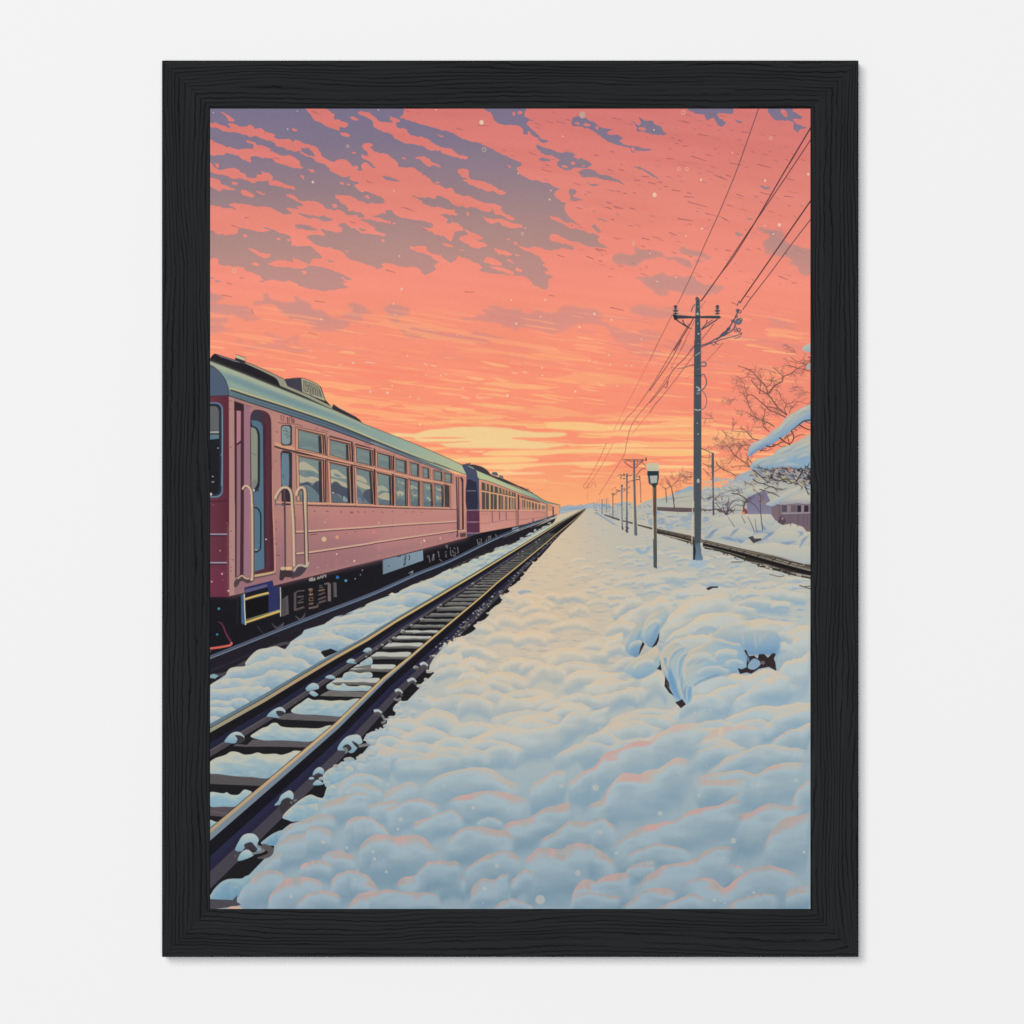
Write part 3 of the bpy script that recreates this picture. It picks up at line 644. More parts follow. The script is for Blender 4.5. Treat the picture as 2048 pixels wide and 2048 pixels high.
# dark reveals at the right side of bays
for t, s in ((T6, '1375,1075 1392,1325'), (T6, '1700,1170 1712,1395'), (T6, '1385,1375 1390,1890'), (T6, '1705,1440 1715,1905'), (T8, '22,330 30,560'), (T8, '18,600 36,1080'), (T8, '292,405 298,610'), (T8, '292,650 300,1085'), (T8, '520,490 522,660'), (T8, '515,705 520,1088')):
    line(P(t, s), 2.6, SHD, sm=0)
line(pts((T6, '1430,1090 1700,1165')), 2, SHD)
line(pts((T6, '1745,1187 1932,1240')), 2, SHD)
# sill, moulding lines, stripes
line(pts((T7, '1165,38 1400,42 1932,60'), (T8, '300,1090 700,1102 1190,1112')), [3.4, 3, 2], (208, 154, 126))
line(pts((T7, '780,52 890,56')), 2, (110, 96, 112))
line(pts((T7, '780,25 990,34 1110,40')), 3, (198, 146, 120))
line(pts((T7, '1165,66 1400,72 1932,86'), (T8, '300,1108 700,1122 1280,1136')), [1.8, 1.8, 1], (70, 52, 58))
for t1, t2 in ((('1020,382 1170,375 1500,350 1932,322'), '300,1337 700,1308 1285,1274'), (('1020,645 1170,630 1500,583 1932,518'), '300,1527 700,1468 1285,1384')):
    p = pts((T7, t1), (T8, t2))
    line(p + [0, 2.6], [2.2, 1.8, 1.2], (92, 62, 72))
    line(p, [3.4, 3.2, 2.2], (206, 168, 142))
line(P(T8, '970,1290 970,1420'), .7, (150, 108, 110), .6)
for s in ('1240,135 1262,130 1268,140', '1390,140 1405,132 1425,142', '1565,132 1578,145 1568,152', '1685,138 1690,155 1715,155 1718,140', '1765,142 1788,142', '1850,142 1862,148', '1625,395 1640,400', '1735,378 1755,385', '785,260 800,265', '785,350 802,352', '780,460 782,470', '780,525 802,530', '790,662 840,668', '1020,210 1035,212', '240,370 262,378', '250,550 256,562', '255,715 285,720', '245,805 262,808', '245,850 262,855', '1200,420 1280,410'):
    line(P(T7, s), 1.3, (100, 68, 76), .9, sm=0)
for s in ('0,1160 30,1165', '85,1160 110,1166', '170,1158 185,1168', '265,1165 280,1155 295,1166', '375,1160 400,1175', '500,1166 512,1156 525,1166', '660,1160 680,1164', '745,1162 770,1164', '850,1165 875,1170', '55,1400 75,1405'):
    line(P(T8, s), 1.2, (110, 76, 80), .8, sm=0)
# far door of car one
fill(P(T8, '1268,738 1300,738 1306,1380 1290,1450 1282,1250'), (206, 150, 130))
for s, w in (('1275,740 1288,1250 1290,1440', 2.2), ('1298,740 1302,1380', 1.8), ('1282,1160 1300,1160', 1)):
    line(P(T8, s), w, (72, 54, 62))
fill(P(T8, '1312,745 1345,745 1362,780 1370,1372 1314,1378'), (70, 54, 60))
fill(P(T8, '1312,745 1325,760 1340,800 1345,1372 1320,1376'), (186, 134, 122))
line(P(T8, '1366,780 1372,1372'), 1.2, (214, 156, 132))
fill(P(T8, '1318,1420 1392,1412 1388,1460 1322,1468'), (92, 66, 66))
line(P(T8, '1310,1395 1398,1385'), 2, (214, 160, 128))
fill(P(T8, '1275,1435 1300,1430 1300,1462 1275,1466'), (96, 66, 70))
line(P(T8, '1180,1440 1270,1400'), .8, (120, 80, 84), .7)
# hand rails
CRM, CSH = (188, 163, 135), (92, 74, 76)


def rail(p, w=4.2):
    line(p + [1.6, .6], w + .8, CSH)
    line(p, w, CRM)
    line(p - [.9, .2], 1.0, (222, 202, 172), .9)


rail(pts((T6, '392,1735 402,1705 432,1690 465,1705 490,1745 500,1820 502,1932'), (T7, '506,100 508,880 498,950 470,985')))
fill(spline(P(T7, '290,1045 288,985 320,950 375,905 405,910 430,945 475,950 490,985 440,1000 400,975 365,975 345,1010 320,1040'), 3), (80, 66, 68))
line(P(T7, '330,945 380,908 425,940 470,945'), 3, CRM)
rail(pts((T6, '782,1850 800,1800 850,1725 900,1708 945,1725 975,1790 985,1932'), (T7, '1000,300 1010,800')), 5)
line(pts((T6, '782,1850 790,1932')), 3, (120, 104, 108))
line(pts((T6, '890,1740 895,1932'), (T7, '900,300 905,800')), 4, (84, 70, 76))
fill(pts((T7, '908,120 972,120 980,830 912,830')), (176, 130, 118), .8)
rail(pts((T6, '1035,1810 1050,1745 1085,1712 1120,1715 1140,1760 1142,1932'), (T7, '1146,300 1158,740 1150,790 1110,790 1080,785 1010,845')), 5.4)
line(pts((T6, '1035,1810 1040,1870 1110,1878')), 2.4, (128, 110, 106))
line(pts((T6, '1085,1740 1110,1760 1118,1932'), (T7, '1130,300 1140,780')), 2.6, (86, 66, 72))
fill(P(T7, '1022,410 1120,405 1125,620 1024,630'), (152, 114, 116), .8)
fill(P(T7, '1028,665 1130,655 1135,770 1030,800'), (140, 104, 106), .8)
fill(spline(P(T7, '845,830 880,810 920,845 985,850 1000,900 960,930 900,925 870,965 832,950'), 3), (64, 52, 56))
fill(spline(P(T7, '975,940 1010,850 1060,800 1130,800 1160,820 1090,905 1020,930'), 3), (72, 62, 70))
fill(P(T7, '905,805 980,802 980,838 908,842'), (214, 178, 132))
fill(spline(P(T7, '845,815 870,798 900,815 895,840 855,842'), 3), (196, 170, 136))
line(P(T7, '1010,855 1040,800 1085,780 1140,800 1172,790 1180,740'), 3.2, (180, 170, 150))
# steps
fill(P(T7, '370,1140 410,1130 425,1505 375,1480'), (64, 90, 128))
fill(P(T7, '412,1050 750,965 765,1040 840,1040 845,1330 700,1360 700,1150 415,1200'), (46, 50, 92))
fill(P(T7, '420,1075 680,1010 690,1040 420,1115'), (92, 88, 120))
fill(P(T7, '420,1120 690,1050 700,1105 420,1180'), (30, 30, 38))
fill(P(T7, '428,1215 700,1140 700,1360 430,1445'), (24, 24, 26))
for s, w in (('420,1192 560,1150 705,1115', 4.6), ('430,1470 640,1400 840,1335', 4.8)):
    line(P(T7, s), w, (204, 178, 104))
    line(P(T7, s) + [0, 2.2], 1.4, (120, 104, 60))
line(P(T7, '430,1440 640,1375 835,1318'), 1.6, (150, 146, 110))
line(P(T7, '410,1125 415,1300 426,1500'), 2.2, (206, 200, 170), sm=0)
line(P(T7, '843,1045 848,1200 846,1400'), 2.2, (186, 180, 160), sm=0)
# under-frame details
fill(P(T7, '870,1190 935,1140 945,1370 860,1400'), (92, 88, 92), .9)
fill(P(T7, '880,1200 900,1150 915,1250 905,1390 880,1395'), (70, 66, 70), .8)
for s, w, c in (('1020,1110 1020,1330', 6, (92, 80, 78)), ('1020,1115 1060,1092 1135,1088', 3, (98, 86, 82)), ('1045,1165 1125,1155', 4, (92, 82, 80)), ('1050,1235 1120,1225', 4, (92, 82, 80)), ('1020,1320 1130,1285', 5, (92, 80, 78)), ('1125,1180 1060,1215', 3, (74, 66, 66)),
                ('1180,1075 1230,1070', 5, (140, 104, 80)), ('1190,1095 1230,1090', 3, (120, 90, 74)), ('1185,1140 1235,1130', 5, (130, 98, 78)), ('1200,1110 1215,1140 1235,1125', 3, (140, 104, 80)), ('1190,1180 1190,1210 1235,1205 1235,1170 1190,1175', 3, (120, 90, 74)), ('1185,1250 1240,1240', 4, (130, 98, 78)), ('1182,1300 1290,1280 1292,1250', 5, (110, 90, 84)),
                ('1310,1030 1345,1020 1310,1055 1360,1050', 4, (96, 84, 82)), ('1300,1090 1375,1075', 4, (120, 98, 86)), ('1300,1140 1380,1110', 4, (90, 80, 80)), ('1295,1195 1390,1160', 4, (96, 84, 82)), ('1300,1235 1390,1205', 5, (92, 80, 80)), ('1370,1010 1430,995', 4, (110, 94, 90)), ('1430,1000 1432,1215', 8, (116, 102, 104)), ('1495,990 1500,1165', 9, (96, 90, 92)), ('1480,1000 1484,1170', 3, (60, 58, 60))):
    line(P(T7, s), w * .8, c, .95, sm=0)
for s in ('1190,965 1200,945 1240,935', '1215,965 1225,945', '1245,960 1255,935 1262,958', '1290,955 1300,920', '1310,945 1335,910 1345,940', '1350,935 1360,905 1390,900 1385,930', '1190,968 1260,960'):
    line(P(T7, s), 3, (160, 158, 150), .9, sm=0)
for s in ('735,1470 790,1520 830,1510 890,1465 870,1530 820,1558 770,1530', '1020,1385 1075,1420 1110,1400 1145,1345 1130,1415 1080,1445 1040,1420'):
    fill(spline(P(T7, s), 3), (76, 74, 78))
line(P(T7, '570,1520 640,1605'), 1.5, (60, 58, 62))
line(P(T7, '330,1180 325,1500'), 1.2, (46, 46, 52))
line(P(T7, '100,1460 150,1500 190,1600 255,1710'), [2, 3, 4], (104, 50, 72))
line(P(T7, '258,1705 245,1740 150,1762 -10,1785'), 4.6, (206, 100, 88))
for s, r, c in (('1530,928', 3.2, (58, 122, 190)), ('1630,968', 2.8, (80, 150, 190)), ('105,1305', 2.6, (70, 140, 160)), ('85,1615', 2.4, (60, 130, 150)), ('1828,843', 1.2, (120, 120, 120)), ('1806,898', 1.3, (110, 120, 130)), ('1742,945', 1.6, (130, 130, 130))):
    dot(*P(T7, s)[0], r, c)
dot(*P(T7, '1530,928')[0], 1.4, (30, 60, 110))
# white plate and signs below the car
fill(P(T8, '392,1738 875,1620 880,1745 395,1915'), G(P(T8, '392,1900')[0], P(T8, '870,1640')[0], (112, 130, 144), (128, 148, 162)))
for s in ('560,1700 600,1695 615,1685', '645,1690 672,1682 662,1755', '650,1715 668,1712', '645,1740 665,1735', '700,1690 715,1685 712,1735 700,1738', '640,1790 668,1780', '642,1805 660,1800', '705,1780 712,1778', '455,1815 475,1812', '645,1765 665,1758 660,1800'):
    line(P(T8, s), 1.7, (58, 60, 70), sm=0)
for s in ('930,1690 945,1685 960,1770', '925,1710 935,1700', '1000,1665 985,1750 1005,1745 1008,1665', '1060,1640 1070,1710', '1050,1645 1065,1640', '1070,1730 1105,1755', '1140,1645 1160,1640', '1145,1665 1160,1680 1145,1690 1160,1710', '1155,1590 1150,1560 1170,1560 1165,1600', '1200,1590 1210,1605', '1205,1620 1210,1680', '1230,1620 1240,1660 1260,1640 1262,1690', '1245,1590 1262,1610', '1290,1580 1300,1655 1280,1660', '1210,1690 1230,1680', '1240,1680 1255,1700',
          '1525,1490 1540,1560', '1550,1490 1575,1485 1575,1555 1555,1560 1555,1520', '1625,1535 1645,1470 1640,1535', '1655,1465 1690,1450', '1665,1470 1668,1535', '1688,1455 1685,1515', '1745,1430 1765,1475', '1805,1470 1825,1445', '700,1900 750,1880 758,1895 720,1920'):
    line(P(T8, s), 1.5, (150, 146, 142), .85, sm=0)
fill(P(T8, '725,1880 758,1865 760,1885 728,1898'), (130, 150, 160), .9)

# ---- second and farther cars ---------------------------------------------------------------
fill(spline(P(T9, '140,180 240,172 330,185 400,210 460,255 500,300 640,345 800,420 990,515 800,440 600,365 500,320 300,240'), 3), (62, 60, 64))
for s in ('195,160 215,170 245,155', '790,415 800,425', '825,430 830,440', '840,440 900,465', '905,465 930,475', '935,465 940,480', '955,480 960,490', '980,508 992,515'):
    line(P(T9, s), 1.6, (60, 56, 58), sm=0)
fill(spline(P(T9, '500,285 515,265 560,268 575,290 570,310 520,300'), 3), (92, 96, 108))
fill(P(T9, '585,300 640,310 640,340 590,330'), (110, 110, 112))
fill(P(T9, '140,180 200,175 280,200 330,260 348,345 355,720 358,1000 200,1050 200,300'), (72, 78, 100))
fill(spline(P(T9, '200,372 290,378 318,410 330,720 200,722'), 3), (48, 50, 66))
for y, s in ((490, 1.5), ):
    line(P(T9, '198,%d 312,%d' % (y, y)), s, (130, 130, 140))
fill(P(T9, '200,722 355,718 358,1000 204,1015'), (88, 52, 72))
for y in (722, 865, 998):
    line(P(T9, '200,%d 357,%d' % (y, y - 2)), 1.4, (170, 146, 156), sm=0)
line(P(T9, '140,180 200,175 280,205 325,262 345,345'), 1, (58, 66, 72))
fill(spline(P(T9, '205,185 300,235 500,320 800,450 1000,525 1140,612 1310,655 1310,665 1150,640 1000,575 800,500 500,385 348,345 320,260 270,210'), 3), G(P(T9, '350,0')[0], P(T9, '1150,0')[0], (178, 190, 146), (176, 184, 148), (122, 152, 140)))
line(P(T9, '345,347 500,390 800,508 1000,580 1150,645'), 1.2, (70, 72, 70))
line(P(T9, '300,235 500,320 800,450 1000,525 1140,610 1310,657'), 1.0, (70, 78, 70))
fill(P(T9, '350,350 500,392 800,510 1000,582 1150,645 1160,830 800,915 358,998'), G(P(T9, '350,360')[0], P(T9, '360,960')[0], (208, 146, 120), (194, 132, 122), (202, 144, 130), s=(0, .55, 1)))
fill(P(T9, '1160,640 1310,662 1318,800 1165,828'), (222, 156, 122))
fill(P(T9, '1165,650 1230,660 1232,730 1168,730'), (200, 140, 110))
fill(P(T9, '1230,680 1245,682 1246,808 1232,810'), (70, 60, 64))
line(P(T9, '1318,662 1320,805'), 1.1, (90, 90, 90))
for x in (1152, 1162):
    line(P(T9, '%d,640 %d,832' % (x, x + 4)), 1.2, (150, 150, 130) if x < 1155 else (80, 66, 66), sm=0)
# windows of car two: an upper and a lower row
DG = (78, 76, 74)
fill(P(T9, '380,385 780,512 785,560 380,478'), DG)
for i, x in enumerate((424, 436, 470, 480, 520, 530, 575, 585, 615, 630, 650, 665, 685, 700, 725, 735, 760)):
    y0, y1 = np.interp(x, [380, 780], [390, 515]), np.interp(x, [380, 780], [478, 558])
    line(P(T9, '%d,%f %d,%f' % (x, y0 - 6, x + 2, y1 + 4)), 1.5 if i % 2 else 1.1, (214, 160, 118), sm=0)
line(P(T9, '372,490 580,530 780,570'), 2.2, (218, 166, 124))
line(P(T9, '372,478 580,518 780,558'), 1, (84, 66, 62))
fill(P(T9, '382,500 780,578 785,715 384,712'), DG)
for i, x in enumerate((426, 474, 480, 522, 568, 576, 612, 640, 655, 690, 700, 730, 745, 765)):
    y0 = np.interp(x, [380, 780], [500, 578])
    line(P(T9, '%d,%f %d,716' % (x, y0 - 3, x + 1)), 2.0 if i % 3 else 1.3, (212, 156, 120), sm=0)
for i, x in enumerate((605, 632, 670)):
    fill(P(T9, '%d,560 %d,565 %d,700 %d,700' % (x, x + 12, x + 13, x)), (170, 128, 108), .5)
fill(P(T9, '785,520 812,528 815,720 788,720'), (222, 164, 128))
line(P(T9, '790,520 796,905'), 1.2, (104, 74, 74))
line(P(T9, '815,530 817,905'), 1.6, (74, 60, 60))
fill(P(T9, '818,535 830,540 832,715 820,715'), (62, 54, 56))
fill(P(T9, '850,545 1000,592 1080,625 1080,640 1000,615 850,575'), (72, 62, 62))
for x in range(862, 1075, 17):
    y0 = np.interp(x, [850, 1080], [548, 628])
    line(P(T9, '%d,%f %d,%f' % (x, y0 - 3, x + 2, y0 + 28)), 1.0, (206, 150, 116), sm=0)
line(P(T9, '832,578 1000,622 1145,662'), 1.8, (222, 170, 126))
fill(P(T9, '868,590 1000,632 1140,675 1140,718 872,715'), (96, 86, 80))
for i, x in enumerate((885, 912, 935, 945, 975, 1010, 1018, 1050, 1060, 1085, 1095, 1115, 1130)):
    y0 = np.interp(x, [868, 1140], [590, 675])
    line(P(T9, '%d,%f %d,717' % (x, y0 - 2, x + 1)), [1.2, 2.4, 1][i % 3], (214, 158, 120), sm=0)
fill(P(T9, '870,680 900,690 935,685 1000,690 1000,712 872,712'), (190, 180, 150), .35)
line(P(T9, '355,720 790,722'), 1.6, (222, 168, 132))
line(P(T9, '358,733 790,735'), .9, (120, 84, 84))
line(P(T9, '820,722 1150,720'), 1.4, (222, 168, 132))
for s in ('505,735 508,870', '595,735 596,838', '672,740 676,838'):
    line(P(T9, s), 1.5, (88, 82, 92), sm=0)
line(P(T9, '360,880 500,872 640,845 790,838'), .9, (150, 106, 106))
line(P(T9, '820,840 1000,820 1140,800'), .9, (150, 106, 106))
line(P(T9, '1000,740 1100,745 1150,775'), .8, (150, 106, 106))
line(P(T9, '358,998 800,915 1160,832 1318,802'), 1, (64, 48, 54))
fill(P(T9, '745,935 828,918 832,965 748,985'), (142, 148, 156))
for s in ('850,930 870,945 855,955', '960,920 980,935', '985,850 1000,880 970,900 1010,890', '995,820 1005,860', '940,880 960,870', '1060,870 1080,862'):
    line(P(T9, s), 1.8, (88, 84, 92), .9, sm=0)
line(P(T9, '1165,830 1200,805 1250,800 1310,790'), 2.2, (60, 64, 66))
for x, y in ((395, 765), (440, 770), (278, 795)):
    dot(*P(T9, '%d,%d' % (x, y))[0], .9, (120, 84, 90))
# falling-snow flecks on the car side
for s, r, c in (('1367,470', 4.9, (206, 184, 136)), ('1525,447', 3.6, (206, 150, 124)), ('1520,648', 1.6, (226, 206, 196)), ('1730,732', 2, (220, 186, 160)), ('1295,812', 2.4, (180, 130, 130)), ('1410,790', 2, (176, 120, 124)), ('672,472', 1.8, (210, 190, 190)), ('143,886', 2.4, (190, 140, 140)), ('20,980', 1.8, (200, 160, 160)), ('120,608', 1.7, (190, 130, 110)), ('155,960', 1.4, (140, 80, 96)), ('220,1090', 2, (220, 180, 180)), ('1640,735', 1.3, (190, 140, 140)), ('1380,270', 1.6, (210, 150, 140)), ('1405,235', 1, (210, 150, 140)), ('40,60', 1.4, (140, 84, 96))):
    dot(*P(T7, s)[0], r, c, .95)
for s, r, c in (('890,1508', 1.9, (240, 210, 196)), ('855,1530', 1.2, (226, 180, 170)), ('1085,1478', 2, (220, 170, 160)), ('50,1750', 2, (220, 180, 160)), ('345,1690', 1.8, (190, 130, 128)), ('345,1295', 1.6, (220, 170, 156)), ('148,1862', 1.4, (150, 140, 150)), ('125,1915', 1.2, (120, 130, 150)), ('285,1400', 4, (204, 124, 116))):
    dot(*P(T8, s)[0], r, c, .9)
for s, r in (('95,1237', 1.3), ('33,1577', 1.4), ('8,1790', 3)):
    dot(*P(T6, s)[0], r, (196, 190, 180))
line(P(T6, '18,1635 32,1650 48,1632'), 2.2, (130, 130, 130))
# ---- snow-covered ground --------------------------------------------------------------------
TB = (420, 1280, 6)
TC = (420, 1496, 6)
TS = (640, 1150, 4)
TQ = (1138, 1100, 4)
TR = (1138, 1335, 4)
TU = (700, 1335, 4)
TV = (900, 1080, 4)
T11 = (1299, 930, 6)
T12 = (1140, 880, 8.05)


def mix(a, b, t):
    return a * (1 - t[..., None]) + b * t[..., None]


def warmth(X, Y):
    """how golden the painter made the snow: strongest down the middle of the path"""
    nx, ny = X + 420., Y + 217.
    c = 1105 - (ny - 1030) * .12
    w = 70 + (ny - 1030) * .62
    return np.exp(-((nx - c) / np.maximum(w, 40)) ** 2) * (1 - sstep(1180, 1620, ny))


def rimc(X, Y):
    ny = Y + 217.
    base = ramp(ny, [1030, 1300, 1480, 1600, 1700, 1818], [(202, 189, 166), (208, 193, 170), (199, 188, 172), (175, 168, 160), (166, 162, 158), (160, 158, 156)])
    return mix(base, np.array([217, 192, 160.]), warmth(X, Y))


def bodyc(X, Y):
    ny = Y + 217.
    base = ramp(ny, [1030, 1250, 1400, 1550, 1700, 1818], [(190, 184, 170), (180, 186, 182), (168, 183, 188), (157, 175, 182), (150, 169, 178), (145, 165, 176)])
    return mix(base, np.array([214, 191, 161.]), warmth(X, Y) * .85)


def shadc(X, Y):
    ny = Y + 217.
    base = ramp(ny, [1030, 1250, 1400, 1550, 1700, 1818], [(146, 166, 182), (142, 170, 188), (138, 167, 186), (133, 160, 176), (122, 149, 166), (116, 144, 162)])
    return mix(base, np.array([186, 178, 166.]), warmth(X, Y) * .6)


PINK = np.array([199, 160, 153.])


def mound(p, h, rim=.22, a=1., pink=0., dark=1., side=.14, edge=.8, jag=1.):
    """one billow of snow below a ridge line drawn left to right"""
    h = h * 1.55
    p = spline(np.asarray(p, float), 5, False)
    p = p[np.argsort(p[:, 0], kind='stable')]
    x0, x1 = p[0, 0], p[-1, 0]
    X0, X1 = max(int(x0) - 2, 0), min(int(x1) + 3, PW)
    Y0, Y1 = max(int(p[:, 1].min()) - 3, 0), min(int(p[:, 1].max() + h) + 3, PH)
    if X1 <= X0 or Y1 <= Y0:
        return
    Y, X = np.mgrid[Y0:Y1, X0:X1].astype(np.float32)
    xs = np.arange(X0, X1) + .5
    r = np.random.RandomState(int(abs(x0 * 7 + p[0, 1] * 13)) % 99991)
    sc = max(4., (x1 - x0) / 14.)
    kn = np.arange(x0 - sc * 2, x1 + sc * 3, sc)
    wob = np.interp(xs, kn, r.uniform(-1, 1, len(kn))) * min(1.6, h * .045) * jag
    wob += np.interp(xs, np.arange(x0 - 3, x1 + 6, 2.5), r.uniform(-.6, .6, len(np.arange(x0 - 3, x1 + 6, 2.5)))) * .45 * jag
    yr = np.interp(xs, p[:, 0], p[:, 1]) + wob
    d = Y + .5 - yr[None]
    u = np.clip((xs - x0) / max(x1 - x0, 1), 0, 1)
    sd = sstep(0, side, u) * sstep(0, side, 1 - u)
    hl = h * (.35 + .65 * np.sqrt(sd))[None]
    m = np.clip(d / edge + .5, 0, 1) * (1 - sstep(.62, 1., d / hl)) * (.15 + .85 * sd[None]) * a
    m *= (X >= x0 - 1) & (X <= x1 + 1)
    t = d / hl
    rc, bc, dc = rimc(X, Y), bodyc(X, Y), shadc(X, Y)
    if pink:
        rc = mix(rc, PINK, np.full(X.shape, pink, np.float32) * np.clip(np.interp(xs, kn, r.uniform(-.1, 1.25, len(kn))), 0, 1)[None] * (1 - .5 * sstep(.5, 1, u))[None])
    br = noise(17, 8, int(r.randint(9999)), Y1 - Y0, X1 - X0) * .05 + noise(44, 16, int(r.randint(9999)), Y1 - Y0, X1 - X0) * .16
    t = t + br * np.clip(t * 5, 0, 1)
    bc = np.minimum(bc * (1 + .05 * (1 - sstep(rim * .6, rim * 2., t)))[..., None], 232)
    c = mix(rc, bc, sstep(rim * .04, rim * (.82 - .12 * pink), t))
    c = mix(c, dc, sstep(rim * .8, .92, t) * dark)
    m = m[..., None]
    cv[Y0:Y1, X0:X1] = cv[Y0:Y1, X0:X1] * (1 - m) + c / 255. * m


def mounds(t, lst):
    for s, h, *k in lst:
        kw = k[0] if k else {}
        BIL.append((P(t, s), h, kw))


BIL = []
# distant land at the vanishing point
fill(P(T9, '1318,690 1420,665 1500,672 1560,655 1600,662 1650,645 1720,640 1932,645 1932,800 1318,800'), (168, 178, 184))
for s in ('1320,700 1420,690 1500,695 1600,680 1700,690', '1320,725 1450,712 1640,705', '1340,760 1500,735 1640,712'):
    line(P(T9, s), [2, 3, .8], (140, 158, 176), .8)
line(P(T9, '1330,690 1400,668 1440,662 1520,674 1560,656 1620,664 1650,646 1720,640'), 1.0, (150, 150, 160), .8)
ground = pts((T9, '1318,770 1500,725 1640,706 1720,700'), (T12, '300,1090 700,1120 1932,1150'), (T11, '600,560 1940,600 1940,2000'), (TR, '1940,1940'), (TC, '-10,1940'), (TB, '-10,300'), (T7, '-10,1925 1932,1180'), (T9, '0,1370 1000,930'))
fill(ground, lambda X, Y: bodyc(X, Y))
# ---- left strip: dark ballast under the train's near rail, then snow
fill(pts((T7, '-10,1912 1100,1470 1932,1150'), (T8, '800,1930'), (T9, '0,1350 500,1100 1000,930 1270,820 1250,862 1000,1005 800,1095 500,1215 0,1430'), (TS, '640,150 20,400'), (TB, '1100,100 700,200 300,380 -10,600')), (38, 36, 42))
for s, w, c in (('-10,430 200,400 430,260', 7, (80, 76, 82)), ('700,100 900,40 1000,60', 6, (84, 80, 84)), ('-10,375 330,240 620,110', 5, (46, 42, 58))):
    line(P(TB, s), w, c, .8)
line(P(T7, '1280,1530 1400,1540'), 4, (70, 74, 90), .8)
strip = pts((TB, '-10,580 60,500 200,410 300,335 420,310 440,245 560,125 780,75 900,110 960,40'), (T7, '960,1705 1100,1610 1130,1560 1370,1490 1500,1400 1720,1350 1932,1235'), (TS, '20,392 120,345 270,300 370,235 480,190 640,135 830,62 920,10'), (T9, '60,1390 250,1300 500,1215 640,1160 800,1098 1000,1005 1260,858 1500,745 1630,712 1300,885 980,1085 640,1290 0,1665'), (TB, '1880,-5 1480,215 640,710 -10,1070'))
fill(strip, lambda X, Y: mix(ramp(Y + 217, [1020, 1100, 1250, 1500], [(206, 198, 160), (196, 196, 172), (176, 186, 184), (166, 180, 184)]), np.array([150, 176, 192.]), np.clip(noise(40, 7, 61)[np.clip(Y.astype(int), 0, PH - 1), np.clip(X.astype(int), 0, PW - 1)], 0, 1) * .5))
for _ in range(170):        # ragged ballast along the top of the strip, brush marks in it
    t = rng.rand()
    q = spline(pts((T9, '0,1420 250,1310 500,1205 800,1095 1000,1000 1260,860')), 6, False)
    b = q[int(t ** .8 * (len(q) - 1))]
    L = 3 + 10 * (1 - t)
    b = b + rng.normal(0, 1.3 * (1 - t) + .3, 2)
    line(np.array([b, b + [L * .6, -L * .18], b + [L, -L * .5]]), [.5, 2.2 * (1.2 - t), .5], (44, 42, 46), .9)
LEFT = dict(rim=.3)


def puffs(t, lst, top=(194, 189, 173), mid=(163, 180, 186), low=(114, 148, 172), tex=1.):
    """rounded lumps of snow lying between the two tracks: traced outline, painted top to bottom"""
    for s in lst:
        p = spline(P(t, s), 4)
        y0, y1 = p[:, 1].min(), p[:, 1].max()
        x0, x1 = p[:, 0].min(), p[:, 0].max()
        w, h = x1 - x0, y1 - y0
        r = cover(p, 1)
        if r is None:
            continue
        Y0, Y1, X0, X1, m = r
        YS = np.arange(Y0, Y1)[:, None] + .5
        inside = m > .5
        first = np.where(inside.any(0), inside.argmax(0), 0) + Y0
        d = (YS - first[None]) / max(h, 1) * (.75 + .5 * np.clip((first[None] - y0) / max(h, 1), 0, 1))
        n = noise(max(4, w * .09), max(2.5, h * .13), int(abs(x0 * 31 + y0 * 17)) % 9999, Y1 - Y0, X1 - X0)
        n = n * .11 + noise(max(3, w * .04), max(2, h * .06), int(abs(x0 * 7 + y1)) % 9999, Y1 - Y0, X1 - X0) * .05
        d = np.clip(d + n * tex * np.clip(d * 6, 0, 1), 0, 1)
        cs = np.array([top, mid, low, low], np.float32)
        c = np.stack([np.interp(d, (.03, .30, .85, 1), cs[:, i]) for i in range(3)], -1) / 255.
        m3 = m[..., None]
        cv[Y0:Y1, X0:X1] = cv[Y0:Y1, X0:X1] * (1 - m3) + c * m3


TRX, TRY = np.array([742, 833, 900, 1022, 1113]) - 420, np.array([1191.7, 1152, 1125, 1075, 1033]) - 217
LRX, LRY = np.array([733, 790, 865, 947, 1006, 1063, 1116]) - 420, np.array([1277, 1241, 1197, 1149, 1113, 1079, 1046]) - 217
for i in range(190):
    x = 680 - (i / 190.) ** .8 * 365 + rng.uniform(-6, 6)
    hi, lo = np.interp(x, TRX, TRY), np.interp(x, LRX, LRY)
    g = lo - hi
    y = hi + g * rng.uniform(.32, .86)
    rx, ry = g * rng.uniform(.10, .26) + .8, g * rng.uniform(.04, .085) + .4
    v = np.linspace(0, 2 * np.pi, 9)[:-1]
    q = np.stack([x + rx * np.cos(v) * rng.uniform(.8, 1.25, 8), y - rx * np.cos(v) * .22 + ry * np.sin(v) * rng.uniform(.8, 1.2, 8)], 1)
    if rng.rand() < .5:
        fill(spline(q + [0, ry * .9], 3), (132, 158, 178), .6)
    fill(spline(q, 3), G((x, y - ry), (x + 1, y + ry), (200, 194, 172), (178, 188, 182), (150, 174, 184)), .8)
puffs(TS, ('700,110 760,70 830,62 920,20 1010,8 1100,0 1150,20 1100,70 1020,110 900,120', '630,140 720,90 830,68 940,90 1010,110 1060,80 1100,60 1080,100 960,170 880,170 760,160', '370,250 400,220 500,190 620,180 720,140 830,150 900,170 860,220 760,260 640,250 500,270', '270,300 350,260 480,245 560,255 640,235 720,260 830,230 780,280 700,290 600,320 450,320 330,320',
           '40,400 120,350 250,320 370,300 480,290 560,300 620,270 700,280 640,330 520,370 470,390 330,380 150,410', '70,440 150,400 280,398 380,400 460,400 400,440 330,500 270,525 190,505 120,480', '-10,450 40,450 120,475 180,515 240,525 265,540 180,600 130,612 40,590 -20,600'))
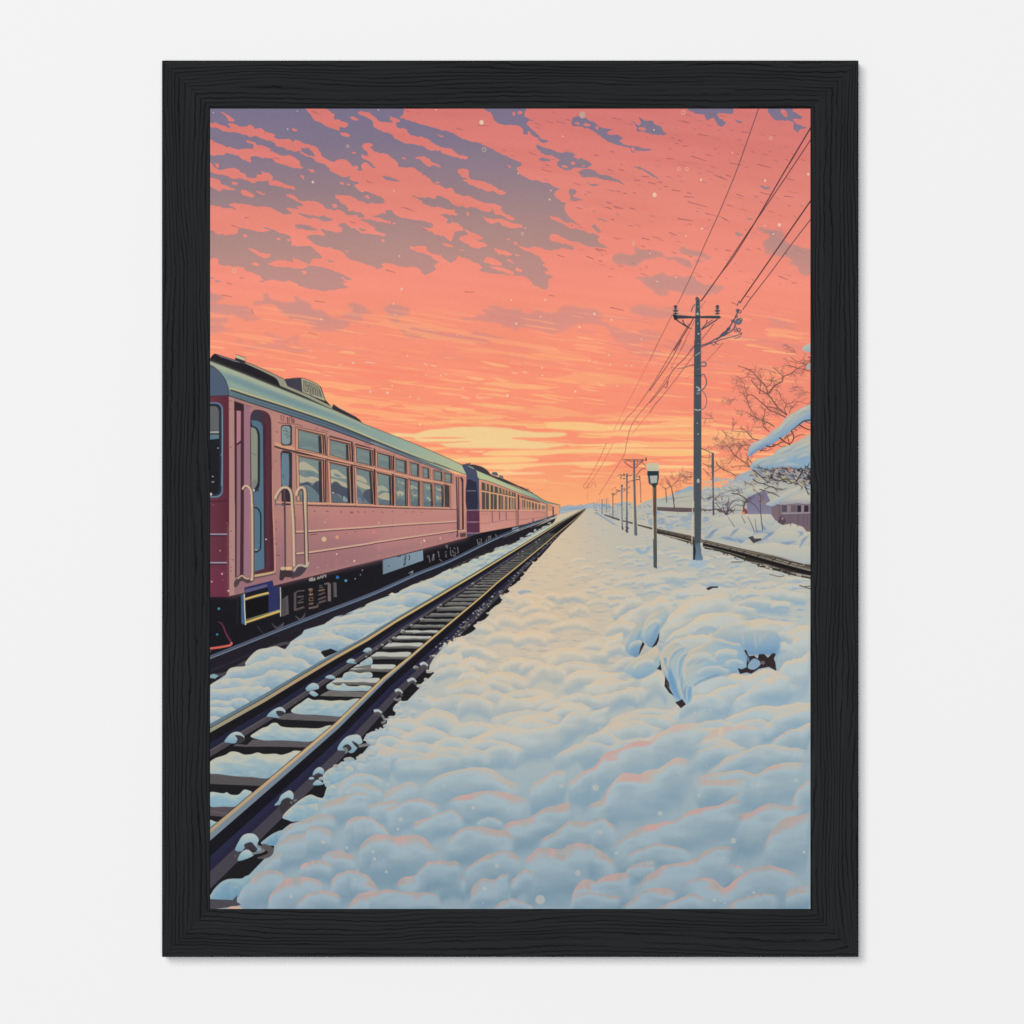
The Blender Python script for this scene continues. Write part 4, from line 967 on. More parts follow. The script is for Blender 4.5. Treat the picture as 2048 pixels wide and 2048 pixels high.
puffs(TB, ('960,40 1040,10 1200,-30 1500,-60 1650,-20 1720,20 1600,110 1530,140 1440,105 1330,140 1200,100 1000,80', '940,130 1000,80 1110,65 1180,100 1280,110 1360,160 1400,200 1320,260 1240,300 1100,260 1000,190', '430,300 440,245 560,125 690,95 790,75 860,100 930,150 990,210 900,260 700,280 550,330', '195,400 240,340 330,320 420,320 560,260 680,240 740,198 880,215 1000,210 1100,225 1170,270 1195,325 1140,380 1040,395 900,350 700,420 500,450 350,465 205,455',
           '0,560 60,500 180,470 340,455 420,480 560,440 640,420 700,370 770,355 870,380 920,370 1030,395 1020,430 940,470 860,530 740,590 600,600 400,580 150,610', '-20,600 100,590 240,575 350,560 440,550 500,570 590,545 640,570 690,560 728,600 640,660 480,745 420,700 280,720 120,730 -20,725', '-20,740 60,720 150,725 220,745 270,710 350,695 420,705 470,750 400,800 310,830 240,800 100,810 -20,805', '-20,815 100,805 200,825 260,805 300,850 220,900 150,935 60,920 -20,930', '-20,930 60,915 120,930 145,950 60,1000 -20,1040'))
fill(P(TS, '5,620 80,590 140,612 40,660'), (34, 34, 38))
fill(P(TB, '1335,135 1450,105 1530,140 1400,195'), (34, 34, 38))
fill(P(TS, '545,160 575,140 620,155 590,165'), (206, 196, 178))
fill(P(TB, '0,425 40,405 105,430 60,465 0,455'), (130, 160, 170))
# train's near rail
for p0 in (pts((T7, '-10,1912 1100,1470 1932,1150'), (T8, '800,1925'), (T9, '0,1345 500,1098 900,930 1280,800')),):
    line(p0 + [0, -4], [6, 5, 2.4, 1.2], (62, 66, 82))
    line(p0 + [0, -5.2], [1.6, 1.4, .8, .4], (96, 104, 124))
    line(p0 + [0, -1], [2.6, 3.6, 2.4, 1.1], G((0, 1100), (650, 800), (118, 124, 138), (94, 112, 130), (104, 124, 148), (140, 156, 170)))
    line(p0 + [0, 2.4], [3, 2.4, 1.4, .6], (34, 36, 46))
line(P(T9, '640,1050 900,940 1120,860 1300,795'), [.6, 1.4, 1], (186, 190, 190))
line(P(T9, '620,1180 900,1060 1100,950 1300,860'), 1, (150, 148, 130), .7)

# ---- the nearer track ---------------------------------------------------------------------
RR = np.array([(270, 1784), (420, 1657.7), (541.7, 1555.2), (603.3, 1503.3), (670, 1446.7), (765, 1356), (825, 1307.5), (890, 1252.5), (965, 1190), (993, 1165), (1040, 1127.5), (1083, 1092.5), (1116.7, 1064), (1150, 1037.5), (1168, 1021)]) - [420, 217]
RS = np.array([1.18, 1, .86, .78, .68, .56, .48, .40, .31, .28, .22, .17, .12, .08, .04])
RL = np.array([(270, 1540), (420, 1456.7), (526.7, 1397.5), (593, 1357.5), (666.7, 1314), (733, 1277.5), (790, 1241), (865, 1197.5), (947, 1149), (1006.7, 1113), (1063, 1079), (1116.7, 1046), (1150, 1027.5), (1171, 1017)]) - [420, 217]
LS = np.array([1.13, 1.0, .9, .82, .72, .62, .53, .43, .34, .26, .19, .11, .07, .035])


def band(p, sc, o0, o1, c, a=1.):
    """a stripe running beside the rail line, offsets given in pixels at the near end"""
    d = np.gradient(p, axis=0)
    n = np.stack([-d[:, 1], d[:, 0]], 1)
    n = n / np.hypot(n[:, 0], n[:, 1])[:, None]
    n = np.where(n[:, 1:] < 0, -n, n)
    fill(np.vstack([p + n * (sc * o0)[:, None], (p + n * (sc * o1)[:, None])[::-1]]), c, a)


RSd = RS * np.clip(RS / .28, .3, 1)
# bed of the track
bed = np.vstack([RL, RR[::-1] + np.array([0., 0]), ])
fill(np.vstack([RL, (RR + np.stack([RSd * 78, RSd * 92], 1))[::-1]]), (32, 31, 34))


def xl(y):
    return np.interp(y, RL[::-1, 1], RL[::-1, 0])


def xr(y):
    return np.interp(y, RR[::-1, 1], RR[::-1, 0])


def ls(y):
    return np.interp(y, RL[::-1, 1], LS[::-1])


# far and middle sleepers
ys = [1365, 1338, 1313, 1292.5, 1277, 1265, 1253, 1241, 1230, 1218, 1208, 1199.5, 1191.5, 1184.5, 1178, 1172, 1166.5, 1161.5, 1156.8, 1152.4]
while ys[-1] > 1068:
    ys.append(ys[-1] - max(1.9, (ys[-1] - 1040) * .039))
for i, y in enumerate(ys):
    y = y - 217
    gap = (ys[i - 1] - ys[i]) if i else 27
    s = ls(y)
    x0 = xl(y) + 96 * s + rng.uniform(-2, 2) * s
    x1 = xr(y) + 3
    if x1 - x0 < 3:
        continue
    th = gap * (.52 if i < 8 else .70)
    k = np.linspace(0, 1, 7)
    wt = rng.uniform(-.5, .5, 7) * min(th * .25, 1.6)
    top = np.stack([x0 + (x1 - x0) * k, y - th * .5 + wt], 1)
    bot = np.stack([x0 - s * 6 + (x1 - x0) * k, y + th * .5 + rng.uniform(-.4, .4, 7)], 1)
    far = i > 5
    g0 = (142, 143, 137) if i < 9 else (126, 126, 119) if i % 3 else (144, 143, 135)
    fill(spline(np.vstack([top, bot[::-1]]), 2), G((0, y - th * .5), (0, y + th * .5), g0, (112, 111, 107), (76, 75, 76)))
    if not far:
        fill(spline(np.vstack([top + [0, -th * .15], np.stack([x0 + (x1 - x0) * k, y - th * .02 + rng.uniform(-1, 1, 7)], 1)[::-1]]), 2), (182, 184, 176))
    else:
        line(np.stack([x0 + (x1 - x0) * k, y + wt * .5 + rng.uniform(-.2, .2)], 1), [.3, .9, .3], (84, 84, 84), .7)
    line(np.stack([x0 + (x1 - x0) * k, y + th * .55 + wt * .3], 1), [.5, max(.8, gap * .16), .5], (26, 25, 28))
# near sleepers and the snow lying between them
for s, c in (('1340,650 1430,605 1932,625 1932,690 1600,680 1320,672', (112, 108, 106)), ('700,940 880,890 1000,870 1250,905 1640,925 1580,985 1200,968 880,955', (96, 92, 94)), ('160,1265 240,1240 440,1260 510,1195 900,1210 1240,1218 1160,1290 700,1280 420,1282', (88, 84, 88)), ('-10,1600 60,1605 350,1635 720,1655 610,1752 300,1740 -10,1728', (86, 82, 84))):
    p = P(TB, s)
    fill(p, c)
    for _ in range(7):
        a, b = rng.uniform(.1, .7), rng.uniform(.15, .85)
        x = p[:, 0].min() + (p[:, 0].max() - p[:, 0].min()) * a
        y = p[:, 1].min() + (p[:, 1].max() - p[:, 1].min()) * b
        m_ = cover(p)
        if m_ and m_[0] <= int(y) < m_[1] and m_[2] <= int(x) < m_[3] and m_[4][int(y) - m_[0], int(x) - m_[2]] > .9:
            line(np.array([[x, y], [x + rng.uniform(6, 20), y + .8]]), [.5, 1.2, .4], (118, 114, 112) if rng.rand() < .5 else (62, 58, 62), .8)
fill(P(TC, '-10,700 180,705 310,700 260,770 160,825 -10,815'), (84, 76, 80))
line(P(TC, '-10,770 60,768 200,790'), 1.5, (104, 96, 98), .8)
fill(P(TB, '1690,335 1932,290 1932,345 1700,340'), (112, 112, 108))
puffs(TB, ('1590,440 1620,395 1700,378 1790,395 1880,385 1940,395 1940,450 1800,460 1640,480 1590,470', '1395,570 1410,530 1450,508 1500,540 1560,545 1600,520 1650,550 1760,555 1820,545 1940,560 1940,615 1800,612 1600,612 1440,600', '970,855 1030,790 1110,740 1100,715 1170,692 1240,720 1330,718 1450,730 1560,722 1640,728 1730,705 1800,705 1840,722 1720,820 1600,915 1440,912 1250,900 1050,888',
           '485,1160 560,1095 570,1070 680,1040 740,1000 800,995 850,1035 940,1050 1100,1055 1300,1060 1400,1030 1475,1028 1380,1110 1230,1215 1000,1212 800,1205 640,1205', '-10,1480 60,1420 180,1380 250,1340 330,1345 410,1375 500,1370 570,1350 650,1370 780,1365 860,1378 960,1350 1010,1328 1105,1345 1000,1440 730,1650 500,1645 300,1635 100,1610 -10,1595', '1800,300 1830,240 1900,210 1940,215 1940,290'), top=(188, 188, 172), mid=(160, 179, 183), low=(134, 163, 178), tex=2.2)
puffs(TC, ('-10,535 150,545 200,532 250,560 340,560 400,505 450,505 505,540 420,620 320,700 160,705 -10,695', '-10,865 60,885 100,890 50,940 -10,975'), top=(176, 188, 182), mid=(140, 172, 186), low=(126, 162, 180))
# left rail
band(RL, LS, 20, 54, (30, 29, 33))
band(RL, LS, 37, 49, (74, 70, 76))
band(RL, LS, 37, 40, (96, 92, 94), .7)
band(RL, LS, 6, 26, (28, 28, 33))
band(RL, LS, 25, 36, (40, 40, 62), .95)
band(RL, LS, -8, 0, (92, 112, 124), .9)
band(RL, LS * .5 + .5 * LS ** .5 * .8, -.5, 8.5, G(RL[1], RL[9], (150, 146, 122), (176, 152, 116), (196, 168, 116), (204, 180, 120)))
line(RL + [0, -.5], [1.2, .9, .5], (52, 50, 50), sm=0)
# right rail
band(RR, RSd, 60, 66, (26, 26, 30))
band(RR, RSd, 62, 86, (72, 68, 78), .95)
band(RR, RSd, 15, 43, (28, 27, 33))
band(RR, RSd, 41, 62, (42, 42, 66))
band(RR, RSd, 52, 62, (40, 38, 56), .6)
band(RR, np.where(RS > .6, RS, RS * np.clip((RS - .3) / .3, 0, 1)), 7, 18, (118, 132, 144))
band(RR, RS * .55 + .45 * RS ** .5 * .75, -.5, 8, G(RR[1], RR[9], (170, 150, 122), (196, 164, 122), (196, 166, 118), (200, 172, 116)))
line(RR + [-.3, -.8], [1.2, .9, .5], (46, 44, 46), sm=0)
# clumps of snow on the fastenings
for t, s in ((TB, '170,1220 230,1140 290,1105 350,1105 395,1140 410,1180 300,1240 230,1235'), (TB, '680,915 740,850 830,805 880,820 905,870 820,935 740,925'), (TB, '1145,585 1190,535 1240,515 1295,535 1305,585 1240,600 1180,615'), (TB, '1190,640 1230,610 1300,655 1250,680'), (TB, '1380,450 1430,420 1480,430 1510,465 1450,470'), (TB, '1635,270 1660,235 1710,225 1750,250 1757,285 1690,280'), (TB, '1835,140 1880,95 1932,100 1932,150'),
             (TB, '1530,1320 1560,1240 1640,1160 1740,1135 1800,1150 1830,1230 1780,1260 1760,1310 1700,1360 1620,1330'), (TC, '1232,330 1250,270 1310,228 1365,260 1360,320 1300,300'), (TC, '1185,360 1230,350 1250,370 1200,382'), (TC, '1230,440 1290,382 1360,430 1300,450'), (TC, '820,630 850,570 920,520 960,510 1000,550 995,620 940,600 880,620 840,680 770,690'), (TC, '300,1225 350,1110 400,1045 470,1025 540,1040 585,1100 570,1160 620,1220 560,1240 440,1180 380,1240'), (TC, '330,1355 370,1260 440,1220 500,1250 520,1290 430,1335')):
    p = spline(P(t, s), 4)
    fill(p, G((0, p[:, 1].min()), (0, p[:, 1].max()), (184, 190, 184), (146, 174, 184), (120, 152, 170)))
for t, s in ((TB, '790,860 850,850 900,880 830,920'), (TB, '300,1145 370,1150 420,1190 380,1235 310,1245 330,1190'), (TB, '1590,1290 1650,1250 1700,1300 1650,1340'), (TB, '1700,1215 1760,1240 1800,1280 1760,1290'), (TC, '850,650 900,605 950,600 980,650 940,740 870,790 840,740'), (TC, '410,1160 490,1130 540,1180 570,1220 520,1235 430,1200'), (TC, '1250,350 1310,315 1330,340 1270,380')):
    fill(spline(P(t, s), 3), (58, 56, 60))
for t, s, w in ((TC, '500,1270 600,1250 650,1220 560,1170', 5), (TB, '1600,1300 1640,1310 1630,1360', 4), (TC, '960,650 985,660', 3), (TC, '1005,640 1040,620', 3), (TS, '440,1110 470,1100 500,1130 520,1170 490,1185', 5), (TS, '590,990 620,1000 650,985', 5), (TS, '310,1370 420,1350', 6)):
    line(P(t, s), w, (128, 130, 130), .9)
for _ in range(170):       # broken, snow-dusted ballast between the rail and the path
    t = rng.rand() ** .8
    y = 1300 - 217 - t * 215
    s = np.interp(y, RR[::-1, 1], RSd[::-1])
    x = xr(y) + rng.uniform(66, 118) * s
    r = rng.uniform(1.2, 5.5) * s + .35
    q = np.array([[x + r * math.cos(a) * rng.uniform(.6, 1.4), y + r * .7 * math.sin(a) * rng.uniform(.6, 1.4)] for a in np.linspace(0, 6.28, 7)[:-1]])
    fill(q, [(168, 168, 158), (112, 110, 108), (86, 84, 86), (180, 178, 166)][rng.randint(4)], .9)
# small stones along both rails, shrinking with distance
for k in range(46):
    t = (k / 46.) ** .8
    y = 1335 - 217 - t * 265
    s = ls(y)
    for base, off in ((xl(y), 86 * s), (xr(y), 88 * np.interp(y, RR[::-1, 1], RSd[::-1]))):
        if rng.rand() < .35:
            continue
        x = base + off + rng.uniform(-9, 9) * s
        r = rng.uniform(2, 8) * s + .4
        q = np.array([[x + r * math.cos(a) * rng.uniform(.7, 1.3), y + r * .75 * math.sin(a) * rng.uniform(.7, 1.3)] for a in np.linspace(0, 6.28, 8)[:-1]])
        fill(q, (170, 170, 160) if rng.rand() < .7 else (120, 118, 116), .95)
        fill(q * [1, 1] + [r * .3, r * .5], (70, 68, 70), .6)
for s in ('430,1090 460,1085 490,1105', '600,930 630,920 655,950', '700,850 740,832 765,860', '800,720 830,705 860,730'):
    p = P(TS, s)
    line(p, 6, (176, 186, 184))
    line(p + [1, 5], 5, (80, 78, 82))

# ---- the broad snowy path -------------------------------------------------------------------
path = pts((TC, '-10,1830 20,1740 70,1670 150,1600 240,1570 380,1568 420,1540 550,1500 640,1472 635,1430 680,1360 740,1290 770,1180 700,1165 610,1150 680,1080 770,1020 860,990 960,912 1110,872 1000,885 930,865 880,840 900,780 1000,690 1100,610 1200,560 1290,590 1400,612 1368,590 1400,480 1350,375 1380,290 1470,232 1530,240 1600,160 1810,140 1880,60'), (TS, '330,1470 380,1432 420,1340 345,1325 400,1258 520,1222 540,1150 600,1132 690,1142 742,1105 700,1095 600,1098 585,1060 640,1012 740,1005 795,980 832,910 800,880 860,832 940,792 870,760 900,680 950,620 1010,550 1080,505 1160,485 1250,430 1225,405 1330,350 1375,335 1345,305 1400,250 1470,205 1440,182 1520,130 1500,112 1610,40 1630,0'), (T9, '1000,1352 1090,1322 1065,1300 1180,1200 1215,1130 1300,1045 1400,962 1560,825 1640,735 1720,715'), (T12, '400,1180 480,1200 640,1300 800,1400 1000,1480'), (T11, '300,930 560,960 700,1000 1000,1080 1400,1250 1700,1340 1940,1420'), (TR, '1940,1940'), (TC, '-10,1940'))
kx = np.vstack([spline(path[:-40], 3, False), path[-40:]]) if False else spline(path, 2)
fill(kx, lambda X, Y: bodyc(X, Y))
pm = cover(kx)
PM = np.zeros((PH, PW), np.float32)
PM[pm[0]:pm[1], pm[2]:pm[3]] = pm[4]
keep = cv.copy()
# flat brush work on the distant part of the path
for _ in range(1500):
    y = 1030 + 330 * rng.rand() ** .75
    x = rng.uniform(900, 1600)
    X, Y = x - 420, y - 217
    if not (0 <= X < PW - 1) or PM[int(Y), int(X)] < .5:
        continue
    s = (y - 1020) / 300.
    w0 = float(warmth(np.array([X]), np.array([Y]))[0])
    L = rng.uniform(5, 16) + 26 * s * rng.rand()
    h = rng.uniform(.6, 1.5) + 4.0 * s * rng.rand()
    blue = rng.rand() < .72
    c = (148, 171, 189) if blue else tuple(rimc(np.array([X]), np.array([Y]))[0])
    if blue and w0 > .5:
        c = (176, 173, 166)
    k = rng.uniform(-.12, .1)
    fill(spline(np.array([[X, Y], [X + L * .3, Y - h * .6 + k * L * .3], [X + L * .7, Y - h * .3 + k * L * .6], [X + L, Y + k * L], [X + L * .6, Y + h * .6 + k * L * .5], [X + L * .25, Y + h * .4]]), 3), c, rng.uniform(.45, .95) * (1 - .35 * w0))
fill(spline(P(T9, '820,1700 880,1685 950,1690 1010,1715 960,1722 870,1735 830,1725'), 3), (150, 168, 182), .9)
fill(spline(P(T12, '1050,1750 1100,1720 1130,1760 1200,1790 1250,1720 1300,1720 1270,1790 1190,1840 1110,1830'), 3), (146, 172, 192), .9)
# small billows in the middle distance
for _ in range(210):
    y = rng.uniform(1170, 1520)
    s = (y - 1060) / 400.
    x = rng.uniform(640, 1625)
    w = 26 + 110 * s * rng.uniform(.5, 1.35)
    h = 7 + 24 * s * rng.uniform(.7, 1.2)
    tilt = np.interp(x, [800, 1150, 1600], [.05, -.05, -.28]) + rng.uniform(-.06, .06)
    k = np.linspace(0, 1, 6)
    arc = np.sin(np.pi * k ** rng.uniform(.7, 1.3)) * h * .75
    if x > 1180 and 1200 < y < 1480 and rng.rand() < .6:
        continue
    BIL.append((np.stack([x - w / 2 + w * k - 420, y - arc + (k - .5) * w * tilt - 217 + h * .4], 1), h, dict(a=.85, rim=.32)))
for _ in range(130):
    y = rng.uniform(1085, 1215)
    x = rng.uniform(1130 + rng.uniform(0, 120), 1600)
    s = (y - 1060) / 160.
    w, h = 20 + 34 * s * rng.uniform(.6, 1.3), 4 + 6 * s
    k = np.linspace(0, 1, 5)
    BIL.append((np.stack([x - w / 2 + w * k - 420, y - np.sin(np.pi * k) * h * .6 - (k - .5) * w * .08 - 217], 1), h, dict(a=.8, rim=.5)))
mounds(TR, [('0,910 100,840 200,800 280,700 400,650 540,590 650,590 700,540 800,480 900,450 1100,430', 62, dict(pink=.9)), ('110,1190 160,1100 270,1050 330,940 430,850 560,850 620,820 720,810 830,730 900,720 1000,740', 75, dict(pink=.7)), ('690,480 720,400 800,360 900,340', 36), ('1020,700 1050,600 1120,530 1200,480 1400,470 1560,480', 58, dict(pink=.4)), ('1200,450 1300,390 1500,310 1650,310 1850,280 1940,290', 52), ('1280,350 1330,260 1420,200 1500,130 1650,60 1800,80', 46),
            ('1140,830 1200,760 1300,700 1500,690 1600,660 1700,640 1940,660', 42, dict(pink=.3)), ('1600,660 1640,580 1780,490 1880,490 1940,440', 42, dict(pink=.6)), ('980,880 1150,850 1350,820 1500,850 1600,790 1720,760 1940,770', 62, dict(pink=.6)), ('1000,960 1100,900 1300,900 1450,880', 42, dict(pink=.5)), ('300,1490 340,1430 420,1380 540,1290 720,1240 850,1220 1000,1140 1200,1100 1320,1030 1450,960', 62, dict(pink=1)), ('1030,1420 1120,1360 1220,1260 1360,1170 1450,1160 1530,1110 1650,1090 1750,1110 1900,1110', 72, dict(pink=.9)),
            ('1550,1470 1580,1380 1640,1290 1720,1210 1870,1180 1940,1130', 85, dict(pink=.8)), ('1780,1080 1830,970 1940,890', 52, dict(pink=.4)), ('0,1240 80,1260 250,1210 340,1250 400,1310', 50, dict(pink=.6)), ('-30,1420 100,1410 200,1430 300,1500 390,1590', 62, dict(pink=.8)), ('430,1560 490,1490 600,1440 720,1410 900,1440 1000,1490', 36, dict(pink=.5)), ('430,1660 520,1570 700,1540', 32, dict(pink=.4)), ('520,1820 580,1700 680,1630 800,1570 1000,1540 1080,1470 1220,1430 1340,1440', 72, dict(pink=1)), ('1110,1690 1160,1620 1260,1570 1360,1590 1420,1640', 42, dict(pink=.9)),
            ('900,1800 950,1710 1060,1680 1160,1700 1250,1760 1380,1660 1480,1610 1600,1585 1720,1610 1830,1660 1880,1750', 75, dict(pink=.8)), ('10,1850 60,1740 130,1700 210,1710 260,1680 330,1660 430,1640 520,1680', 62, dict(pink=.9)), ('420,1920 600,1790 760,1760 880,1800', 46, dict(pink=.7)), ('1250,1930 1350,1860 1550,1810 1690,1830', 42, dict(pink=.5)), ('1720,1850 1780,1770 1940,1740', 42, dict(pink=.4)), ('20,1900 60,1830 130,1800 300,1820 430,1830', 32, dict(pink=.4)), ('50,620 200,570 280,480 450,430 600,430 660,460', 46), ('700,1932 900,1840 1000,1810 1100,1850', 40, dict(pink=.5))])
mounds(TU, [('0,1230 60,1200 150,1195 230,1240 300,1310 330,1360', 46, dict(pink=.8)), ('60,1480 100,1400 200,1340 300,1340 370,1360 490,1340 570,1350 650,1420 700,1460', 85, dict(pink=.8)), ('740,1450 800,1360 900,1290 1010,1270 1160,1300 1250,1310 1340,1380', 62, dict(pink=.5)), ('760,1090 820,1050 950,1010 1080,990 1230,1000 1350,1030 1420,1060 1450,1110', 52, dict(pink=.8)), ('260,1130 340,1120 400,1085 560,1050 650,1080 730,1105', 46, dict(pink=.7)), ('-20,1620 80,1640 150,1680 240,1790', 52, dict(pink=.6)),
            ('350,1740 420,1680 520,1660 600,1570 700,1550 830,1550 920,1580', 46, dict(pink=.9)), ('880,1700 930,1610 1080,1510 1200,1470 1300,1480 1390,1540', 52, dict(pink=.6)), ('1370,1610 1420,1520 1500,1450 1570,1440 1700,1450 1820,1400 1950,1440', 88, dict(pink=1)), ('0,1860 80,1810 240,1790 330,1775 430,1800 600,1800 680,1820 760,1910', 42, dict(pink=.9)), ('940,1890 980,1760 1060,1690 1150,1700 1200,1660 1290,1640', 62, dict(pink=.4)), ('1270,1720 1330,1670 1400,1620 1470,1640', 36, dict(pink=.8)), ('1130,1932 1200,1880 1290,1850 1400,1880 1500,1932', 26, dict(pink=.3)),
            ('1760,1900 1790,1790 1860,1720 1950,1700', 52, dict(pink=1)), ('1200,1290 1300,1230 1440,1200 1560,1130 1700,1090 1800,1080', 52, dict(pink=.9)), ('1420,1050 1450,950 1550,880 1650,830 1740,830', 56, dict(pink=.4)), ('1740,930 1850,860 1940,800', 42, dict(pink=.8)), ('250,1080 300,990 460,920 560,950', 46), ('560,960 650,900 780,840 1000,800 1140,820 1270,900 1380,940', 56), ('180,640 230,570 300,545 400,580 550,650', 36), ('590,690 640,610 740,590 850,610 1000,580 1120,500 1220,480 1380,500 1550,480 1660,460 1750,370 1932,290', 50),
            ('1020,710 1080,660 1250,625 1370,650', 32), ('40,820 70,750 200,680 350,690', 42), ('320,770 450,720 620,720 760,690 920,720', 36), ('0,870 100,850 200,870 280,900', 32), ('1500,1400 1640,1310 1760,1230 1940,1240', 52, dict(pink=.5)), ('480,1250 600,1210 780,1140 860,1160 930,1230', 40, dict(pink=.3)), ('1000,1240 1100,1195 1180,1210 1230,1240', 25), ('-40,960 60,930 200,950 280,1010', 40), ('0,1130 100,1110 250,1080 400,1050', 36, dict(pink=.4)), ('700,1700 780,1650 860,1640 940,1700', 40)])
mounds(TV, [('880,1170 930,1090 1050,1040 1250,1060 1400,1060', 32), ('1040,1200 1100,1160 1250,1140 1400,1130 1500,1100', 28), ('350,1320 440,1260 600,1270 720,1230 850,1210', 32), ('450,1480 560,1410 700,1400 800,1420', 30), ('40,1130 100,1070 200,1050 330,1080', 26), ('50,1040 120,950 200,940 310,990', 30), ('-40,830 40,790 120,800 190,880', 28), ('-10,950 30,900 80,905 110,950', 22), ('1100,1260 1300,1220 1450,1180 1600,1190', 30), ('220,1740 320,1660 460,1640 560,1680', 36), ('880,1500 960,1420 1100,1380 1300,1330', 36)])
mounds(TQ, [('360,570 420,520 560,450 650,420 740,360 830,420', 38), ('340,470 400,440 470,380 560,375 600,410', 24), ('580,520 640,460 720,440 850,450', 30), ('260,810 300,720 420,660 445,700', 30), ('720,700 735,640 780,560 850,480 950,400 1080,370 1200,350 1320,370', 60), ('740,770 830,660 900,630 1000,560 1100,505 1300,500 1450,540', 55), ('1140,680 1200,610 1300,570 1420,570 1530,550 1700,570 1850,590', 82), ('735,860 760,790 870,700 1000,680 1130,680 1250,720', 52), ('1690,750 1740,660 1850,610 1940,600', 70), ('1660,1000 1740,890 1860,860 1940,800', 62),
            ('560,240 640,200 800,180 950,200', 18), ('980,330 1060,300 1200,290 1350,310', 22), ('1300,430 1450,390 1620,400 1800,420', 22), ('1450,340 1600,310 1750,320 1932,360', 20), ('1100,480 1250,440 1400,450 1520,470', 24), ('960,1110 1000,1060 1100,1010 1250,960 1350,990 1450,1000 1560,950 1660,960 1750,990', 55), ('560,1030 640,1000 700,960 750,1000 800,1110', 40), ('1000,1250 1080,1180 1200,1100 1320,1080 1400,1060', 50)])
mounds(TC, [('840,1090 960,910 1130,850 1280,810 1400,800 1550,860', 40), ('1300,780 1330,700 1420,640 1560,600 1740,540 1850,540 1940,600', 45, dict(pink=.4)), ('1500,470 1600,380 1750,310 1940,300', 40), ('760,1260 850,1130 980,1050 1150,1010 1170,950 1300,945 1420,980 1520,1060', 52, dict(pink=.3)), ('1590,1040 1620,920 1700,840 1800,820 1940,850', 50, dict(pink=.9)), ('640,1460 660,1370 760,1290 860,1240', 40), ('1040,1530 1070,1440 1150,1380 1300,1345 1420,1380 1490,1430', 34, dict(pink=1)),
            ('1310,1310 1420,1240 1560,1235 1700,1280 1760,1340', 40, dict(pink=.5)), ('325,1840 340,1750 430,1600 560,1510 720,1465 850,1500 920,1570', 60, dict(pink=.8, side=.05)), ('680,1932 720,1780 860,1610 960,1560 1090,1540 1280,1580 1360,1640', 62, dict(pink=1, side=.06)), ('1420,1660 1480,1560 1580,1490 1720,1465 1850,1510 1940,1570', 52, dict(pink=.8)), ('1000,1900 1080,1810 1180,1750 1350,1715 1500,1740 1600,1800', 40, dict(pink=.8)), ('1640,1932 1700,1830 1800,1770 1940,1750', 40, dict(pink=.6)), ('1780,1230 1820,1150 1940,1090', 46)])
BIL.sort(key=lambda b: b[0][:, 1].max() * .6 + b[0][:, 1].mean() * .4)
for p, h, kw in BIL:
    mound(p, h, **kw)
# the hollow on the right where the snow has caved in
fill(spline(P(TQ, '450,770 480,680 540,605 590,590 610,690 585,740 555,850 510,852 460,815'), 4), G(P(TQ, '460,640')[0], P(TQ, '580,800')[0], (194, 184, 166), (150, 174, 188), (112, 148, 176)), b=1)
fill(spline(P(TQ, '585,690 600,600 640,530 700,490 765,480 778,560 725,640 718,710 660,780 610,745'), 4), G(P(TQ, '600,560')[0], P(TQ, '720,700')[0], (202, 187, 162), (160, 180, 188), (112, 150, 176)), b=1)
fill(spline(P(TQ, '440,950 530,870 600,840 700,775 725,830 732,900 700,965 560,1035 480,990'), 4), G(P(TQ, '560,850')[0], P(TQ, '600,1020')[0], (202, 187, 162), (160, 181, 188), (128, 162, 184)), b=1)
fill(spline(P(TQ, '560,830 585,785 640,790 620,830 580,850'), 4), (176, 178, 172))
fill(spline(P(TQ, '1140,690 1220,640 1380,660 1500,640 1640,650 1690,700 1680,800 1640,840 1500,845 1400,830 1380,760 1250,730'), 4), G(P(TQ, '1400,640')[0], P(TQ, '1420,850')[0], (176, 182, 178), (138, 167, 188), (106, 144, 178)), .92, b=2)
for s in ('1380,660 1390,700 1400,760', '1480,640 1490,720 1500,790', '1540,650 1530,710 1525,760', '1620,640 1570,680 1545,730'):
    line(P(TQ, s), [1, 6, 1], (178, 180, 178), .7, b=1)
fill(spline(P(TQ, '735,870 760,800 830,740 900,760 930,850 940,1000 960,1100 990,1180 940,1240 900,1200 860,1215 800,1100 750,970'), 4), G(P(TQ, '740,900')[0], P(TQ, '960,1000')[0], (190, 184, 168), (160, 182, 190), (150, 178, 192)))
for s, w, c in (('770,860 775,940 800,1020 830,1110 860,1190', 14, (126, 162, 188)), ('800,930 820,1020 850,1120 890,1200', 12, (110, 152, 184)), ('880,1000 885,1080 910,1180', 7, (196, 186, 168)), ('830,820 800,900 805,960', 7, (196, 188, 168)), ('905,1010 900,1080 925,1190', 4, (124, 160, 182)), ('940,1060 930,1120 945,1200', 8, (186, 186, 176)), ('975,1080 965,1140 960,1210', 8, (116, 156, 184)), ('740,850 760,930 790,1010', 6, (194, 188, 172))):
    line(P(TQ, s), [w * .4, w, w * .35], c, .9, b=1)
fill(spline(P(TQ, '925,1060 915,950 955,830 1040,775 1120,740 1180,712 1300,745 1372,752 1385,810 1425,860 1432,930 1350,965 1180,1000 1060,1045 990,1095'), 4), G(P(TQ, '980,780')[0], P(TQ, '1300,980')[0], (190, 184, 170), (160, 182, 190), (140, 170, 190)))
line(spline(P(TQ, '925,1040 918,950 958,832 1042,778 1120,742 1180,715 1300,748 1372,756'), 4, False), [2, 6, 5, 4], (200, 188, 168), .9, sm=0, b=1)
fill(spline(P(TQ, '1040,960 1150,900 1300,900 1400,940 1200,985 1080,1020'), 4), (134, 168, 192), .5, b=4)
HOL = (52, 44, 46)
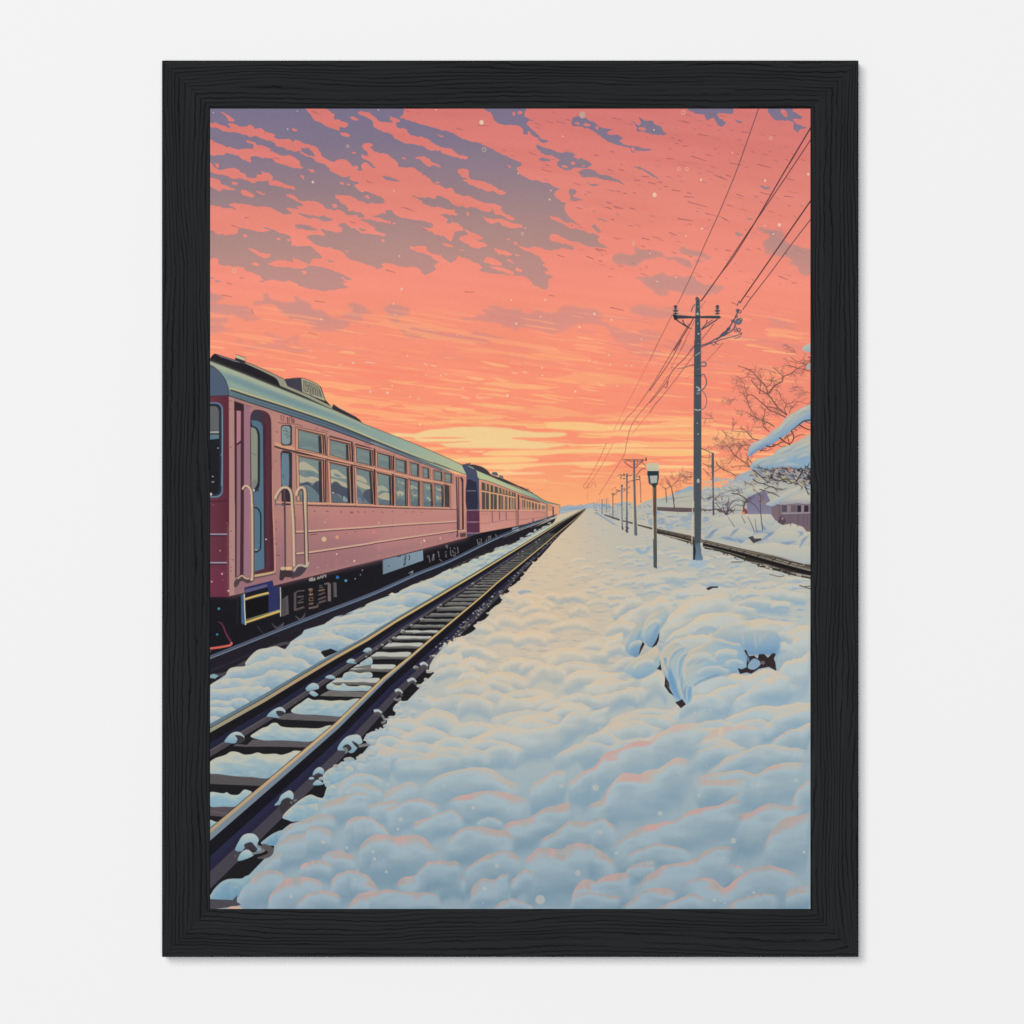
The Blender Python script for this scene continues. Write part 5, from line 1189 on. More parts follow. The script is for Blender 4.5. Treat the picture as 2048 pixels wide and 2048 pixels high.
for s in ('722,660 718,720 700,760 660,782 690,740 710,700', '590,735 605,755 585,790 555,850 572,780', '725,870 742,965 705,952 728,920', '770,1010 800,1065 805,1110 838,1168 800,1140 765,1090', '880,1208 905,1193 936,1236 895,1266 850,1218', '1350,945 1368,992 1420,980 1460,990 1520,950 1600,935 1660,968 1652,900 1640,870 1658,830 1630,825 1592,862 1560,832 1520,835 1510,870 1480,845 1440,850 1415,798 1403,805 1425,850 1420,940 1380,955', '1098,308 1130,290 1196,290 1190,302 1150,305 1115,322'):
    fill(P(TQ, s), HOL)
fill(spline(P(TQ, '1440,905 1480,868 1525,888 1530,922 1480,958 1432,945'), 3), (134, 162, 184))
fill(spline(P(TQ, '1030,262 1100,270 1200,265 1300,300 1250,300 1180,288 1110,296'), 3), (138, 166, 190), .7, b=1)
ring(*P(TQ, '1552,902')[0], 2.6, 1.2, (170, 160, 160))
line(P(TQ, '780,1060 795,1090 790,1110'), 1.4, (120, 106, 90), .8)
dot(*P(TQ, '1165,880')[0], 5, (186, 188, 178), .8)
for q_, w_, c_ in (('742,880 755,800 830,738 900,715 1010,690 1120,690', 5, (206, 190, 166)), ('780,980 795,870 850,800 930,762 1040,742', 5, (202, 188, 168)), ('800,990 812,880 862,815 935,780', 6, (134, 166, 188)), ('862,1010 872,900 905,840 960,805', 5, (200, 188, 170)), ('884,1040 890,920 915,860 950,830', 6, (128, 162, 186)), ('1000,900 1100,840 1220,820 1330,830', 4, (186, 188, 180)), ('1010,920 1110,860 1220,842 1330,850', 6, (134, 166, 188)), ('1040,1000 1140,940 1260,925 1360,930', 4, (184, 186, 180)), ('1180,760 1240,755 1300,775', 5, (140, 170, 190)),
                     ('1150,690 1220,625 1310,590 1430,590 1530,572', 5, (204, 190, 168)), ('1560,620 1640,600 1700,620 1740,660', 5, (190, 184, 172)), ('760,640 850,600 960,560 1060,520', 4, (204, 190, 166)), ('590,690 605,600 645,535 720,495', 4, (208, 192, 164)), ('455,770 480,690 540,610', 4, (196, 186, 168)), ('450,950 540,872 610,838 690,785', 4, (208, 192, 164)), ('620,950 680,900 715,850', 6, (136, 168, 188)), ('655,740 690,660 740,560', 7, (120, 154, 180)), ('515,820 540,740 575,650', 6, (122, 156, 180)), ('1000,1085 1060,1048 1180,1003 1290,985 1350,968', 8, (112, 148, 176)), ('940,1080 925,1140 935,1200', 7, (110, 150, 180)), ('1410,830 1430,870 1440,900', 8, (112, 148, 178)), ('1690,760 1665,830 1655,900', 6, (128, 160, 184))):
    line(P(TQ, q_), [w_ * .3, w_ * .8, w_ * .3], c_, .8, b=1)
for q_, h_ in (('980,640 1040,600 1100,585 1200,600', 10), ('760,735 830,670 900,650 960,640', 10), ('1150,850 1200,800 1280,790 1360,810', 14), ('930,900 980,840 1080,815 1170,850', 14), ('1000,985 1080,935 1180,925 1300,960', 13), ('1240,900 1300,870 1370,880 1410,910', 10), ('470,790 500,740 560,720 590,740', 9), ('600,640 640,580 700,550 750,560', 10), ('500,940 560,890 640,870 700,890', 12)):
    mound(P(TQ, q_), h_, a=.75, rim=.3)
for s in ('590,735 605,755 585,790 560,840 572,780', '722,660 718,720 700,760 668,780 692,740 710,700'):
    fill(P(TQ, s), HOL)
# shadow pool at the foot of the pole
fill(spline(P(TQ, '980,80 1070,80 1110,110 1060,145 1000,140 960,125'), 3), (158, 180, 196), .8, b=2)
# keep the billows inside the path's outline
e = PM[..., None]
cv[:] = keep * (1 - e) + cv * e
# rounded lumps where the path breaks off against the track
puffs(TC, ('-20,1830 20,1740 70,1670 150,1600 240,1572 380,1570 420,1545 550,1500 480,1600 380,1700 330,1800 200,1825', '610,1150 680,1080 770,1020 862,990 830,1080 775,1170'), top=(150, 174, 180), mid=(122, 156, 176), low=(104, 144, 168))
puffs(TC, ('870,840 900,780 1000,690 1100,640 1250,650 1290,700 1280,780 1120,860 1000,885 930,865', '1352,380 1380,295 1470,232 1530,242 1600,210 1700,225 1715,290 1600,380 1410,450', '1370,590 1400,480 1440,450 1500,450 1490,540 1420,610', '1010,690 1110,605 1210,560 1290,592 1400,625 1300,660 1150,680'), top=(186, 184, 170), mid=(150, 176, 186), low=(122, 158, 180))
fill(P(TC, '-10,1815 120,1820 270,1825 325,1770 320,1850 370,1880 300,1905 -10,1940'), (74, 72, 78))
fill(spline(P(TC, '200,1932 240,1905 330,1900 400,1940 300,1960'), 3), (200, 168, 148))
edge_ = spline(path[:100], 4, False)
for i in range(150):
    k = rng.randint(8, len(edge_) - 1)
    x, y = edge_[k]
    if y > 1590 - 217 or y < 1090 - 217:
        continue
    s = np.interp(y, RR[::-1, 1], RS[::-1])
    x, y = x + rng.uniform(-4, 9) * s * 1.4, y + rng.uniform(-3, 4) * s
    rx, ry = rng.uniform(4, 15) * s + .6, rng.uniform(3, 8) * s + .4
    v = np.linspace(0, 2 * np.pi, 9)[:-1]
    q = spline(np.stack([x + rx * np.cos(v) * rng.uniform(.8, 1.2, 8), y + ry * np.sin(v) * rng.uniform(.8, 1.2, 8)], 1), 3)
    rc_ = tuple(rimc(np.array([x]), np.array([y]))[0])
    dc_ = tuple(shadc(np.array([x]), np.array([y]))[0])
    fill(q, G((x, y - ry), (x + .5, y + ry), rc_, tuple(bodyc(np.array([x]), np.array([y]))[0]), dc_), .9)
for s in ('640,1150 760,1200 740,1290 650,1330 560,1320 700,1260 620,1200',):
    fill(spline(P(TC, s), 3), (86, 82, 82))
for _ in range(120):          # crumbs of ballast at the far edge of the path
    t = rng.rand()
    y = 1290 - 217 - 215 * t
    x = xr(y) + (92 * np.interp(y, RR[::-1, 1], RSd[::-1])) + rng.uniform(-4, 7) * (1.2 - t)
    L = rng.uniform(2, 7) * (1.15 - t)
    line(np.array([[x, y], [x + L * .5, y - L * .3], [x + L, y - L * .3]]), [.5, 2.6 * (1.15 - t) + .3, .4], (48, 46, 48), .9)
# ---- right-hand side: bank, houses, trees, poles, wires --------------------------------------
BR = (88, 66, 64)
# hills
fill(P(T12, '560,1180 640,1100 760,1010 860,990 1000,1005 1090,1060 1180,1000 1330,945 1500,930 1680,860 1940,735 1940,1300 560,1300'), G((0, 750), (0, 815), (160, 170, 176), (176, 178, 170), (184, 182, 168)))
fill(P(T11, '280,350 380,300 520,255 620,300 720,270 830,275 960,250 1060,140 1180,70 1260,40 1940,40 1940,700 280,700'), G((0, 715), (0, 800), (170, 172, 166), (182, 180, 166)))
fill(spline(P(T11, '300,335 400,290 525,255 620,310 700,285 800,270 860,290 800,320 640,320 520,300 420,330'), 4), (142, 166, 182), .9)
fill(spline(P(T12, '1680,860 1800,800 1940,735 1940,790 1850,830 1740,870'), 4), (150, 170, 184), .9)
fill(spline(P(T11, '1060,130 1150,85 1260,60 1240,120 1140,150'), 4), (164, 172, 176), .9)
for s in ('100,420 300,400 520,370', '330,440 520,430', '640,370 760,340 900,330', '650,440 800,420 900,440', '120,440 200,410', '640,330 760,300 940,290', '800,330 860,320 940,340 900,370 800,360', '960,300 1040,280 1100,320 1020,340'):
    line(P(T11, s), [.5, 1.3, .5], (128, 128, 130), .8)
fill(P(T11, '90,500 300,510 520,512 850,525 1000,530 1000,560 860,570 640,560 400,565 200,560 90,545'), (96, 84, 84))
fill(P(T11, '100,495 520,508 520,516 100,505'), (176, 172, 164))
# yard with snow humps
fill(P(T11, '-10,560 90,545 400,568 640,560 860,572 1500,580 1940,700 1940,1200 1500,1080 1000,960 640,870 300,800 80,750 -10,720'), (184, 182, 170))
YRD = ('0,560 60,540 130,560 160,590 90,600 0,600', '100,650 150,630 185,660 170,700 120,720 95,700', '240,680 300,660 360,665 330,700 270,710', '360,640 440,600 520,590 510,640 420,690', '330,720 420,690 500,680 480,760 380,740', '640,640 700,620 720,660 650,690', '600,770 700,740 760,700 720,790 650,830', '700,850 800,780 900,760 960,700 940,820 860,870', '180,740 260,700 300,760 230,780', '-10,650 60,660 80,720 0,720')
for i, s in enumerate(YRD):
    fill(spline(P(T11, s), 4), (134, 154, 178) if i % 2 else (150, 169, 184), .6)
for _ in range(150):
    x, y = rng.uniform(0, 1000), rng.uniform(575, 860)
    if y > 700 + x * .17 + 60:
        continue
    L = rng.uniform(15, 90)
    p = P(T11, '%f,%f %f,%f %f,%f' % (x, y, x + L * .5, y - rng.uniform(0, 9), x + L, y + rng.uniform(-10, 16)))
    line(p, [.4, rng.uniform(1, 4), .4], [(140, 162, 186), (196, 190, 172), (120, 140, 170), (170, 176, 178)][rng.randint(4)], rng.uniform(.4, .85))
# picket of poles and hedges near the vanishing point
for _ in range(120):
    x, y = rng.uniform(380, 1300), rng.uniform(1030, 1280)
    if y > 1190 + (x - 400) * .16:
        continue
    L = rng.uniform(10, 46)
    line(P(T12, '%f,%f %f,%f' % (x, y, x + L, y + rng.uniform(-8, 10))), rng.uniform(.7, 2.2), [(130, 150, 170), (186, 182, 166), (110, 124, 140), (160, 170, 174)][rng.randint(4)], .8)
for x, y0, y1, w, c in ((380, 985, 1130, 1, 0), (400, 1000, 1130, 1, 0), (430, 1010, 1140, 1, 0), (445, 960, 1050, .8, 0), (480, 945, 1160, .8, 0), (517, 950, 1200, 1.7, 1), (553, 940, 1170, 1.0, 0), (585, 950, 1170, 1.2, 1), (612, 945, 1170, 1.2, 0), (640, 1030, 1200, .8, 0), (690, 880, 1275, 1.7, 1), (700, 1020, 1200, .8, 0), (745, 790, 890, 1, 0), (770, 1010, 1200, .8, 0)):
    line(P(T12, '%d,%d %d,%d' % (x, y0, x, y1)), w, ((140, 146, 156), (92, 96, 106))[c], .9, sm=0)
line(P(T12, '585,945 600,935 615,945'), 1, (140, 146, 150))
# right-hand track
fill(P(T12, '540,1190 700,1240 800,1275 800,1300 700,1265 560,1215'), (70, 70, 76))
fill(P(T12, '850,1290 1010,1325 1010,1355 850,1310'), (84, 84, 88))
fill(P(T12, '1085,1355 1320,1410 1330,1445 1090,1378'), (78, 76, 72))
fill(P(T12, '400,1150 480,1190 700,1330 790,1390 690,1360 520,1250 420,1190'), (140, 156, 178), .8)
tr = pts((T12, '1400,1425 1940,1540'), (T11, '500,850 640,892 1200,1030 1500,1088 1940,1190 1940,1370 1700,1320 1300,1200 1000,1090 640,985 500,945 90,820 90,758'))
fill(tr, (60, 54, 50))
for s, w, c in (('90,775 500,870 640,915 1000,1010 1940,1235', [.8, 2, 3.4], (96, 86, 76)), ('640,905 1200,1045 1480,1105', [1, 1.6, 1], (124, 112, 98)), ('90,800 500,905 640,950 1100,1075 1940,1325', [1, 2.4, 5], (36, 34, 34)), ('640,935 1100,1040 1500,1150 1940,1262', [.8, 2, 4.5], (112, 106, 100)), ('640,900 1000,985 1500,1098 1940,1200', [1, 2, 3], (42, 38, 38)), ('1500,1095 1700,1150 1850,1185 1830,1205 1650,1165 1480,1115', 1.4, (170, 164, 152)), ('640,975 900,1040 1150,1110', [1, 3, 1], (182, 174, 156)), ('1200,1160 1400,1205 1560,1245', [1, 4, 1], (150, 146, 138)),
                ('1560,1240 1700,1300 1850,1340', [2, 6, 1], (84, 76, 72)), ('1700,1290 1940,1340', [2, 4, 4], (150, 144, 136)), ('130,830 300,870 500,920', [1, 2.6, 1], (176, 168, 150)), ('660,1000 800,1020 1000,1075 1130,1115', [2, 4, 3], (60, 54, 50)), ('1300,1200 1440,1240 1560,1270', [2, 4, 2], (60, 54, 52)), ('1440,1310 1560,1340 1620,1330', 1.6, (110, 100, 92)), ('980,1165 1130,1160', 1.8, (96, 92, 90)), ('1800,1445 1940,1490', 2, (84, 80, 70)), ('1850,1460 1940,1455', 2, (110, 104, 84)), ('720,1095 800,1110', 1.2, (150, 140, 130))):
    line(P(T11, s), w, c, .95)
for q_, w_, c_ in (('90,768 500,862 640,903 1200,1037 1500,1096 1940,1204', [.6, 1.2, 1.8], (150, 138, 120)), ('90,786 500,886 640,928 1100,1040 1500,1150 1940,1268', [.6, 1.6, 2.6], (140, 130, 116)), ('640,946 1100,1062 1500,1180 1940,1296', [1.4, 2.6, 4], (26, 25, 26))):
    line(P(T11, q_), w_, c_, .95)
for i in range(26):
    t = (i / 26.) ** 1.5
    x = 130 + t * 1780
    ya, yb = np.interp(x, [90, 640, 1200, 1940], [775, 912, 1050, 1215]), np.interp(x, [90, 640, 1100, 1940], [784, 924, 1034, 1255])
    line(P(T11, '%f,%f %f,%f' % (x, ya, x - 12 - 40 * t, yb)), 1 + 2 * t, (92, 84, 76) if i % 2 else (44, 40, 40), .8)
for _ in range(60):
    t = rng.rand()
    x = 100 + t * 1750
    y = np.interp(x, [90, 640, 1300, 1900], [825, 990, 1205, 1360]) + rng.uniform(-14, 10) * (.5 + t)
    line(P(T11, '%f,%f %f,%f' % (x, y, x + rng.uniform(10, 50), y + rng.uniform(0, 16))), rng.uniform(.8, 2.4) * (.6 + t), (60, 54, 52) if rng.rand() < .6 else (190, 182, 166), .9)
fill(spline(P(T11, '1335,1020 1370,1015 1405,1020 1370,1030'), 3), (80, 74, 74))
# humps of snow on the bank
for _ in range(150):
    x, y = rng.uniform(660, 1930), rng.uniform(600, 1050)
    if y < 560 + (x - 660) * .13 or y > 880 + (x - 660) * .17:
        continue
    L = rng.uniform(20, 110)
    line(P(T11, '%f,%f %f,%f %f,%f' % (x, y, x + L * .5, y - rng.uniform(0, 7), x + L, y + rng.uniform(-10, 30))), [.4, rng.uniform(1.2, 4.5), .4], [(150, 170, 188), (198, 191, 172), (196, 188, 168), (186, 184, 174)][rng.randint(4)], rng.uniform(.3, .7))
for s, lo in (('640,900 700,850 830,780 960,720 1110,700 1220,760 1240,840 1150,910 1060,930 900,900 780,880', 0), ('940,880 1010,800 1090,745 1180,750 1250,800 1240,850 1130,920 1060,925', 1), ('780,660 900,610 1120,590 1330,590 1440,600 1500,650 1560,720 1500,790 1420,820 1380,800 1240,800 1100,740 940,720', 0), ('1340,590 1440,595 1510,660 1480,720 1400,700', 2), ('1290,940 1420,850 1510,780 1620,720 1720,708 1850,750 1900,810 1800,850 1780,930 1700,1000 1400,985', 0), ('1500,830 1640,780 1740,800 1790,860 1760,930 1600,950 1500,900', 2), ('1760,960 1790,880 1860,820 1940,800 1940,1060 1800,1010', 0), ('1250,955 1500,930 1760,960 1940,990 1940,1190 1500,1080 1200,1010 1080,950', 0)):
    p = spline(P(T11, s), 4)
    y0, y1 = p[:, 1].min(), p[:, 1].max()
    line(np.vstack([p, p[:1]]), 1.1, (150, 166, 184), .6, sm=0)
    fill(p, G((0, y0), (0, y1), (196, 190, 172), (184, 184, 174), ((166, 176, 178), (140, 164, 182), (166, 178, 180))[lo]))
for s in ('700,850 760,800 830,760', '660,880 720,860 790,800', '960,870 1020,800 1080,760', '1250,830 1300,800 1400,810', '1300,935 1400,870 1500,800', '1800,1000 1850,900 1920,840', '1560,930 1660,940 1760,915', '1050,880 1100,920 1140,910', '1400,800 1440,830 1500,800', '1780,800 1830,820 1800,850', '850,870 930,880 1050,910', '1340,700 1380,760 1400,790'):
    line(P(T11, s), [1, 6, 1], (112, 136, 170), .7, b=1)
fill(P(T11, '1185,870 1240,850 1260,885 1340,880 1345,900 1250,940 1215,900'), (72, 70, 72))
fill(P(T11, '1110,940 1190,880 1250,945'), (186, 184, 172))
# houses
fill(P(T11, '1170,390 1370,300 1400,330 1470,470 1460,590 1170,590'), G((0, 780), (0, 812), (120, 114, 138), (134, 128, 150)))
fill(P(T11, '1310,350 1460,480 1400,480 1330,470'), (136, 122, 128))
fill(P(T11, '870,440 930,420 950,480 940,590 900,590 865,540'), (112, 108, 132), .9)
fill(P(T11, '1465,480 1560,480 1940,465 1940,800 1890,800 1840,740 1720,700 1600,720 1510,660 1462,590'), (112, 96, 106))
fill(P(T11, '1465,490 1545,485 1560,690 1510,660 1462,590'), (122, 106, 112))
fill(P(T11, '1575,490 1940,470 1940,560 1575,570'), (128, 112, 118))
for x0, x1, c in ((1590, 1650, (86, 78, 88)), (1655, 1690, (140, 126, 132)), (1700, 1765, (104, 94, 104)), (1775, 1820, (52, 48, 56)), (1825, 1850, (146, 132, 138)), (1858, 1905, (50, 46, 54)), (1910, 1940, (120, 108, 116))):
    fill(P(T11, '%d,487 %d,485 %d,562 %d,564' % (x0, x1, x1, x0)), c)
fill(P(T11, '1580,572 1940,565 1940,580 1590,590'), (150, 142, 146))
for x in (1695, 1775, 1790, 1850, 1892):
    line(P(T11, '%d,590 %d,740' % (x, x)), 1.1, (92, 78, 90), .8, sm=0)
fill(P(T11, '1560,620 1610,610 1640,680 1600,720 1540,690'), (86, 74, 80))
fill(P(T11, '1590,625 1612,632 1600,660 1585,655'), (150, 138, 140))
line(P(T11, '1465,480 1560,475 1940,455'), 1.4, (76, 66, 72))
fill(spline(P(T11, '1150,310 1200,275 1330,250 1355,265 1372,300 1260,350 1185,385 1160,350'), 3), G((0, 755), (0, 778), (196, 190, 168), (182, 182, 170), (150, 160, 180)))
fill(spline(P(T11, '1540,455 1640,410 1800,350 1940,325 1940,455 1780,462 1570,478'), 3), G((0, 768), (0, 792), (190, 184, 168), (184, 180, 168), (150, 148, 160)))
fill(spline(P(T11, '1395,472 1430,445 1520,395 1660,310 1800,255 1890,240 1880,280 1800,310 1660,390 1500,490 1430,485'), 3), G(P(T11, '1600,330')[0], P(T11, '1640,425')[0], (194, 188, 170), (178, 182, 176), (146, 164, 184)))
fill(spline(P(T11, '1870,250 1940,190 1940,310 1900,310'), 3), (168, 178, 180))
# pale distant snow under branches
for _ in range(80):
    x, y = rng.uniform(660, 1110), rng.uniform(150, 420)
    r0, r1 = rng.uniform(12, 46), rng.uniform(6, 18)
    dot(*P(T11, '%f,%f' % (x, y))[0], r0 / 6, (188, 184, 168) if rng.rand() < .6 else (158, 172, 186), .8, ry=r1 / 6, rot=rng.uniform(-.4, .2))

for _ in range(170):      # lumps of snow caught in the thicket, lit on top
    x, y = rng.uniform(640, 1420), rng.uniform(150, 570)
    if y < 330 - (x - 640) * .22 or x > 1120:
        continue
    r0, r1 = rng.uniform(18, 60), rng.uniform(9, 22)
    k = np.linspace(0, 2 * np.pi, 10)[:-1]
    q = P(T11, ' '.join('%f,%f' % (x + r0 * math.cos(v) * rng.uniform(.8, 1.2), y + r1 * math.sin(v) * rng.uniform(.7, 1.2)) for v in k))
    q = spline(q, 3)
    fill(q + [0, .8], (136, 138, 146), .7)
    fill(q, G((0, q[:, 1].min()), (0, q[:, 1].max()), (194, 188, 170), (184, 183, 174), (160, 170, 180)), .92)


def twig(x, y, a, L, w, depth, c, r, curl=.25):
    """a bare branch with side shoots"""
    n = 6
    p = [(x, y)]
    for _ in range(n):
        a += r.uniform(-curl, curl)
        x += math.cos(a) * L / n
        y += math.sin(a) * L / n
        p.append((x, y))
    line(np.array(p), [w, w * .45], c, .9, sm=2)
    if depth:
        for i in range(2, n + 1):
            if r.rand() < .62:
                twig(p[i][0], p[i][1], a + r.choice([-1, 1]) * r.uniform(.35, .9), L * r.uniform(.35, .65), max(w * .6, .55), depth - 1, c, r, curl)


rb = np.random.RandomState(21)
# traced boughs of the bare tree
for s, w in (('1650,900 1560,830 1490,740 1420,650 1330,600 1260,530 1220,480', 2.4), ('1420,650 1400,560 1350,500 1280,440 1230,370 1150,340', 1.8), ('1420,650 1500,550 1590,500 1610,440 1700,400 1780,340 1880,300', 2), ('1610,440 1540,380 1480,320', 1.3), ('1410,570 1460,520 1480,490', 1.2), ('1320,650 1335,500 1340,460 1300,380', 1.2), ('1640,930 1540,880 1440,840 1390,790 1330,740 1250,670 1190,660 1160,690', 2), ('1400,800 1480,810 1540,820', 1.8), ('1160,690 1200,800 1270,910 1300,945', 1.4), ('1500,1040 1440,1000 1360,970 1290,940 1220,900 1150,860', 1.8), ('1440,1100 1380,1050 1360,980 1380,900 1390,820', 1.6), ('1650,900 1620,830 1640,770 1580,700 1560,620', 1.4), ('1680,880 1700,820 1780,740', 1.4), ('1640,770 1720,750 1780,735 1932,780', 1),
             ('1080,625 1130,650 1160,690', 1.1), ('1190,660 1150,600 1140,520', 1), ('1320,1205 1240,1180 1190,1130 1170,1100 1080,1050', 1.7), ('1190,1110 1120,1100 1010,1090 1000,1040 1015,940', 1), ('1240,1270 1160,1260 1090,1275 1060,1340 1000,1420 950,1490', 1.6), ('1250,1570 1180,1500 1120,1450 1030,1390 970,1310 910,1240 870,1200', 1.8), ('1240,1560 1190,1520 1080,1510 980,1530', 1.4), ('800,1460 830,1510 900,1560 990,1600 1080,1660 1180,1720 1240,1740', 1.8), ('960,1300 1010,1250 1090,1240', 1.1), ('870,1080 920,1130 1000,1180 1090,1200', 1),
             ('620,1300 690,1330 750,1360', 1.6), ('640,1480 700,1510 750,1530', 1), ('640,1540 690,1590 750,1640', 1), ('780,1580 850,1540 880,1550', 1.1), ('620,1400 720,1420', 1), ('1240,1490 1190,1430 1180,1400', 1.2), ('1060,310 1160,340 1220,370', 1), ('1330,345 1420,360 1520,400', 1), ('1780,340 1700,310 1640,300', 1.2), ('1880,300 1850,360 1820,430', 1), ('1780,340 1860,350 1932,380', 1.2), ('1700,210 1780,260 1850,240 1932,270', 1), ('1680,250 1780,280 1880,290', .9), ('1040,430 1100,460 1180,440 1260,460', .9), ('1380,470 1460,490 1600,460', 1), ('1450,640 1500,560 1560,520', 1),
             ('1900,200 1932,210', 2), ('1240,1400 1190,1340 1180,1310', 1)):
    p = P(T10, s)
    q = spline(p, 4, False)
    line(q, [w, w * .55], BR, .95, sm=0)
    for i in range(2, len(q) - 1):
        if rb.rand() < .55:
            d = q[min(i + 1, len(q) - 1)] - q[i - 1]
            a = math.atan2(d[1], d[0]) + rb.choice([-1, 1]) * rb.uniform(.4, 1.0)
            twig(q[i, 0], q[i, 1], a, rb.uniform(5, 17), .8, 1, (122, 88, 82), rb)
for x, y, a, L in ((1000, 760, 3.4, 14), (1150, 560, 3.3, 16), (1060, 700, 2.9, 12), (1100, 480, 3.3, 12), (1700, 90, 3.3, 12), (1760, 150, 3.2, 10), (1830, 600, 3.2, 20), (1932, 640, 3.0, 18), (1250, 770, 3.2, 12), (1130, 860, 3.1, 10), (900, 1260, 3.3, 20), (940, 1330, 3.3, 16), (1100, 1230, 3.3, 22), (1220, 1220, 3.2, 20), (780, 970, 3.4, 16), (430, 1640, 3.2, 14), (520, 1600, 3.1, 14), (520, 1660, 3.2, 18)):
    for _ in range(3):
        x_, y_ = P(T10, '%f,%f' % (x + rb.uniform(-30, 30), y + rb.uniform(-30, 30)))[0]
        twig(x_, y_, a + rb.uniform(-.3, .3), L, .9, 2, (146, 102, 94), rb)
# small trees further off, left of the lit pole
for s, w in (('300,1932 275,1830 260,1760 200,1700', 1.6), ('205,1932 200,1850 190,1770', 1.3), ('260,1760 330,1700 350,1690', 1), ('260,1760 240,1720 180,1640', 1), ('400,1700 440,1650 520,1640', 1.2), ('400,1700 440,1720 520,1720', 1), ('150,1760 200,1780 250,1760', .9)):
    line(P(T10, s), w, (112, 84, 82), .9)
line(P(T11, '300,510 285,400 262,260'), [2.2, 1], (86, 76, 78))
line(P(T11, '207,455 200,380 195,290'), [1.6, .9], (96, 86, 88))
for x, y, a in ((262, 270, -2.2), (262, 270, -.9), (195, 300, -2.4), (195, 300, -.8), (275, 330, -.5), (330, 200, -2.8), (150, 240, -2.6), (400, 190, 3.0), (470, 180, -2.8)):
    twig(*P(T11, '%d,%d' % (x, y))[0], a, 18, .8, 2, (168, 104, 90), rb)
# snow-laden boughs
SH = (118, 150, 196)
fill(spline(P(T10, '1183,1395 1185,1320 1200,1280 1240,1240 1330,1195 1425,1140 1460,1100 1560,1030 1620,950 1700,885 1800,830 1940,775 1940,960 1860,985 1800,1025 1700,1090 1650,1130 1580,1180 1530,1215 1450,1262 1390,1270 1350,1300 1270,1345 1220,1385'), 4), G(P(T10, '1500,1040')[0], P(T10, '1590,1180')[0], (184, 180, 166), (170, 178, 176), (146, 170, 188), (116, 150, 184)))
fill(spline(P(T10, '1190,1395 1230,1340 1310,1290 1400,1245 1480,1240 1400,1290 1300,1330 1220,1385'), 4), (116, 142, 180), .8, b=1)
fill(spline(P(T10, '1560,1130 1680,1040 1800,950 1940,880 1940,960 1850,985 1700,1090 1600,1150'), 4), (136, 164, 188), .6, b=2)
fill(spline(P(T10, '1205,1540 1230,1480 1290,1430 1380,1405 1480,1378 1530,1320 1580,1290 1680,1260 1760,1225 1840,1180 1940,1155 1940,1570 1850,1560 1750,1560 1640,1530 1500,1540 1400,1570 1300,1580'), 4), G(P(T10, '1560,1300')[0], P(T10, '1620,1560')[0], (184, 180, 166), (172, 178, 175), (138, 168, 186), (140, 166, 184)))
for s in ('1720,1480 1780,1400 1880,1360', '1500,1520 1600,1470 1700,1480', '1640,1330 1740,1300 1860,1240', '1280,1530 1380,1480 1480,1470'):
    line(P(T10, s), [2, 9, 2], (186, 182, 174) if s < '16' else (128, 160, 184), .5, b=2)
fill(spline(P(T10, '1828,120 1840,85 1880,58 1940,45 1940,140 1890,138 1850,130'), 4), G(P(T10, '1870,60')[0], P(T10, '1890,140')[0], (190, 186, 168), (160, 174, 178)))
fill(spline(P(T10, '1880,320 1910,290 1940,280 1940,350 1900,350'), 3), (168, 172, 176))
fill(spline(P(T10, '1040,1640 1150,1590 1260,1560 1400,1570 1340,1640 1200,1690 1100,1690'), 4), (160, 172, 182), .9)
for s, w in (('1250,1490 1330,1440 1420,1415', 5), ('1540,1345 1620,1310 1700,1290', 5), ('1700,1330 1800,1280 1932,1230', 7), ('1500,1480 1580,1440 1660,1430', 5), ('1760,1420 1850,1380 1932,1370', 6), ('1620,1510 1700,1490 1790,1500', 4), ('1240,1270 1330,1220 1430,1160', 4), ('1480,1130 1570,1060 1640,980 1720,910', 5), ('1760,880 1850,830 1932,810', 6)):
    line(P(T10, s), [1, w, 1], (198, 192, 174), .6, b=1)
    line(P(T10, s) + [2, 5], [1, w * .8, 1], (132, 162, 186), .5, b=1)
# dark wood under the boughs
for s, w in (('1932,960 1860,970 1800,1010 1740,1060 1700,1090', 2.4), ('1700,1090 1730,1150 1720,1210 1680,1250', 2.2), ('1560,1170 1620,1220 1690,1260', 2.6), ('1680,1250 1660,1170 1640,1140', 1.6), ('1800,1020 1870,1060 1932,1080', 2.4), ('1720,1190 1780,1150 1860,1130', 1.3), ('1400,1270 1480,1280 1560,1240 1620,1220', 2), ('1330,1320 1400,1330 1480,1300', 1.4), ('1540,1250 1580,1280 1640,1270', 1.2), ('1850,970 1900,990 1932,1000', 1.6)):
    line(P(T10, s), [w, w * .6], (74, 56, 56))
for _ in range(70):
    x = rb.uniform(1320, 1800)
    y = np.interp(x, [1320, 1530, 1700, 1800], [1320, 1235, 1110, 1040]) + rb.uniform(-10, 16)
    twig(*P(T10, '%f,%f' % (x, y))[0], rb.uniform(.2, 2.6), rb.uniform(2, 6), .9, 0, (78, 60, 62), rb)
UND = P(T10, '1240,1580 1400,1565 1500,1535 1640,1525 1750,1560 1940,1565 1940,1720 1800,1760 1700,1700 1560,1640 1400,1600 1300,1640')
fill(spline(P(T10, '1500,1545 1640,1530 1750,1560 1940,1565 1940,1730 1820,1735 1740,1700 1640,1660 1540,1610'), 3), (62, 56, 58), .85, b=1)
fill(spline(P(T10, '1250,1580 1400,1560 1520,1545 1560,1620 1640,1680 1500,1650 1350,1610'), 3), (104, 98, 100), .7, b=2)
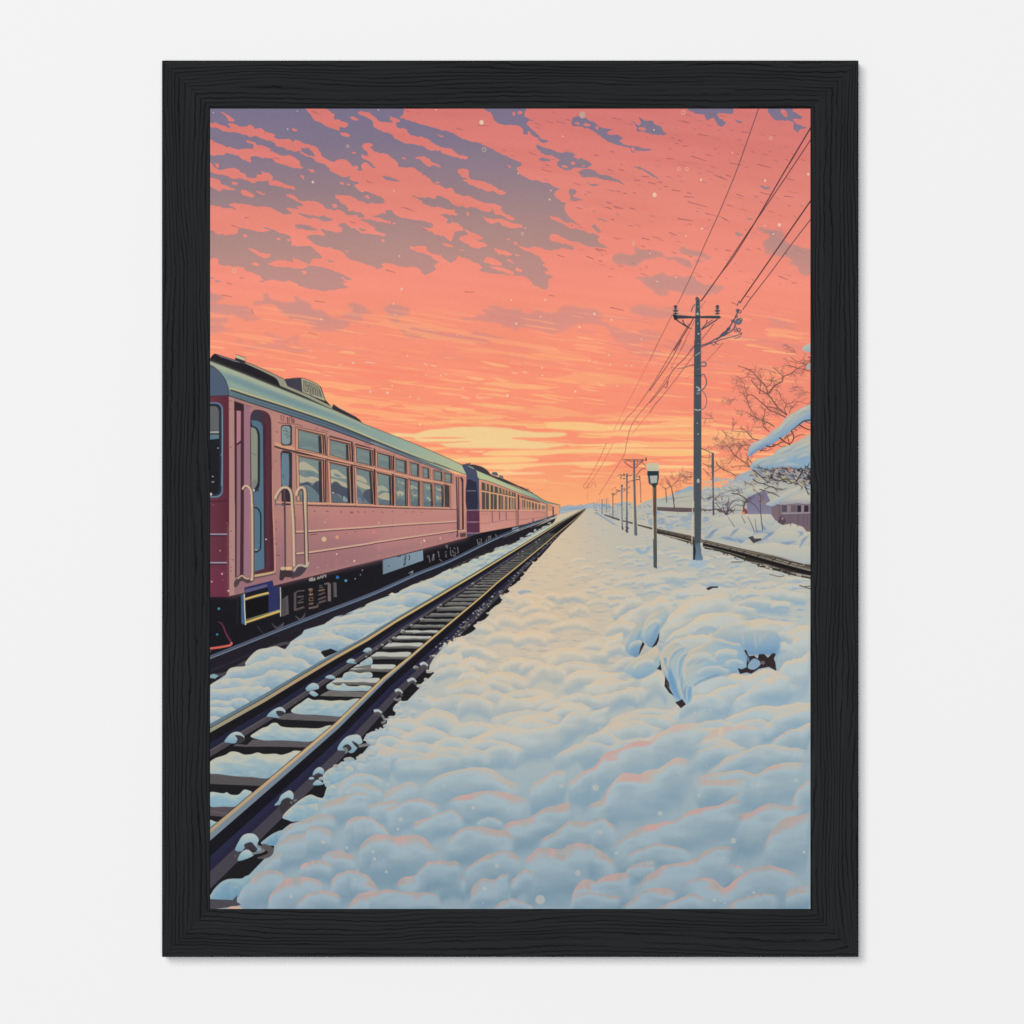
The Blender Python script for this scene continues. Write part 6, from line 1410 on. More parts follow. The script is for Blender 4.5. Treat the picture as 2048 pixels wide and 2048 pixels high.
for i in range(150):
    u = rb.rand() ** .6
    x = 1220 + 720 * u
    y = rb.uniform(1545, 1600 + 170 * u) + (1 - u) * 60 * rb.rand()
    L = rb.uniform(5, 15)
    twig(*P(T10, '%f,%f' % (x, y))[0], rb.uniform(2.5, 3.9) if rb.rand() < .5 else rb.uniform(-.6, 1.2), L, rb.uniform(.9, 1.6 + 1.4 * u), 1, (58, 52, 54), rb)
for i in range(170):
    u = rb.rand() ** .7
    x, y = 1220 + 700 * u, rb.uniform(1560, 1660 + 90 * u)
    c = [(166, 160, 156), (150, 152, 160), (176, 168, 150), (132, 134, 146)][rb.randint(4)]
    dot(*P(T10, '%f,%f' % (x, y))[0], rb.uniform(2.5, 8), c, .95, ry=rb.uniform(1.8, 4.2), rot=rb.uniform(.1, .8))
for i in range(90):
    u = rb.rand() ** .6
    x, y = 1240 + 690 * u, rb.uniform(1550, 1640 + 110 * u)
    twig(*P(T10, '%f,%f' % (x, y))[0], rb.uniform(.3, 1.0) + (math.pi if rb.rand() < .4 else 0), rb.uniform(4, 12), rb.uniform(.8, 2.2), 0, (56, 50, 52), rb)
for s, c in (('1640,1525 1680,1530 1720,1590 1690,1590', (190, 120, 100)), ('1590,1620 1640,1650 1720,1710 1700,1715 1640,1680', (170, 160, 110))):
    fill(P(T10, s), c, .8)
# thicket in front of the houses
for s, w in (('930,600 950,520 1000,440 1080,420 1130,440', 1.6), ('920,600 960,540 1040,480 1120,490', 1.4), ('920,590 945,480 950,390', 1.6), ('935,600 1000,550 1100,540', 1.2), ('920,600 890,540 880,470', 1.6), ('1130,540 1140,460 1170,420 1120,380 1060,350 980,340', 2.6), ('1140,460 1200,440 1280,500 1320,570', 1.4), ('1170,420 1240,390 1260,360', 1.2), ('1360,790 1340,620 1330,480 1335,380', 1.6), ('1260,800 1220,700 1180,620', 1.2), ('1290,800 1275,720 1270,640', 1), ('1150,700 1120,640 1105,600', 1), ('1025,750 980,680 940,620', .9), ('770,600 765,520 770,450', 1.6), ('800,460 860,530 920,590', 1.2),
             ('1320,290 1420,320 1500,350 1560,380', 1.8), ('1380,290 1450,260 1500,270 1540,330', 1.4), ('1240,170 1300,210 1380,230 1480,270 1600,290', 2), ('1400,340 1480,330 1530,350', 1.2), ('1500,290 1580,300 1650,280', 1.4), ('1240,60 1320,120 1400,190 1460,220', 2.2), ('1560,190 1640,170 1720,220', 2.4), ('1460,110 1500,180 1560,190', 2), ('1840,60 1800,140 1760,200', 3.2), ('1500,60 1480,110 1440,170', 2), ('1340,380 1300,330 1240,290', 1.2)):
    line(P(T11, s), [w, w * .6], (66, 58, 62), .95)
for x, y in ((1130, 500), (950, 480), (1000, 560), (920, 560), (1340, 420), (1210, 420), (780, 420), (860, 440), (1100, 330), (1000, 320), (700, 410), (660, 420)):
    for _ in range(4):
        twig(*P(T11, '%f,%f' % (x + rb.uniform(-30, 30), y + rb.uniform(-20, 20)))[0], rb.uniform(-3.1, 0), rb.uniform(6, 14), .9, 1, (90, 78, 82), rb)
fill(spline(P(T11, '1115,560 1130,520 1160,530 1180,570 1150,590 1120,590'), 3), (128, 72, 66))
fill(spline(P(T11, '1110,570 1135,560 1150,590 1115,590'), 3), (206, 140, 112))
# thin second pole
fill(P(T10, '748,1352 772,1352 776,1500 770,1700 775,1932 760,1932 755,1700 745,1520'), (92, 84, 88))
fill(P(T11, '755,430 775,430 780,600 760,605'), (80, 76, 84))
for i in range(12):
    y = 1400 + i * 38
    line(P(T10, '%d,%d %d,%d' % (742 if i % 2 else 772, y, 750, y + 10)), 1, (92, 80, 84), sm=0)

# ---- wires -------------------------------------------------------------------------------------
W1, W2 = (74, 50, 52), (120, 84, 80)
for t, s, w, c in ((S3, '1518,-4 1440,220 1340,500 1250,720 1190,860 1090,1080 1005,1280 870,1565', [1.6, 1.5, 1.0], (98, 76, 72)), (S3, '1936,150 1790,395 1700,545 1500,890 1320,1180 1200,1340 1050,1545', [2.4, 2.0, 1.2], W1), (S3, '1936,246 1700,600 1440,980 1200,1340 1060,1540', [1.6, 1.6, 1.2], W1), (S3, '1936,735 1700,1075 1440,1450 1390,1520 1370,1555', [2.4, 1.8], (66, 46, 48)), (S3, '1936,885 1800,1060 1600,1330 1460,1510 1390,1610', [1.6, 1.5], (84, 64, 64)),
                   (S3, '1795,385 1765,440', [2.5, 1.5], W1), (S3, '825,1650 770,1760 680,1936', [1.0], (150, 96, 84)), (S3, '1000,1670 950,1760 840,1936', [1.7], W1), (S3, '1010,1690 890,1936', [.9], (150, 96, 84)), (S3, '1160,1720 1060,1850', [1.3], (110, 84, 84)), (S3, '1240,1870 1180,1936', [.8], (190, 110, 96)), (S3, '1005,1900 970,1936', [1.7], (80, 62, 64)),
                   (T10, '120,0 0,255', [.9], (160, 102, 88)), (T10, '385,0 250,250 100,470 0,610', [1.5, 1.3], (104, 70, 70)), (T10, '445,0 350,170 290,270 260,335 290,320', [.9], (160, 100, 88)), (T10, '540,65 440,200 330,310 270,380 230,460 215,490 100,640 0,755', [1.6, 1.3], (110, 80, 84)), (T10, '540,170 420,330 300,490 200,620 60,780 0,870', [1.2, .9], (120, 82, 80)), (T10, '80,740 0,890', [.8], (190, 110, 92)), (T10, '540,295 480,310 400,335 330,345', [2.2, .8], (110, 90, 104)), (T10, '215,490 205,575 170,550', [1.2], (110, 76, 80)), (T10, '230,500 220,520 205,575', [.9], (110, 76, 80)), (T10, '885,30 780,150 680,255', [.8], (140, 90, 88)),
                   (S5, '1765,45 1640,290 1500,570 1390,780 1300,960', [.9, .7], (196, 110, 92)), (S5, '1900,110 1720,410 1600,610 1480,780 1390,880 1345,960', [1.5, 1.2, .8], (130, 84, 78)), (S5, '1740,520 1620,690 1480,860 1430,950 1400,1070 1380,1160 1300,1290 1180,1480', [1.3, 1.1, .7], (150, 94, 84)), (S5, '1680,700 1560,850 1440,1000', [.8], (196, 112, 92)), (S5, '1240,1065 1170,1220 1090,1360 1055,1410 1075,1425 1100,1380', [.9, .8], (176, 100, 80)), (S5, '1290,1070 1220,1210 1120,1370 1085,1420 1110,1415 1140,1370', [.8, .8], (190, 106, 84)), (S5, '1090,1430 1085,1520', [.6], (206, 122, 92)), (S5, '1470,890 1500,900', [.8], (140, 90, 84)), (S5, '1150,1380 1155,1420', [.9], (180, 110, 84)), (S5, '1450,1370 1510,1370 1515,1540', [.7], (150, 104, 92))):
    line(P(t, s), w, c, .95)

# ---- poles ---------------------------------------------------------------------------------------
for s, c in (('1018,320 1050,320 1050,560 1062,1000 1085,1540 1040,1540 1030,1100 1018,620', (98, 98, 106)), ('905,540 930,540 925,1000 935,1490 900,1490 908,1000', (92, 92, 104)), ('822,740 848,735 845,1100 855,1450 832,1440 825,1000', (118, 118, 130))):
    fill(P(T12, s), c)
line(P(T12, '1022,700 1034,1520'), 1.2, (150, 146, 146), .8)
line(P(T12, '1012,1000 1012,1270'), 2, (212, 192, 150), .8)
line(P(T12, '1078,1050 1085,1400'), 1.6, (200, 184, 150), .7)
for s, w in (('850,318 1195,318', 1.3), ('870,345 930,400 1010,450', 1.6), ('1190,325 1110,390 1055,450', 1.6), ('900,320 910,340 960,320', 1), ('940,325 980,345 1010,350', 1.2), ('1060,330 1110,350 1170,325', 1.1), ('1100,330 1080,380 1055,400', 1.1), ('1150,350 1190,390 1230,430', 1.2), ('1060,580 1100,530 1150,470 1220,460', 1.4), ('1060,600 1130,580', 1.2), ('1060,635 1125,635 1125,600 1105,580', 2), ('930,690 970,660 1030,650', 1.1), ('930,780 975,745', 1.2), ('850,620 890,620', 2.2), ('800,560 830,560 815,620 830,625', 1.4), ('850,580 870,545 885,580', 1.8), ('760,568 800,562', 1), ('930,570 960,575 1000,560', 1.4), ('850,800 880,780 885,810 860,830', 1.2), ('750,800 780,815 820,820', 1.4), ('670,880 690,855 710,880 690,900', 1.4), ('715,770 740,770', 1.2), ('670,785 685,800', 1), ('745,860 760,830 800,830', 1), ('1130,640 1135,850 1145,1010', .8), ('700,880 745,860', 1), ('930,850 960,850', .8)):
    line(P(T12, s), w, (84, 72, 74), .9, sm=0 if w == 2 else 3)
dot(*P(T12, '1225,315')[0], 1.6, (80, 70, 70), ry=3.2)
dot(*P(T12, '1225,288')[0], 1.2, (80, 70, 70))
dot(*P(T12, '835,735')[0], 2, (84, 84, 92))
for s in ('895,1400 940,1420 900,1450 935,1490', '840,1390 855,1450'):
    line(P(T12, s), 2.4, (70, 72, 84))
# main utility pole
PG = (76, 86, 92)
fill(pts((S3, '1016,1525 1046,1525 1050,1680 1056,1936'), (T10, '612,0 618,400 620,1000 620,1932'), (T11, '622,540 618,900 640,1135 600,1142 525,1138 525,960 540,930 535,0'), (T10, '530,1932 535,1000 540,400 542,0'), (S3, '1004,1936 1010,1680')), G((298, 0), (312, 0), (66, 76, 82), (80, 90, 96), (72, 82, 88)))
fill(P(T11, '525,960 545,945 555,1000 540,1138 525,1138'), (40, 44, 50))
fill(spline(P(T11, '548,960 600,940 625,1000 638,1135 600,1142 550,1138 560,1040'), 3), G((0, 865), (0, 905), (90, 106, 118), (104, 134, 156)), .9)
fill(P(T11, '608,935 640,930 640,1060 630,1100 620,1000'), (196, 190, 176))
line(pts((T10, '528,1450 525,1932'), (T11, '520,400 510,940')), [.5, 1.3, 2.4], (206, 184, 156), .85)
line(P(T11, '630,300 632,600 620,930'), [.6, 1.6, 1], (206, 180, 150), .8)
line(pts((T10, '540,0 535,700 533,1932')), 1, (48, 54, 60), .8)
line(pts((T10, '616,0 620,700 621,1932')), .9, (54, 60, 66), .7)
fill(P(S3, '828,1650 900,1655 1000,1662 1200,1658 1218,1668 1205,1680 1040,1676 900,1680 850,1682'), (58, 64, 72))
fill(P(S3, '828,1648 860,1650 870,1690 845,1692'), (44, 48, 56))
line(P(S3, '830,1643 900,1645'), 1.2, (190, 150, 130))
line(P(S3, '1050,1660 1200,1656'), .8, (110, 116, 122), .8)
for s, w in (('860,1690 910,1725 960,1755', 2.4), ('910,1688 920,1720 955,1752', 2), ('1190,1685 1120,1730 1060,1770', 2.2), ('1105,1690 1100,1720 1065,1760', 2), ('1150,1690 1110,1720', 1.4), ('955,1755 985,1762', 1)):
    line(P(S3, s), w, (66, 68, 78))
for cx in (853, 1188):
    for y, a, b in ((1640, 20, 7), (1618, 22, 9), (1598, 14, 7), (1582, 15, 10)):
        dot(*P(S3, '%d,%d' % (cx, y))[0], a / 4, (74, 78, 88), ry=b / 4)
    line(P(S3, '%d,1575 %d,1640' % (cx, cx)), 1.4, (60, 62, 70), sm=0)
    line(P(S3, '%d,1608 %d,1608' % (cx - 16, cx + 16)), .8, (150, 130, 130), .8, sm=0)
dot(*P(S3, '1026,1522')[0], 3.6, (62, 70, 78))
dot(*P(S3, '1026,1525')[0], 1.2, (140, 130, 130))
line(P(S3, '978,1625 990,1590 1008,1565'), 2.2, (96, 96, 110))
line(P(S3, '1050,1590 1095,1540'), 1, (150, 110, 110))
line(P(S3, '1052,1590 1075,1595'), .9, (150, 100, 100))
fill(P(S3, '1016,1650 1030,1625 1042,1652'), (170, 176, 168))
for s, r in (('1036,1585', 1), ('1036,1802', 1.8), ('1030,1720', 1.2), ('1035,1880', .9)):
    dot(*P(S3, s)[0], r, (176, 184, 184))
for y in range(1760, 1900, 22):
    line(P(S3, '1050,%d 1060,%d' % (y, y + 4)), 1.8, (66, 70, 80), sm=0)
# side arm with its tangle of fittings
for s, w in (('1056,1895 1120,1875 1180,1840 1250,1810 1310,1770 1330,1730 1320,1690', 2.4), ('1056,1910 1130,1880 1230,1845 1330,1820 1385,1795', 1.6), ('1180,1850 1240,1800 1290,1740 1320,1690', 2.6), ('1200,1835 1230,1800 1260,1785 1290,1750', 3.4), ('1320,1690 1345,1640 1350,1610', 2.4), ('1385,1795 1360,1830 1320,1840', 1.2), ('1160,1870 1200,1890', 1.2), ('1345,1580 1362,1540 1370,1560', 1.6), ('1130,1870 1160,1895 1180,1860', 1.4), ('1330,1730 1350,1780 1385,1800', 1.2)):
    line(P(S3, s), w, (84, 84, 98))
for x, y, r in ((1355, 1700, 5), (1370, 1690, 4), (1360, 1770, 3.4), (1335, 1775, 3), (1350, 1615, 3), (1365, 1625, 3.4), (1340, 1665, 2.4), (1275, 1765, 3), (1255, 1790, 3), (1240, 1810, 2.6), (1310, 1700, 2.6)):
    ring(*P(S3, '%d,%d' % (x, y))[0], r, 1.5, (70, 74, 88), ry=r * .8)
fill(spline(P(S3, '1335,1690 1360,1685 1382,1695 1378,1720 1355,1730 1335,1720'), 3), (92, 96, 110), .9)
for s in ('1345,1700 1365,1695', '1350,1712 1372,1708'):
    line(P(S3, s), 1, (150, 150, 156))
# collars, sockets and looped cable on the pole
line(P(T10, '550,190 575,170 608,148'), 1.6, (170, 176, 176))
line(P(T10, '620,310 660,315 680,300 665,265 620,270', ), 1.8, (70, 72, 82))
ring(*P(T10, '652,290')[0], 2.6, 1.4, (170, 164, 160))
line(P(T10, '618,440 640,412 665,430 685,500 670,560 625,605'), 2, (90, 92, 104))
line(P(T10, '622,600 660,640 686,710 680,780 650,825 600,838'), 1.5, (104, 104, 112))
line(P(T10, '538,832 580,842 620,834'), 2, (182, 184, 182))
line(P(T10, '540,430 615,425'), 1.4, (54, 60, 70))
line(P(T10, '560,560 590,575 605,600 575,605'), 3, (160, 166, 170))
ring(*P(T10, '585,640')[0], 3, 1.3, (140, 144, 150), ry=1.6)
for s, r in (('575,998', 1.2), ('583,1128', 1.3), ('585,348', .8)):
    dot(*P(T10, s)[0], r, (180, 186, 186))
dot(*P(T10, '585,1690')[0], 2.8, (182, 186, 184), ry=4.4)
line(P(T10, '590,1675 580,1705'), 1, (120, 126, 130))
line(P(T10, '440,470 500,430 540,450', ), .8, (196, 120, 108))

# ---- lantern on its post ------------------------------------------------------------------------
fill(pts((T12, '1330,740 1388,740 1385,1100 1395,1940'), (T11, '88,900 88,1245 48,1225 46,900'), (T12, '1340,1940 1338,1100')), G((0, 760), (0, 880), (96, 82, 74), (92, 66, 56), (88, 84, 80), (76, 84, 90), s=(0, .35, .6, 1)))
line(pts((T12, '1338,760 1336,1200 1345,1600'), (T11, '44,600 44,900')), [.5, 1.4, 1], (222, 190, 150), .9)
line(pts((T12, '1388,760 1390,1200 1396,1900'), (T11, '86,1000 88,1235')), [.7, 1, .7], (52, 50, 52), .9)
fill(spline(P(T12, '1250,495 1428,495 1415,700 1395,730 1380,760 1340,760 1320,730 1270,700 1258,600'), 2), (52, 60, 66))
fill(P(T12, '1252,490 1428,490 1420,572 1258,572'), (44, 54, 62))
fill(P(T12, '1285,575 1408,570 1402,690 1300,700'), (168, 172, 164))
line(P(T12, '1265,580 1275,690 1310,720'), 1.4, (96, 108, 114))
fill(rbox(T12, 1240, 368, 1430, 500, 28), G((154, 0), (177, 0), (206, 190, 150), (196, 190, 164), (200, 190, 160)))
fill(P(T12, '1242,440 1430,440 1426,496 1254,496'), (190, 186, 166), .8)
line(P(T12, '1430,400 1428,495'), 1.2, (222, 190, 146), .8)

# ---- falling snow ----------------------------------------------------------------------------------
FL = (232, 206, 178)
for t, lst in ((SK, ((25, 32, 5), (698, 20, 4), (1346, 10, 5), (1808, 10, 6), (621, 164, 6), (822, 588, 9), (1470, 658, 6), (1514, 1180, 6), (1483, 1645, 5), (1468, 1562, 6), (890, 1685, 7), (1215, 663, 4))), (S2, ((240, 110, 16), (890, 222, 5), (534, 518, 6), (795, 655, 6), (785, 727, 7), (1875, 1020, 6), (1588, 1157, 5), (1645, 1383, 6), (1798, 1348, 6), (478, 1533, 8), (750, 1530, 7), (518, 1720, 8), (712, 1665, 6), (1143, 1642, 9), (1280, 1690, 8), (1023, 1748, 7), (1520, 1845, 6), (42, 1812, 5), (1625, 690, 16), (590, 957, 5))),
               (S3, ((1308, 353, 5), (1570, 575, 9), (1684, 930, 13), (1915, 525, 10), (1065, 960, 8), (935, 1020, 5), (1568, 937, 6), (1635, 1003, 7), (1057, 570, 9), (85, 1748, 7), (680, 170, 6))), (S5, ((725, 462, 7), (728, 522, 6), (596, 423, 5), (478, 422, 4), (1258, 360, 6), (1105, 403, 6), (1155, 412, 5), (1395, 445, 6), (1440, 448, 5), (1270, 437, 8), (448, 685, 10), (990, 652, 8), (745, 1362, 6), (90, 625, 8), (1327, 607, 7))), (S4, ((1145, 742, 8), (1420, 982, 9), (1282, 973, 7), (1845, 845, 6), (1888, 836, 5), (1728, 840, 5), (1457, 925, 6), (1600, 1015, 6), (1678, 1235, 8), (1580, 685, 6)))):
    for x, y, r in lst:
        dot(*P(t, '%f,%f' % (x, y))[0], r / 4 * rng.uniform(.85, 1.1), FL, .85, ry=r / 4 * rng.uniform(.9, 1.25))
dot(*P(S2, '1047,50')[0], 6.2, (192, 160, 150), .95, ry=7.2)
for t, x, y, r in ((S2, 1820, 485, 11), (S2, 1885, 482, 11), (S2, 1457, 1080, 10), (S2, 1855, 30, 14), (S2, 262, 328, 14), (S2, 567, 1000, 9), (SK, 193, 1296, 14), (S4, 1672, 1030, 10), (S4, 1040, 762, 10), (S3, 1615, 236, 11), (SK, 1102, 300, 9)):
    ring(*P(t, '%d,%d' % (x, y))[0], r / 4, 1.2, (230, 196, 164), .75, ry=r / 4 * 1.2)
line(P(SK, '1525,1452 1540,1435'), 2.4, FL)
for t, s in ((S4, '1710,745 1740,760'), (S4, '1770,762 1810,772'), (S4, '1240,735 1320,745'), (S5, '200,700 212,675')):
    line(P(t, s), 1.6, FL, .8)
for t, lst in ((TR, ((252, 490, 19), (213, 962, 26), (450, 622, 6), (1357, 644, 7), (1420, 607, 5), (1103, 788, 6), (882, 843, 8), (1513, 936, 13), (1815, 903, 17), (730, 1168, 20), (250, 1318, 15), (1316, 1388, 22), (1478, 1802, 11), (1164, 1863, 15), (1245, 1886, 6), (1245, 1522, 5), (1880, 1478, 12), (1130, 342, 9), (1010, 368, 12), (1640, 497, 9), (72, 1645, 24), (380, 1485, 14), (1040, 1025, 11))),
               (TU, ((302, 937, 12), (750, 945, 10), (1247, 950, 9), (985, 1122, 14), (405, 1215, 18), (384, 1294, 11), (182, 1474, 11), (196, 1532, 12), (290, 1635, 12), (1178, 1587, 18), (1522, 1858, 38), (1515, 1777, 5), (1076, 1770, 14), (1065, 1888, 5), (1690, 948, 18), (270, 1545, 7), (1262, 1137, 9))), (TC, ((1640, 1200, 18), (1355, 1130, 22), (970, 1780, 18), (1640, 530, 22), (1740, 1575, 18)))):
    for x, y, r in lst:
        dot(*P(t, '%f,%f' % (x, y))[0], r / t[2], (178, 182, 180) if y % 2 else (190, 184, 176), .8 if r < 15 else .65)
for _ in range(60):
    x, y = rng.uniform(0, PW), rng.uniform(820, PH)
    dot(x, y, rng.uniform(.6, 1.3), (206, 200, 192), rng.uniform(.3, .7))
# paper tooth: very slight mottling of the ink
cv += (noise(3, 3, 91) * .006 + noise(120, 90, 92) * .006)[..., None]
np.clip(cv, 0, 1, out=cv)

# ------------------------------------------------------------------ materials
def mat(name):
    m = bpy.data.materials.new(name)
    m.use_nodes = True
    nt = m.node_tree
    return m, nt, nt.nodes['Principled BSDF']


def nd(nt, kind, **kw):
    n = nt.nodes.new(kind)
    for k, v in kw.items():
        setattr(n, k, v)
    return n


def math_n(nt, op, a, b=None, clamp=False):
    n = nd(nt, 'ShaderNodeMath', operation=op, use_clamp=clamp)
    for i, v in enumerate((a, b)):
        if v is None:
            continue
        if isinstance(v, (int, float)):
            n.inputs[i].default_value = v
        else:
            nt.links.new(v, n.inputs[i])
    return n.outputs[0]


wall_mat, nt, b = mat('matt_white_wall_paint')
b.inputs['Base Color'].default_value = (0.885, 0.885, 0.885, 1)
b.inputs['Roughness'].default_value = 0.95
b.inputs['Specular IOR Level'].default_value = 0.0
ns = nd(nt, 'ShaderNodeTexNoise')
ns.inputs['Scale'].default_value = 240
ns.inputs['Detail'].default_value = 4
tc = nd(nt, 'ShaderNodeTexCoord')
nt.links.new(tc.outputs['Object'], ns.inputs['Vector'])
bp = nd(nt, 'ShaderNodeBump')
bp.inputs['Strength'].default_value = 0.03
bp.inputs['Distance'].default_value = 0.0003
nt.links.new(ns.outputs[0], bp.inputs['Height'])
nt.links.new(bp.outputs[0], b.inputs['Normal'])


def wood(seed):
    """black-stained, wire-brushed wood; UV: x along the rail, y across it, in metres"""
    m, nt, b = mat('black_brushed_wood')
    uv = nd(nt, 'ShaderNodeUVMap')
    sp = nd(nt, 'ShaderNodeSeparateXYZ')
    nt.links.new(uv.outputs[0], sp.inputs[0])
    u, v = sp.outputs[0], sp.outputs[1]

    def field(su, sv, detail, off):
        cb = nd(nt, 'ShaderNodeCombineXYZ')
        nt.links.new(math_n(nt, 'MULTIPLY', u, su), cb.inputs[0])
        nt.links.new(math_n(nt, 'MULTIPLY', v, sv), cb.inputs[1])
        cb.inputs[2].default_value = seed * 7.3 + off
        n = nd(nt, 'ShaderNodeTexNoise')
        n.inputs['Scale'].default_value = 1.0
        n.inputs['Detail'].default_value = detail
        n.inputs['Roughness'].default_value = 0.5
        nt.links.new(cb.outputs[0], n.inputs['Vector'])
        return n.outputs[0]

    wave = field(9, 55, 1.5, 0.0)
    wob = field(150, 260, 2, 3.0)
    ph = math_n(nt, 'ADD', math_n(nt, 'MULTIPLY', v, 470), math_n(nt, 'MULTIPLY', wave, 6.4))
    ph = math_n(nt, 'ADD', ph, math_n(nt, 'MULTIPLY', wob, 0.7))
    fr = math_n(nt, 'FRACT', ph)

    def rampn(src, pts):
        r = nd(nt, 'ShaderNodeValToRGB')
        e = r.color_ramp.elements
        while len(e) < len(pts):
            e.new(0.5)
        for q, (p, val) in zip(e, pts):
            q.position = p
            q.color = (val, val, val, 1)
        nt.links.new(src, r.inputs[0])
        return r.outputs[0]

    groove = rampn(fr, ((0.0, .5), (0.06, 1.0), (0.13, .3), (0.26, .0), (0.80, .0), (1.0, .5)))
    some = rampn(field(14, 420, 1, 9.0), ((0.34, .2), (0.56, 1.0)))
    groove = math_n(nt, 'MULTIPLY', groove, some)
    fine = rampn(field(22, 1500, 3, 5.0), ((0.52, 0.0), (0.72, 1.0)))
    depth = math_n(nt, 'ADD', groove, math_n(nt, 'MULTIPLY', fine, 0.26), True)
    tone = field(6, 160, 2, 12.0)
    mx = nd(nt, 'ShaderNodeMix', data_type='RGBA')
    nt.links.new(depth, mx.inputs[0])
    mx.inputs[6].default_value = (0.0188, 0.0203, 0.0214, 1)
    mx.inputs[7].default_value = (0.0040, 0.0046, 0.0052, 1)
    hs = nd(nt, 'ShaderNodeHueSaturation')
    nt.links.new(mx.outputs[2], hs.inputs['Color'])
    nt.links.new(math_n(nt, 'ADD', math_n(nt, 'MULTIPLY', tone, 0.5), 0.75), hs.inputs['Value'])
    nt.links.new(hs.outputs[0], b.inputs['Base Color'])
    b.inputs['Roughness'].default_value = 0.75
    b.inputs['Specular IOR Level'].default_value = 0.04
    bp = nd(nt, 'ShaderNodeBump')
    bp.inputs['Strength'].default_value = 0.55
    bp.inputs['Distance'].default_value = 0.0006
    nt.links.new(math_n(nt, 'SUBTRACT', 1.0, depth), bp.inputs['Height'])
    nt.links.new(bp.outputs[0], b.inputs['Normal'])
    return m


img = bpy.data.images.new('print_ink', PW, PH, alpha=False)
img.colorspace_settings.name = 'sRGB'
buf = np.ones((PH, PW, 4), np.float32)
buf[..., :3] = cv[::-1]
img.pixels.foreach_set(buf.ravel())
img.update()
img.pack()

ink_mat, nt, b = mat('printed_ink_on_matt_paper')
tx = nd(nt, 'ShaderNodeTexImage', image=img, interpolation='Linear', extension='EXTEND')
nt.links.new(tx.outputs[0], b.inputs['Base Color'])
b.inputs['Roughness'].default_value = 0.9
b.inputs['Specular IOR Level'].default_value = 0.0
paper_mat, nt, b = mat('paper_edge')
b.inputs['Base Color'].default_value = (0.78, 0.77, 0.74, 1)
b.inputs['Roughness'].default_value = 0.9


# ------------------------------------------------------------------ geometry
def link(name, bm, mats, parent=None):
    me = bpy.data.meshes.new(name)
    bm.to_mesh(me)
    bm.free()
    for m in mats:
        me.materials.append(m)
    o = bpy.data.objects.new(name, me)
    C.collection.objects.link(o)
    if parent:
        o.parent = parent
    return o


def wx(px):
    return (px - 1024) * PX


def wz(py):
    return HZ - (py - 1024) * PX


# wall: a real slab, its face in the plane y = 0
bm = bmesh.new()
bmesh.ops.create_cube(bm, size=1)
bmesh.ops.scale(bm, vec=(3.2, 0.12, 3.0), verts=bm.verts)
bmesh.ops.translate(bm, vec=(0, 0.06, HZ), verts=bm.verts)
wall = link('wall', bm, [wall_mat])
wall['kind'] = 'structure'
wall['label'] = 'plain matt white wall behind the black framed picture'
wall['category'] = 'wall'

XO0, XO1, ZO0, ZO1 = wx(324), wx(1717), wz(1914), wz(121)       # frame, outer edge
XI0, XI1, ZI0, ZI1 = wx(420), wx(1621), wz(1818), wz(217)       # sight edge

pic = bpy.data.objects.new('framed_picture', None)
C.collection.objects.link(pic)
pic.empty_display_size = 0.05
pic.location = ((XO0 + XO1) / 2, 0, ZO0)
pic['label'] = 'black wood frame holding a print of a pink train in snow, on a white wall'
pic['category'] = 'framed picture'
OFF = np.array(pic.location)


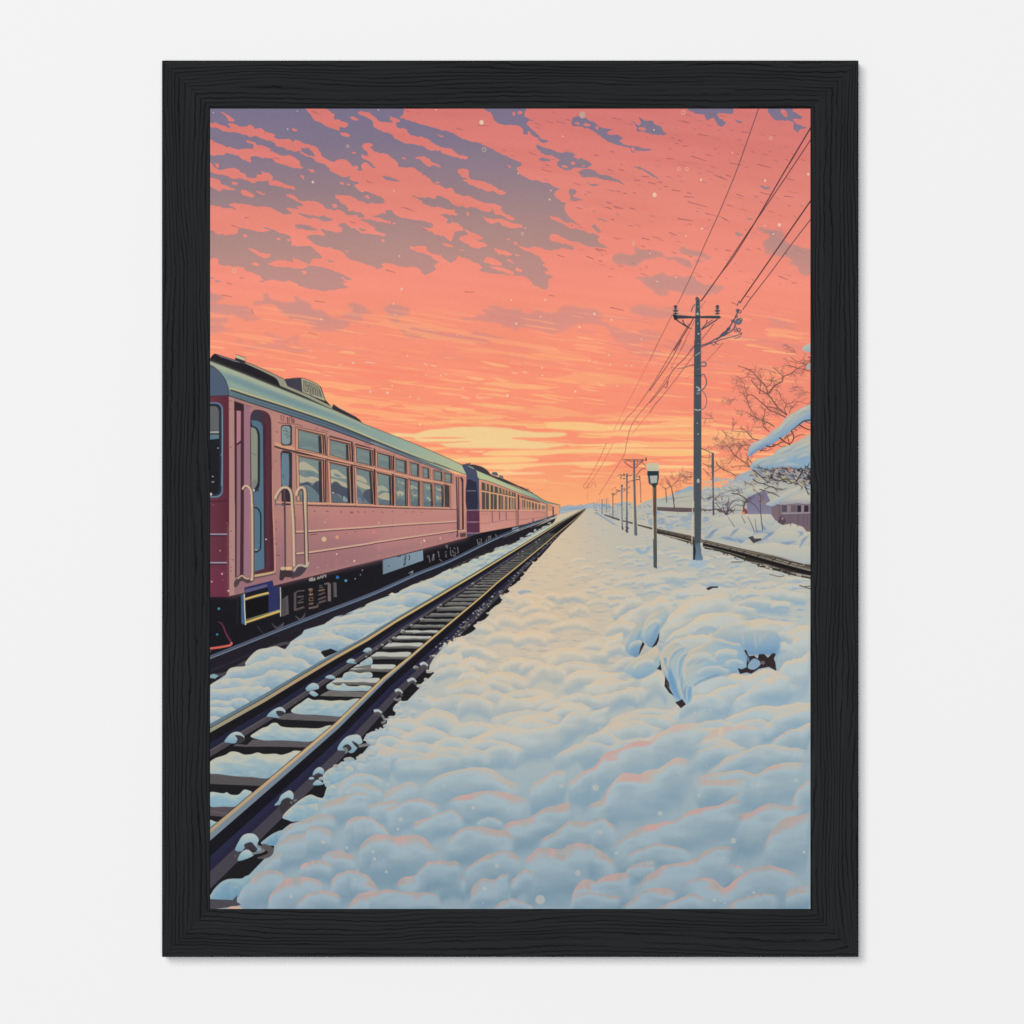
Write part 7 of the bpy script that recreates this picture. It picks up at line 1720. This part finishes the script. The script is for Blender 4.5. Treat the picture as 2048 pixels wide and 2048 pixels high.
def rail_bm(outer, inner, seed):
    """one mitred rail; outer / inner: the two end points of its outer and inner edges (x, z)"""
    (o0, o1), (i0, i1) = np.array(outer, float), np.array(inner, float)
    ch = 0.00045                                  # eased edges
    d = (o1 - o0) / np.linalg.norm(o1 - o0)
    nrm = np.array([-d[1], d[0]])
    if np.dot(nrm, i0 - o0) < 0:
        nrm = -nrm
    w = abs(np.dot(i0 - o0, nrm))
    # profile from the wall, over the front, to the rebate: (fraction across, y)
    prof = [(0, -0.0002), (0, -FRONT + ch), (ch / w, -FRONT)] + [(k / 12.0, -FRONT) for k in range(1, 12)] + [(1 - ch / w, -FRONT), (1, -FRONT + ch), (1, -FRONT + 0.0042), (0.80, -FRONT + 0.0042), (0.80, -0.0002)]
    N = 24
    bm = bmesh.new()
    uvl = bm.loops.layers.uv.new('UVMap')
    grid = []
    for f, y in prof:
        a, b = o0 + (i0 - o0) * f, o1 + (i1 - o1) * f
        grid.append([bm.verts.new((a[0] + (b[0] - a[0]) * t - OFF[0], y - OFF[1], a[1] + (b[1] - a[1]) * t - OFF[2])) for t in np.linspace(0, 1, N + 1)])
    P2 = len(prof)
    L = np.linalg.norm(o1 - o0)

    def uvset(face):
        for lp in face.loops:
            co = lp.vert.co
            q = np.array([co.x + OFF[0], co.z + OFF[2]]) - o0
            lp[uvl].uv = (float(np.dot(q, d)) + seed * 1.37, float(np.dot(q, nrm)) + (-(co.y) - FRONT) * 1.0 + seed * 0.31)

    for r in range(P2):
        r2 = (r + 1) % P2
        for k in range(N):
            uvset(bm.faces.new((grid[r][k], grid[r][k + 1], grid[r2][k + 1], grid[r2][k])))
    uvset(bm.faces.new([grid[r][0] for r in range(P2)]))
    uvset(bm.faces.new([grid[r][N] for r in reversed(range(P2))]))
    bmesh.ops.recalc_face_normals(bm, faces=bm.faces)
    return bm


g = 0.00002                                        # hairline mitre joints
rails = (((XO0 + g, ZO1), (XO1 - g, ZO1), (XI0 + g, ZI1), (XI1 - g, ZI1)), ((XO0 + g, ZO0), (XO1 - g, ZO0), (XI0 + g, ZI0), (XI1 - g, ZI0)),
         ((XO0, ZO0 + g), (XO0, ZO1 - g), (XI0, ZI0 + g), (XI0, ZI1 - g)), ((XO1, ZO0 + g), (XO1, ZO1 - g), (XI1, ZI0 + g), (XI1, ZI1 - g)))
for k, (a, b2, c, d2) in enumerate(rails):
    link('frame_rail', rail_bm((a, b2), (c, d2), k + 1), [wood(k + 1)], pic)

# the print: a thin board behind the sight edge, its face 1 mm below the frame's face
PY0, PY1 = -FRONT + 0.0008, -FRONT + 0.0030
bm = bmesh.new()
uvl = bm.loops.layers.uv.new('UVMap')
e = 0.00001
q = [(XI0 + e, ZI0 + e), (XI1 - e, ZI0 + e), (XI1 - e, ZI1 - e), (XI0 + e, ZI1 - e)]
fv = [bm.verts.new((x - OFF[0], PY0 - OFF[1], z - OFF[2])) for x, z in q]
bv = [bm.verts.new((x - OFF[0], PY1 - OFF[1], z - OFF[2])) for x, z in q]
f = bm.faces.new(fv)
f.material_index = 0
for lp, t in zip(f.loops, ((0, 0), (1, 0), (1, 1), (0, 1))):
    lp[uvl].uv = t
bm.faces.new(bv[::-1]).material_index = 1
for k in range(4):
    bm.faces.new((fv[k], bv[k], bv[(k + 1) % 4], fv[(k + 1) % 4])).material_index = 1
bmesh.ops.recalc_face_normals(bm, faces=bm.faces)
link('art_print', bm, [ink_mat, paper_mat], pic)
